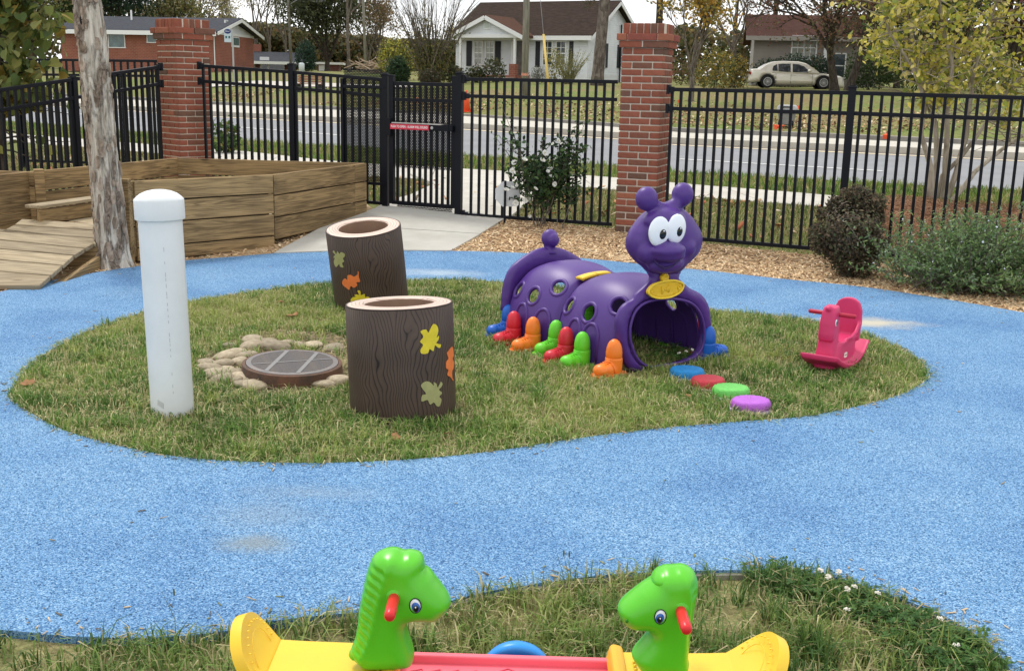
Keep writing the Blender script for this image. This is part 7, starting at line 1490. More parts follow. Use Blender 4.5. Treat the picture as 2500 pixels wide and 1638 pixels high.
ld = obj('door', MB().box((ll * .42, -.05, lz(163)), (.95, .1, 1.9)), M_TRIM, LH); obj('pane', MB().box((ll * .42, -.11, lz(160)), (.5, .04, .9)), M_GLASS, ld)
CF = AF(775, 116); CH_ = thing('garage', 'small flat-roofed brick outbuilding with a white door behind the fence', 'garage', (CF[0], CF[1], AT(800, 174, 116)[2]), R(6))
cl_ = AT(827, 150, 116)[0] - CF[0]; chh = AT(800, 158, 116)[2] - CH_.location.z; obj('wall', MB().box((cl_ / 2, 2, chh / 2 - .3), (cl_, 4, chh + .6)), M_FARBRICK2, CH_); obj('roof', MB().box((cl_ / 2, 2, chh + .1), (cl_ + .9, 5, .22)), M_TRIM, CH_); obj('door', MB().box((cl_ * .28, -.05, chh * .42), (.9, .1, chh * .85)), M_TRIM, CH_)
# --- right tan house
TFp = AF(1835, 68); TH = thing('house', 'tan sided house with a red-brown roof behind the beige car', 'house', (TFp[0], TFp[1], AT(1960, 190, 68)[2]), R(-10))
tl_ = AT(2130, 150, 68)[0] - TFp[0]; tz = lambda py: AT(1960, py, 68)[2] - TH.location.z
obj('wall', MB().prism([(0, -.5), (8, -.5), (8, tz(96)), (4, tz(38)), (0, tz(96))], 0, tl_, 'x'), M_TANSIDE, TH); gable_roof(TH, -.5, tl_ + .5, 0, 8, tz(95), tz(36), .5, .15, M_SHRED)
obj('corner_board', MB().box((AT(2022, 150, 66.8)[0] - TFp[0], -.25, tz(150)), (.26, .5, tz(120) - tz(182))), M_TRIM, TH); obj('fascia', MB().box((tl_ / 2, -.52, tz(97)), (tl_ + 1, .05, .25)), M('tan_fascia', (.30, .28, .25), .6), TH)
for px in (1955, 1985): window(TH, AT(px, 120, 67)[0] - TFp[0], tz(118), .62, 1.25, 0, M_GLASS2, None, (1, 1))
window(TH, AT(2055, 120, 67)[0] - TFp[0], tz(160), .7, 1.3, 0, M_GLASS, None, (0, 1))

# ------------------------------------------------------------------ poles, sign, cones, cart, bench
def pole(label, px, Y, d, h, lean=0.0, arm=False, name='utility_pole'):
    p = AF(px, Y); t = thing(name, label, 'utility pole', tuple(p)); obj('shaft', MB().tube([(0, 0, -.3), (lean * .5, 0, h / 2), (lean, 0, h)], [d / 2 * 1.12, d / 2, d / 2 * .88], 14), M_POLE, t, True)
    if arm:
        zz = AT(px, 9, Y)[2] - p[2]; obj('lamp_arm', MB().tube([(0, -.1, zz - .1), (.8, -.1, zz + .35), (2.0, -.1, zz + .3)], .05, 8), M('arm_metal', (.28, .28, .27), .5, metal=.4), t, True); obj('lamp_head', MB().ball((2.5, -.1, zz + .24), (.75, .2, .16), 14, 8), M('lamp_grey', (.32, .33, .34), .5), t, True)
    return t
bpole = pole('thick weathered utility pole in front of the white house', 1281, 51.5, .29, 9.5)
obj('orange_tie', MB().lathe([(.155, 0), (.16, .1), (.155, .2)], 16, (0, 0, AT(1283, 183, 51.5)[2] - bpole.location.z - .1)), M('faded_orange_tape', (.60, .25, .17), .7), bpole)
pole('thin dark street-light pole behind the left fence post', 712, 104, .24, 12, -.25, True); pole('slim pale utility pole beside the tall thin tree', 893, 98, .22, 11, -.3)
# guy wire with yellow guard
g0, g1, g2 = AF(1343, 49.5), AT(1327, 85, 50.5), AT(1305, -160, 52)
gw = thing('guy_wire', 'yellow guarded guy wire slanting down right of the thick pole', 'guy wire', tuple(g0)); o_ = np.array(g0)
obj('wire', MB().tube([tuple(g0 - o_), tuple(g1 - o_), tuple(g2 - o_)], .012, 5), M('wire_grey', (.2, .2, .2), .5), gw); obj('guard', MB().tube([tuple((g0 - o_)), tuple((g1 - o_))], [.06, .055], 8), M('guard_yellow', (.62, .45, .13), .6), gw, True)
# bus stop sign
bs_ = AF(571, 66); BS = thing('bus_stop_sign', 'pale bus stop sign with a dark blue oval on a grey post', 'sign', tuple(bs_)); zt_, zbm = AT(556, 70, 66)[2] - bs_[2], AT(556, 104, 66)[2] - bs_[2]
obj('post', MB().box((0, .03, zt_ / 2 - .15), (.09, .06, zt_ + .2)), M('galvanised', (.36, .37, .36), .5, metal=.4), BS); zs_ = zt_ - .19; wS = .2
pts = [(-wS, zbm), (wS, zbm), (wS, zs_ - .02)] + [(wS * math.cos(a), zs_ + .19 * math.sin(a)) for a in np.linspace(0, math.pi, 14)] + [(-wS, zs_ - .02)]
pl2 = obj('plate', MB().prism([(a - .26, b) for a, b in pts], -.03, 0, 'y'), M('plate_pale_blue', (.46, .55, .60), .5), BS); obj('oval_logo', MB().prism([(-.26 + .19 * math.cos(a), zs_ + .02 + .13 * math.sin(a)) for a in np.linspace(0, 2 * math.pi, 24, endpoint=False)], -.04, -.031, 'y'), M('navy', (.02, .03, .14), .5), pl2)
obj('logo_script', MB().tube([(-.26 + x, -.043, zs_ + .02 + z) for x, z in [(-.10, -.02), (-.12, .03), (-.07, .05), (-.08, -.03), (-.03, .02), (0, -.02), (.03, .02), (.06, -.02), (.12, .02)]], .011, 5), M('script_white', (.75, .77, .8), .5), pl2)
for x in (-.34, -.16): obj('icon', MB().box((-.26 + x + .25, -.034, zs_ - .30), (.10, .012, .13)), M('icon_teal', (.02, .10, .12), .5), pl2)
def cone(label, p, h, rot=(0, 0, 0), band=True):
    t = thing('traffic_cone', label, 'traffic cone', tuple(p)); t.rotation_euler = rot; co_ = bpy.data.materials.get('cone_orange') or M('cone_orange', (.80, .10, .03), .5)
    obj('body', MB().lathe([(.155 * h / .75, .03), (.035 * h / .75, h), (.025 * h / .75, h + .01), (0, h + .01)], 20), co_, t, True); obj('base', MB().box((0, 0, .02), (.36 * h / .75, .36 * h / .75, .04)), co_, t, bevel=.008)
    if band: obj('reflective_band', MB().lathe([(.078 * h / .75 + .002, .52 * h + .07), (.045 * h / .75 + .004, .80 * h + .06)], 20, cap=False), M_TRIM, t, True)
kp = lambda px, off: (lambda p: np.array([p[0], kerb_y(p[0]) + off, TF(p[0], kerb_y(p[0]) + off)]))(AT(px, 300, kerb_y(AT(px, 300, 40)[0])))
cone('upright orange traffic cone with a white band right of the gate', kp(1135, .9), .85); cone('orange traffic cone lying by the kerb seen through the gate screen', kp(990, 3.0) + np.array([0, 0, .14]), .6, (0, R(86), .4), False)
cone('orange traffic cone tipped over on the kerb left of the wheeled bin', kp(1910, .2) + np.array([0, 0, .12]), .30, (0, R(80), .2), False); cone('small orange cone end lying on the road edge behind the pale stems', kp(2217, -.3) + np.array([0, 0, .1]), .28, (0, R(70), 1.2), False)
for px, off, lbl in ((1720, 5.5, 'small orange marker flag in the grass near the young tree'), (2068, 4.5, 'small orange marker flag in the grass right of the wheeled bin')):
    p = kp(px, off); t = thing('marker_flag', lbl, 'flag', tuple(p)); obj('wire', MB().tube([(0, 0, -.02), (0, 0, .42)], .006, 5), M_BLACK, t); obj('flag', MB().box((.06, 0, .36), (.13, .006, .11)), bpy.data.materials['cone_orange'], t)
# wheeled bin
wb = kp(1975, 1.7); WB = thing('wheeled_bin', 'grey wheeled bin with a pale lid on the far grass near the kerb', 'bin', tuple(wb), R(-18)); M_BIN = M('bin_grey', (.17, .165, .155), .55, vcol=(.22, .215, .20), vscale=5)
obj('body', MB().prism([(-.21, .06), (.21, .06), (.27, .52), (-.27, .52)], -.22, .24, 'y'), M_BIN, WB, bevel=.02); obj('lid', MB().prism([(-.29, .40), (.29, .40), (.30, .58), (.24, .66), (-.24, .66), (-.30, .58)], -.26, .30, 'y'), M('bin_lid_pale', (.42, .43, .43), .45), WB, bevel=.03, seg=3)
obj('handle', MB().tube([(-.11, -.28, .57), (-.11, -.31, .60), (.11, -.31, .60), (.11, -.28, .57)], .02, 8), M_BLACK, WB); 
for s in (-1, 1): obj('wheel', MB().lathe([(.09, -.03), (.09, .03), (0, .03)], 16), M_BLACK, WB, True, loc=(s * .2, -.2, .08), rot=(0, R(90), 0)); obj('side_foot', MB().box((s * .19, -.225, .12), (.07, .03, .14)), M_BLACK, WB)
# bench on the far left lawn
bn = AF(757, 60); BN = thing('bench', 'brown slatted bench on the far lawn seen through the left fence', 'bench', tuple(bn), R(-12)); MW = M('bench_wood', (.26, .13, .075), .7, vcol=(.33, .18, .11), vscale=6)
for k in range(3): obj('back_slat', MB().box((0, .12, .52 + k * .13), (1.45, .04, .10)), MW, BN)
for k in range(3): obj('seat_slat', MB().box((0, -.3 + k * .14, .42), (1.45, .11, .04)), MW, BN)
for s in (-1, 1): obj('leg', MB().box((s * .6, -.1, .2), (.07, .45, .42)).box((s * .6, .13, .55), (.06, .05, .6)), M_SHUT, BN)
up = AF(737, 96); UP = thing('utility_pedestal', 'white round-topped utility pedestal on the lawn by the dark cedar', 'pedestal', tuple(up)); hp_ = AT(737, 154, 96)[2] - up[2]; obj('housing', MB().lathe([(.24, -.1), (.24, hp_ - .12), (.2, hp_ - .03), (.1, hp_), (0, hp_)], 20), M('pedestal_grey_white', (.55, .60, .62), .5), UP, True)
# back of the octagonal sign on a stake by the walk
os_ = AT(1231, 566, 11.75); os_[2] = T(*os_[:2]); OS = thing('octagonal_sign', 'blank white back of an octagonal sign on a thin black stake beside the walk', 'sign', tuple(os_), R(8)); zc2 = AT(1231, 474, 11.75)[2] - os_[2]
obj('stake', MB().box((0, -.008, zc2 / 2 + .04), (.022, .010, zc2 + .2)), M_BLACK, OS); obj('plate', MB().prism([(.03 + .142 * math.cos(R(22.5 + 45 * k)), zc2 + .142 * math.sin(R(22.5 + 45 * k))) for k in range(8)], 0, .003, 'y'), M('sign_back_white', (.66, .69, .71), .5), OS)

# ------------------------------------------------------------------ beige saloon car
cp_ = AF(1936, 60); CA = thing('car', 'beige four-door saloon car parked on the far lawn', 'car', (cp_[0], cp_[1], TF(cp_[0], 60) + .02), R(-4))
PX2M = 60 / 2732 * 1.02
cxm = lambda x: (x / 4.102 + 1600 - 1936) * PX2M; czm = lambda y: (222 - (y / 4.102)) * PX2M * 1.0 + .0
M_CAR = M('champagne_paint', (.72, .68, .58), .28, spec=.5, coat=.6, metal=.25)
low = smooth_poly([(cxm(928), czm(850)), (cxm(940), czm(800)), (cxm(955), czm(748)), (cxm(985), czm(738)), (cxm(1060), czm(738)), (cxm(1160), czm(765)), (cxm(1330), czm(765)), (cxm(1500), czm(770)), (cxm(1600), czm(768)), (cxm(1700), czm(778)), (cxm(1790), czm(792)), (cxm(1822), czm(815)), (cxm(1835), czm(870)), (cxm(1825), czm(900)), (cxm(1720), czm(905))], 3, False)
def arch(cx, r_): return [(cxm(cx) + r_ * math.cos(a), .30 + r_ * math.sin(a)) for a in np.linspace(.0, math.pi, 12)]
ol = list(map(tuple, low)) + [(cxm(1710) , .19)] + [p for p in arch(1638, .36)] + [(cxm(1560), .17), (cxm(1190), .17)] + [p for p in arch(1117, .36)] + [(cxm(935), .22)]
obj('body', inflate(ol, .84, .16, [], .09, None, .72), M_CAR, CA, True)
cab = [(cxm(1035), czm(742)), (cxm(1110), czm(690)), (cxm(1170), czm(668)), (cxm(1260), czm(661)), (cxm(1400), czm(664)), (cxm(1470), czm(680)), (cxm(1540), czm(725)), (cxm(1605), czm(772)), (cxm(1300), czm(775)), (cxm(1100), czm(772))]
rf_ = MB(); n = len(cab); tp = lambda z: .80 - .32 * max(0, (z - .95)) / .5
rf_.add([(a, -tp(b), b) for a, b in cab] + [(a, tp(b), b) for a, b in cab], [tuple(range(n)), tuple(range(2 * n - 1, n - 1, -1))] + [(i, i + n, (i + 1) % n + n, (i + 1) % n) for i in range(n)]); obj('cabin', rf_, M_CAR, CA, bevel=.04, seg=3)
M_CG = M('car_glass', (.03, .035, .04), .05, spec=.9)
def cglass(pts, name='window'):
    q = [(cxm(a), czm(b)) for a, b in pts]; n = len(q); m = MB(); m.add([(a, -tp(b) - .012, b) for a, b in q] + [(a, -tp(b) + .01, b) for a, b in q], [tuple(range(n)), tuple(range(2 * n - 1, n - 1, -1))] + [(i, i + n, (i + 1) % n + n, (i + 1) % n) for i in range(n)]); obj(name, m, M_CG, CA)
cglass([(1155, 740), (1165, 710), (1200, 690), (1205, 755), (1160, 752)]); cglass([(1210, 690), (1250, 686), (1325, 686), (1325, 762), (1212, 757)]); cglass([(1345, 687), (1400, 690), (1450, 708), (1500, 752), (1490, 766), (1345, 764)])
ws = MB(); ws.add([(cxm(1478), -.56, czm(682)), (cxm(1612), -.66, czm(766)), (cxm(1612), .66, czm(766)), (cxm(1478), .56, czm(682)), (cxm(1470), -.56, czm(690)), (cxm(1600), -.66, czm(774)), (cxm(1600), .66, czm(774)), (cxm(1470), .56, czm(690))], [(0, 1, 2, 3), (7, 6, 5, 4), (0, 4, 5, 1), (1, 5, 6, 2), (2, 6, 7, 3), (3, 7, 4, 0)]); obj('windscreen', ws, M_CG, CA)
wm_ = MB().tube([(0, -.10, 0), (0, .10, 0)], .315, 28); ty = MB().lathe([(.20, -.10), (.30, -.10), (.32, -.07), (.32, .07), (.30, .10), (.20, .10)], 28).mesh('tyre'); fix(ty); ty.materials.append(M('tyre_rubber', (.012, .012, .013), .8)); rm_ = MB().lathe([(.21, -.05), (.215, .10), (.19, .105), (.18, .085), (.05, .095), (.04, .11), (0, .11)], 28)
for k in range(14): rm_.box((.125 * math.cos(k * math.pi / 7), .125 * math.sin(k * math.pi / 7), .095), (.13, .018, .02), Matrix.Rotation(k * math.pi / 7, 3, 'Z'))
rmm = rm_.mesh('rim'); fix(rmm); rmm.materials.append(M('alloy', (.52, .52, .51), .35))
for cx in (1117, 1638):
    for s in (-1, 1):
        wv_ = bpy.data.objects.new('wheel', ty); COL.objects.link(wv_); wv_.parent = CA; wv_.location = (cxm(cx), s * .76, .31); wv_.rotation_euler = (R(90) * (1 if s < 0 else -1), 0, 0); inst('rim', rmm, wv_, (0, 0, 0))
        obj('wheel_arch', MB().tube([(cxm(cx), s * .60, .33), (cxm(cx), s * .842, .33)], .345, 24), M_DARK, CA)
obj('headlight', MB().box((cxm(1798), -.62, czm(828)), (.22, .42, .13)), M('lamp_lens', (.55, .50, .48), .15), CA, bevel=.03); obj('tail_light', MB().box((cxm(953), -.66, czm(780)), (.10, .34, .16)), M('tail_red', (.30, .03, .025), .25), CA, bevel=.03)
obj('mirror', MB().ball((cxm(1497), -.93, czm(750)), (.10, .10, .075), 12, 8), M_CAR, CA, True)
dl = MB()
for xx in (1190, 1330, 1530): dl.box((cxm(xx), -.845, czm(825)), (.015, .012, .50))
dl.box((cxm(1360), -.846, czm(888)), (cxm(1540) - cxm(1190), .012, .03)); obj('door_gap', dl, M('gap_shadow', (.12, .11, .09), .8), CA)
for xx in (1165, 1355): obj('door_handle', MB().box((cxm(xx), -.855, czm(788)), (.18, .03, .035)), M_CAR, CA, bevel=.008)
obj('side_moulding', MB().box((cxm(1370), -.847, czm(838)), (cxm(1560) - cxm(1190), .02, .05)), M_CAR, CA)

# ------------------------------------------------------------------ far trees and shrubs
def ft(label, px, Y, h, tr, cols, nleaf, lsize, bark=M_BARK, **k): return tree(label, AF(px, Y, -.05), h, tr, cols, nleaf, lsize, bark, **k)
def fb(label, px, Y, w_, h, n, size, cols, seed, dz=0, **k):
    p = AF(px, Y, dz); lob = [((0, 0, h * .5), (w_ * .5, w_ * .45, h * .5)), ((-w_ * .22, 0, h * .36), (w_ * .32, w_ * .3, h * .36)), ((w_ * .2, .1, h * .4), (w_ * .32, w_ * .3, h * .4)), ((0.03 * w_, 0, h * .72), (w_ * .3, w_ * .3, h * .27))]
    return bushy(label, p, lob, n, size, cols, seed=seed, h=h * .5, **k)
# big pine trunk in front of the house
pine = AF(1458, 61); PT = thing('tree', 'thick scaly pine trunk in front of the white house gable', 'tree', tuple(pine)); m = MB(); pts = [(0, 0, -.1), (.02, 0, .5), (.1, 0, 2), (.22, 0, 4), (.4, .05, 7), (.5, .1, 12)]; m.tube(pts, [.40, .33, .30, .285, .27, .2], 20); obj('trunk', m, barkmat('pine_bark', (.045, .038, .032), (.12, .10, .085), (.20, .17, .145), 4, (1.5, 1.5, .7), 1.0), PT, True)
bt_ = MB(); 
for (z, a, l_) in ((4.3, 2.7, .9), (4.55, 3.5, .6), (5.2, .2, .8)): bt_.tube([(.22, 0, z), (.22 + .5 * l_ * math.cos(a), 0, z + .1), (.22 + l_ * math.cos(a), -.1, z - .1)], [.03, .02, .008], 5)
obj('branch', bt_, M_DARKBARK, PT); NQ = [(.22 - .75 + rng.normal(0, .16), rng.normal(0, .2), 4.2 + rng.normal(0, .18)) for _ in range(160)]; leaves('crown', NQ, .16, [(.05, .07, .03), (.12, .08, .04)], M_LEAF, PT, 3, .15)
# fan-shaped bare shrub with olive lower leaves
p = AF(1053, 66); FS = thing('tree', 'fan-shaped tall bare-topped shrub left of the white house', 'tree', tuple(p)); rs = random.Random(4); m = MB(); LQ = []
for k in range(64):
    a = rs.uniform(-1.0, 1.0); fr_a = a * .62; dy = rs.uniform(-.3, .3); L_ = rs.uniform(4.2, 6.6); pts = [Vector((rs.gauss(0, .22), rs.gauss(0, .18), -.1))]; d = Vector((math.sin(fr_a) * .55, dy * .6, math.cos(fr_a)))
    for i in range(7): d = (d + Vector((fr_a * .045 + rs.gauss(0, .05), rs.gauss(0, .05), 0))).normalized(); pts.append(pts[-1] + d * L_ / 7)
    m.tube(pts, [.055, .045, .038, .03, .024, .016, .010, .006], 5, cap=False)
    for j in range(5):
        i = rs.randint(3, 6); e_ = pts[i] + (d + Vector((rs.gauss(0, .35), rs.gauss(0, .3), rs.gauss(0, .2)))).normalized() * rs.uniform(.5, 1.3); m.tube([pts[i], e_], [.012, .005], 4, cap=False)
    for j in range(110): f = min(rs.gammavariate(2.2, .9), 6.8); i = int(f); q = pts[i].lerp(pts[i + 1], f - i); LQ.append((q.x + rs.gauss(0, .2), q.y + rs.gauss(0, .2), q.z + rs.gauss(0, .2)))
obj('trunk', m, M_BARK, FS, True, recalc=False); LQ = [q for q in LQ if q[2] < 3.6 or rng.random() < .12]; leaves('crown', LQ, .125, OL + [(.28, .22, .08)], M_LEAF, FS, 4, .5, .2)
fb('dark green rounded evergreen bush left of the fan-shaped shrub', 972, 64, 1.25, 1.55, 3600, .12, [(.03, .06, .025), (.04, .08, .03), (.025, .045, .02)], 41); fb('yellow-olive bush behind the dark evergreen bush', 965, 72, 2.2, 2.6, 2600, .16, OL + YG[:3], 42)
fb('low dark bush at the foot of the fan-shaped shrub', 1050, 63.5, 1.2, .8, 1200, .12, [(.06, .05, .03), (.05, .06, .03), (.09, .07, .04)], 43)
MG = [(.035, .05, .02), (.055, .075, .03), (.09, .10, .05), (.14, .11, .06), (.045, .06, .025)]
for i, (px, w_, h, lbl) in enumerate([(1105, 1.1, .95, 'leathery dark shrub below the left window of the white house'), (1160, 1.0, .85, 'low leathery shrub in the middle of the row by the porch'), (1205, 1.25, 1.35, 'tallest leathery shrub in front of the porch door')]): fb(lbl, px, 66.5, w_, h, 650, .17, MG, 50 + i, group='leathery shrubs by the porch')
fb('wispy grey shrub right of the thick pole', 1313, 64, 1.0, .95, 700, .09, [(.20, .20, .17), (.26, .26, .22), (.14, .15, .12)], 55, stems=30, shell=.2)
p = AF(1388, 63.5); GS = thing('shrub', 'tall upright yellow-green stemmed shrub before the right windows', 'shrub', tuple(p)); rs = random.Random(8); m = MB(); LQ = []
for k in range(75):
    a = rs.uniform(-.55, .55); L_ = rs.uniform(1.2, 2.15); pts = [Vector((rs.gauss(0, .12), rs.gauss(0, .1), 0))]; d = Vector((math.sin(a), rs.gauss(0, .2), math.cos(a)))
    for i in range(4): d = (d + Vector((a * .1, 0, -.02))).normalized(); pts.append(pts[-1] + d * L_ / 4)
    m.tube(pts, [.016, .013, .010, .007, .004], 4, cap=False)
    for j in range(22): f = rs.uniform(.6, 4); i = min(int(f), 3); q = pts[i].lerp(pts[i + 1], f - i); LQ.append((q.x + rs.gauss(0, .06), q.y + rs.gauss(0, .06), q.z + rs.gauss(0, .06)))
obj('stems', m, M('green_stem', (.20, .19, .08), .7), GS, True, recalc=False); leaves('foliage', LQ, .085, [(.22, .22, .07), (.30, .27, .09), (.16, .17, .06)], M_LEAF, GS, 8, .3, .2)
fb('small leafy shrub with ochre leaves under the right windows', 1352, 65, .9, 2.0, 420, .13, [(.20, .19, .05), (.28, .22, .05), (.14, .14, .04)], 57)
# young orange-leaved tree on the right
ft('young multi-branched tree with orange and yellow autumn leaves right of the pillar', 1690, 45, 5.2, .13, ORG, 2100, .15, M_BARK, trunk_frac=.25, depth=4, spread=.55, clump=.24, seed=61, kids=(2, 3), up=.15)
for i, (px, Y, w_, h, c, n, lbl) in enumerate([(1745, 57, 2.0, 2.0, ORG[1:] + OL, 1300, 'yellow-leaved bush behind the young orange tree'), (1795, 60, 1.6, 1.7, [(.05, .06, .03), (.12, .11, .05)] + ORG[1:3], 1200, 'dark bush with yellow leaves at the back of the car'), (1690, 66, 2.6, 1.4, BR + OL, 1100, 'low brown scrub behind the young orange tree')]): fb(lbl, px, Y, w_, h, n, .15, c, 70 + i)
ft('grey tangled leafless tree behind the young orange tree', 1790, 62, 8.5, .16, [(.15, .14, .11), (.20, .17, .12), (.10, .11, .06)], 1500, .13, M_BARK, trunk_frac=.2, depth=5, spread=.75, clump=.45, seed=63, kids=(2, 3), shrink=.70)
ft('dark green pine crown above the tan house', 1880, 86, 15, .25, DG, 5200, .30, M_DARKBARK, trunk_frac=.42, depth=3, spread=.8, clump=.8, seed=64, kids=(3, 4), aspect=.25)
ft('dark trunked pine standing behind the right brick pillar', 1605, 78, 16, .30, DG, 2600, .28, M_DARKBARK, trunk_frac=.55, depth=3, spread=.8, clump=.7, seed=65, aspect=.25)
for i, (px, w_, h, lbl) in enumerate([(1880, 2.2, 1.5, 'dark evergreen hedge bush behind the boot of the car'), (1935, 2.3, 1.8, 'dark evergreen hedge bush behind the middle of the car'), (1990, 2.0, 1.7, 'dark evergreen hedge bush behind the bonnet of the car')]): fb(lbl, px, 65, w_, h, 2400, .13, [(.02, .045, .025), (.03, .06, .03), (.018, .035, .02)], 80 + i, group='evergreen bushes along the tan house')
fb('small bright yellow-green shrub in the hedge behind the car', 1981, 63.8, .4, 1.1, 160, .11, [(.30, .32, .05), (.24, .28, .05)], 84)
ft('reddish-brown leaved tree with leaning twin trunks right of the car', 2055, 57, 7.0, .24, BR + [(.10, .10, .04)], 8200, .15, M_DARKBARK, trunk_frac=.28, depth=4, spread=.85, clump=.42, seed=66, kids=(2, 4), up=.1, stems=2, fan=.25)
for i, (px, Y, h, c, n, lbl) in enumerate([(2190, 66, 7.5, BR + DG, 6500, 'dark brown-green tree behind the pale yellow tree'), (2330, 62, 8.0, DG + BR[:2], 7000, 'tall dark green tree behind the pale yellow tree'), (2450, 58, 7.0, [(.16, .05, .05), (.12, .06, .05), (.09, .09, .04)], 6000, 'dark red tree at the far right edge'), (2130, 72, 3.2, DG, 3200, 'low dark evergreen right of the tan house')]): ft(lbl, px, Y, h, .2, c, n, .20, M_DARKBARK, trunk_frac=.18, depth=3, spread=.8, clump=.75, seed=90 + i, kids=(3, 4))
fb('dark evergreen bush right of the reddish tree', 2120, 60, 2.6, 2.0, 2600, .14, DG, 95); fb('olive bush at the far right behind the fence', 2420, 50, 2.4, 1.8, 1500, .15, OL, 96); fb('dark bush behind the pale stems', 2260, 56, 3.0, 2.2, 2300, .15, DG + OL[:2], 97)
ft('stubby dark tree trunk behind the pale stems', 2268, 44, 5.5, .22, DG + OL, 2500, .16, M_DARKBARK, trunk_frac=.35, depth=3, spread=.7, clump=.5, seed=98)
# trees between the houses, left and centre
ft('broad dense olive-green tree left of the tall thin tree', 800, 108, 9.5, .3, [(.055, .07, .03), (.07, .085, .035), (.045, .055, .025), (.09, .095, .04)], 9000, .28, M_DARKBARK, trunk_frac=.12, depth=3, spread=.75, clump=.95, seed=100, kids=(3, 5))
ft('tall thin half-bare pine rising above the olive tree', 850, 102, 14, .17, [(.06, .07, .035), (.05, .055, .03), (.12, .11, .07)], 2600, .22, M_BARK, trunk_frac=.45, depth=3, spread=.9, clump=.55, seed=101, kids=(3, 4), up=.05)
ft('brown bare-branched tree between the two utility poles', 925, 112, 8.0, .2, [(.20, .13, .07), (.16, .12, .06), (.24, .17, .08)], 2600, .22, M_BARK, trunk_frac=.2, depth=4, spread=.6, clump=.5, seed=102)
ft('slim bare brownish tree behind the pale utility pole', 900, 120, 7.0, .16, [(.20, .15, .09), (.15, .12, .07)], 1800, .22, M_BARK, trunk_frac=.2, depth=4, spread=.55, clump=.5, seed=103)
fb('blue-green cedar beside the white pedestal', 748, 100, 1.7, 2.6, 2800, .16, [(.03, .065, .04), (.045, .085, .055), (.025, .05, .03)], 104)
for i, (px, Y, h, n, lbl) in enumerate([(625, 128, 14, 3000, 'tall sparse tree with pale yellow leaves behind the low brick house'), (660, 132, 13, 2600, 'slender sparse pale-leaved tree right of the chimney'), (700, 135, 11.5, 2600, 'sparse yellow-leaved tree behind the street-light pole'), (560, 140, 10, 2000, 'thin pale tree over the roof of the brick house')]): ft(lbl, px, Y, h, .2, PALE, n, .20, M_BARK, trunk_frac=.25, depth=5, spread=.42, clump=.45, seed=110 + i, kids=(2, 2), up=.45, shrink=.72)
for i, (px, Y, h, c, n, lbl) in enumerate([(300, 118, 10.5, [(.02, .045, .025), (.028, .06, .03), (.016, .035, .02)], 9000, 'dense dark evergreen behind the brick house roof'), (430, 122, 8.5, OL + PALE[:2] + ORG[2:3], 3800, 'olive and ochre tree behind the brick house'), (490, 126, 10.5, PALE, 2400, 'tall sparse pale tree behind the brick house ridge'), (205, 116, 9.5, DG + OL[:1], 6000, 'dark green tree behind the bare dead trunk'), (90, 110, 9.0, OL, 6000, 'olive tree behind the leafy tree at upper left')]): ft(lbl, px, Y, h, .22, c, n, .27, M_DARKBARK, trunk_frac=.15, depth=3, spread=.75, clump=.9 if n > 5000 else .6, seed=120 + i, kids=(3, 4))
# pile of pale cut branches near the slim pole
bp2 = AF(930, 92); m = MB(); rs = random.Random(2)
for k in range(60): a = rs.uniform(0, 6.28); c = Vector((rs.gauss(0, .9), rs.gauss(0, .5), rs.uniform(.05, .8))); d = Vector((math.cos(a), math.sin(a), rs.gauss(0, .35))) * rs.uniform(.4, 1.1); m.tube([c - d, c + d], .04, 5)
tag(obj('brush_pile', m, M('cut_branches', (.30, .22, .15), .9, vcol=(.38, .30, .22), vscale=6), loc=tuple(bp2)), 'pile of pale cut branches on the lawn right of the slim pole', 'brush pile')
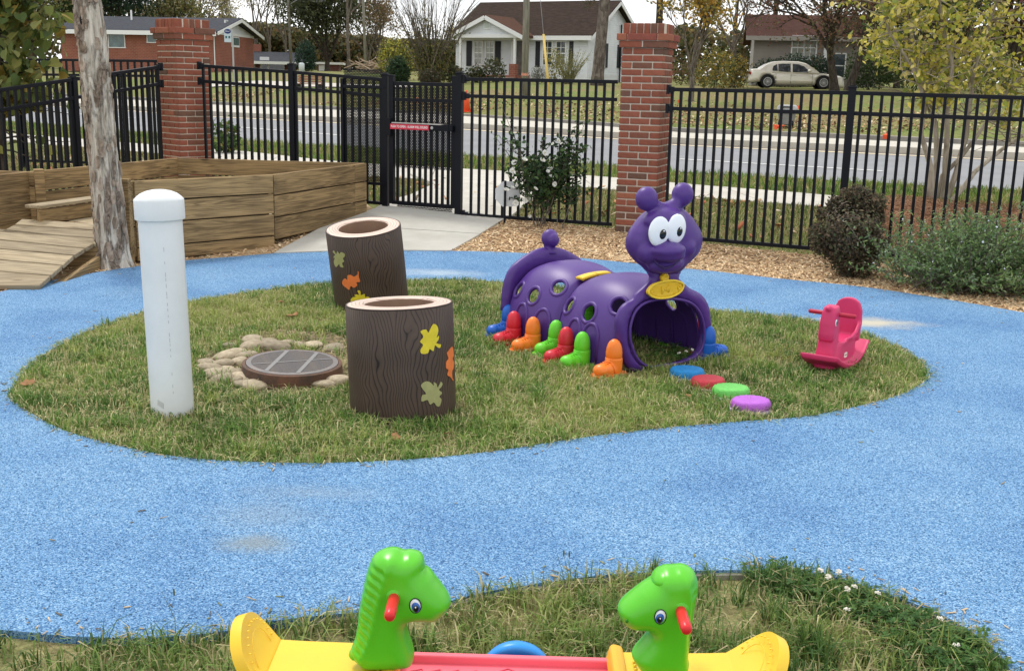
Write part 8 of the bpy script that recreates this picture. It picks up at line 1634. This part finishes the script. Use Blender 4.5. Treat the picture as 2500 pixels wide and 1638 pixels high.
# wooded ridge far behind
def ridge(px0, px1, Y, hfn, n, cols, seed, size):
    r_ = np.random.default_rng(seed); X0, X1 = AT(px0, 150, Y)[0], AT(px1, 150, Y)[0]; x = r_.uniform(X0, X1, n); u = (x - X0) / (X1 - X0); h = np.array([hfn(q) for q in u]); lump = vnoise(np.stack([x, np.zeros(n)], 1), .16, seed) * .5 + vnoise(np.stack([x, np.ones(n)], 1), .42, seed + 1) * .3; top_ = h * (.62 + .5 * lump); z = top_ * r_.random(n) ** .7; y = Y + r_.uniform(-3, 6, n) + 4 * vnoise(np.stack([x, z], 1), .2, seed + 2)
    base = np.array([TF(a, b) for a, b in zip(x[:200], y[:200])]).mean(); return np.stack([x, y, z + base - .3], 1)
WC = [ridge(380, 1130, 150, lambda u: 8.0 - 2.0 * u, 17000, None, 1, .5), ridge(1120, 2700, 130, lambda u: 6.5 + 1.5 * u, 15000, None, 2, .5), ridge(-600, 400, 140, lambda u: 8.5, 7000, None, 3, .5)]
wo_ = leaves('far_woods', np.concatenate(WC), .62, [(.10, .11, .04), (.14, .12, .05), (.20, .15, .055), (.08, .085, .035), (.16, .10, .05), (.22, .18, .08), (.06, .07, .035)], M_LEAF, None, 9, .7, .3); wo_['kind'] = 'stuff'; wo_['label'] = 'mixed autumn woods behind the houses'
# strays blown onto the rubber
edge_pts = np.concatenate([far_edge[rng.integers(4, len(far_edge) - 4, 260)] + rng.normal(0, .10, (260, 2)), island[rng.integers(0, len(island), 420)] + rng.normal(0, .05, (420, 2)), near_edge[rng.integers(6, len(near_edge) - 12, 300)] + rng.normal(0, .07, (300, 2)), rng.uniform((-3.5, 3.6), (4.5, 9.5), (120, 2))])
edge_pts = edge_pts[~inpoly(edge_pts, island) & ~inpoly(edge_pts, fg_poly)]
flakes('strays', edge_pts, lambda P: Tn(P[:, 1]) + .0225, .008, .035, .002, .006, [(.45, .34, .2), (.30, .24, .12), (.20, .20, .08), (.55, .42, .26), (.12, .10, .07)], 'dry grass and chip crumbs blown onto the blue rubber', .002, 31, None, .15, .004)
# tall weeds along the near lawn
wm2 = MB(); rs = random.Random(6)
for (px, py) in [(1372, 1480), (430, 1575), (1385, 1450), (900, 1555), (1105, 1600), (2050, 1560), (1700, 1560)]:
    p = G(px, py); h = rs.uniform(.10, .2); wm2.tube([(p[0], p[1], 0), (p[0] + rs.gauss(0, .01), p[1], h * .5), (p[0] + rs.gauss(0, .02), p[1], h)], [.0012, .001, .0006], 4); wm2.ball((p[0] + rs.gauss(0, .004), p[1], h), (.003, .003, .012), 6, 5)
wo2 = obj('seed_stalks', wm2, M('stalk', (.12, .14, .05), .8)); wo2['kind'] = 'stuff'; wo2['label'] = 'thin seed stalks standing in the front grass'
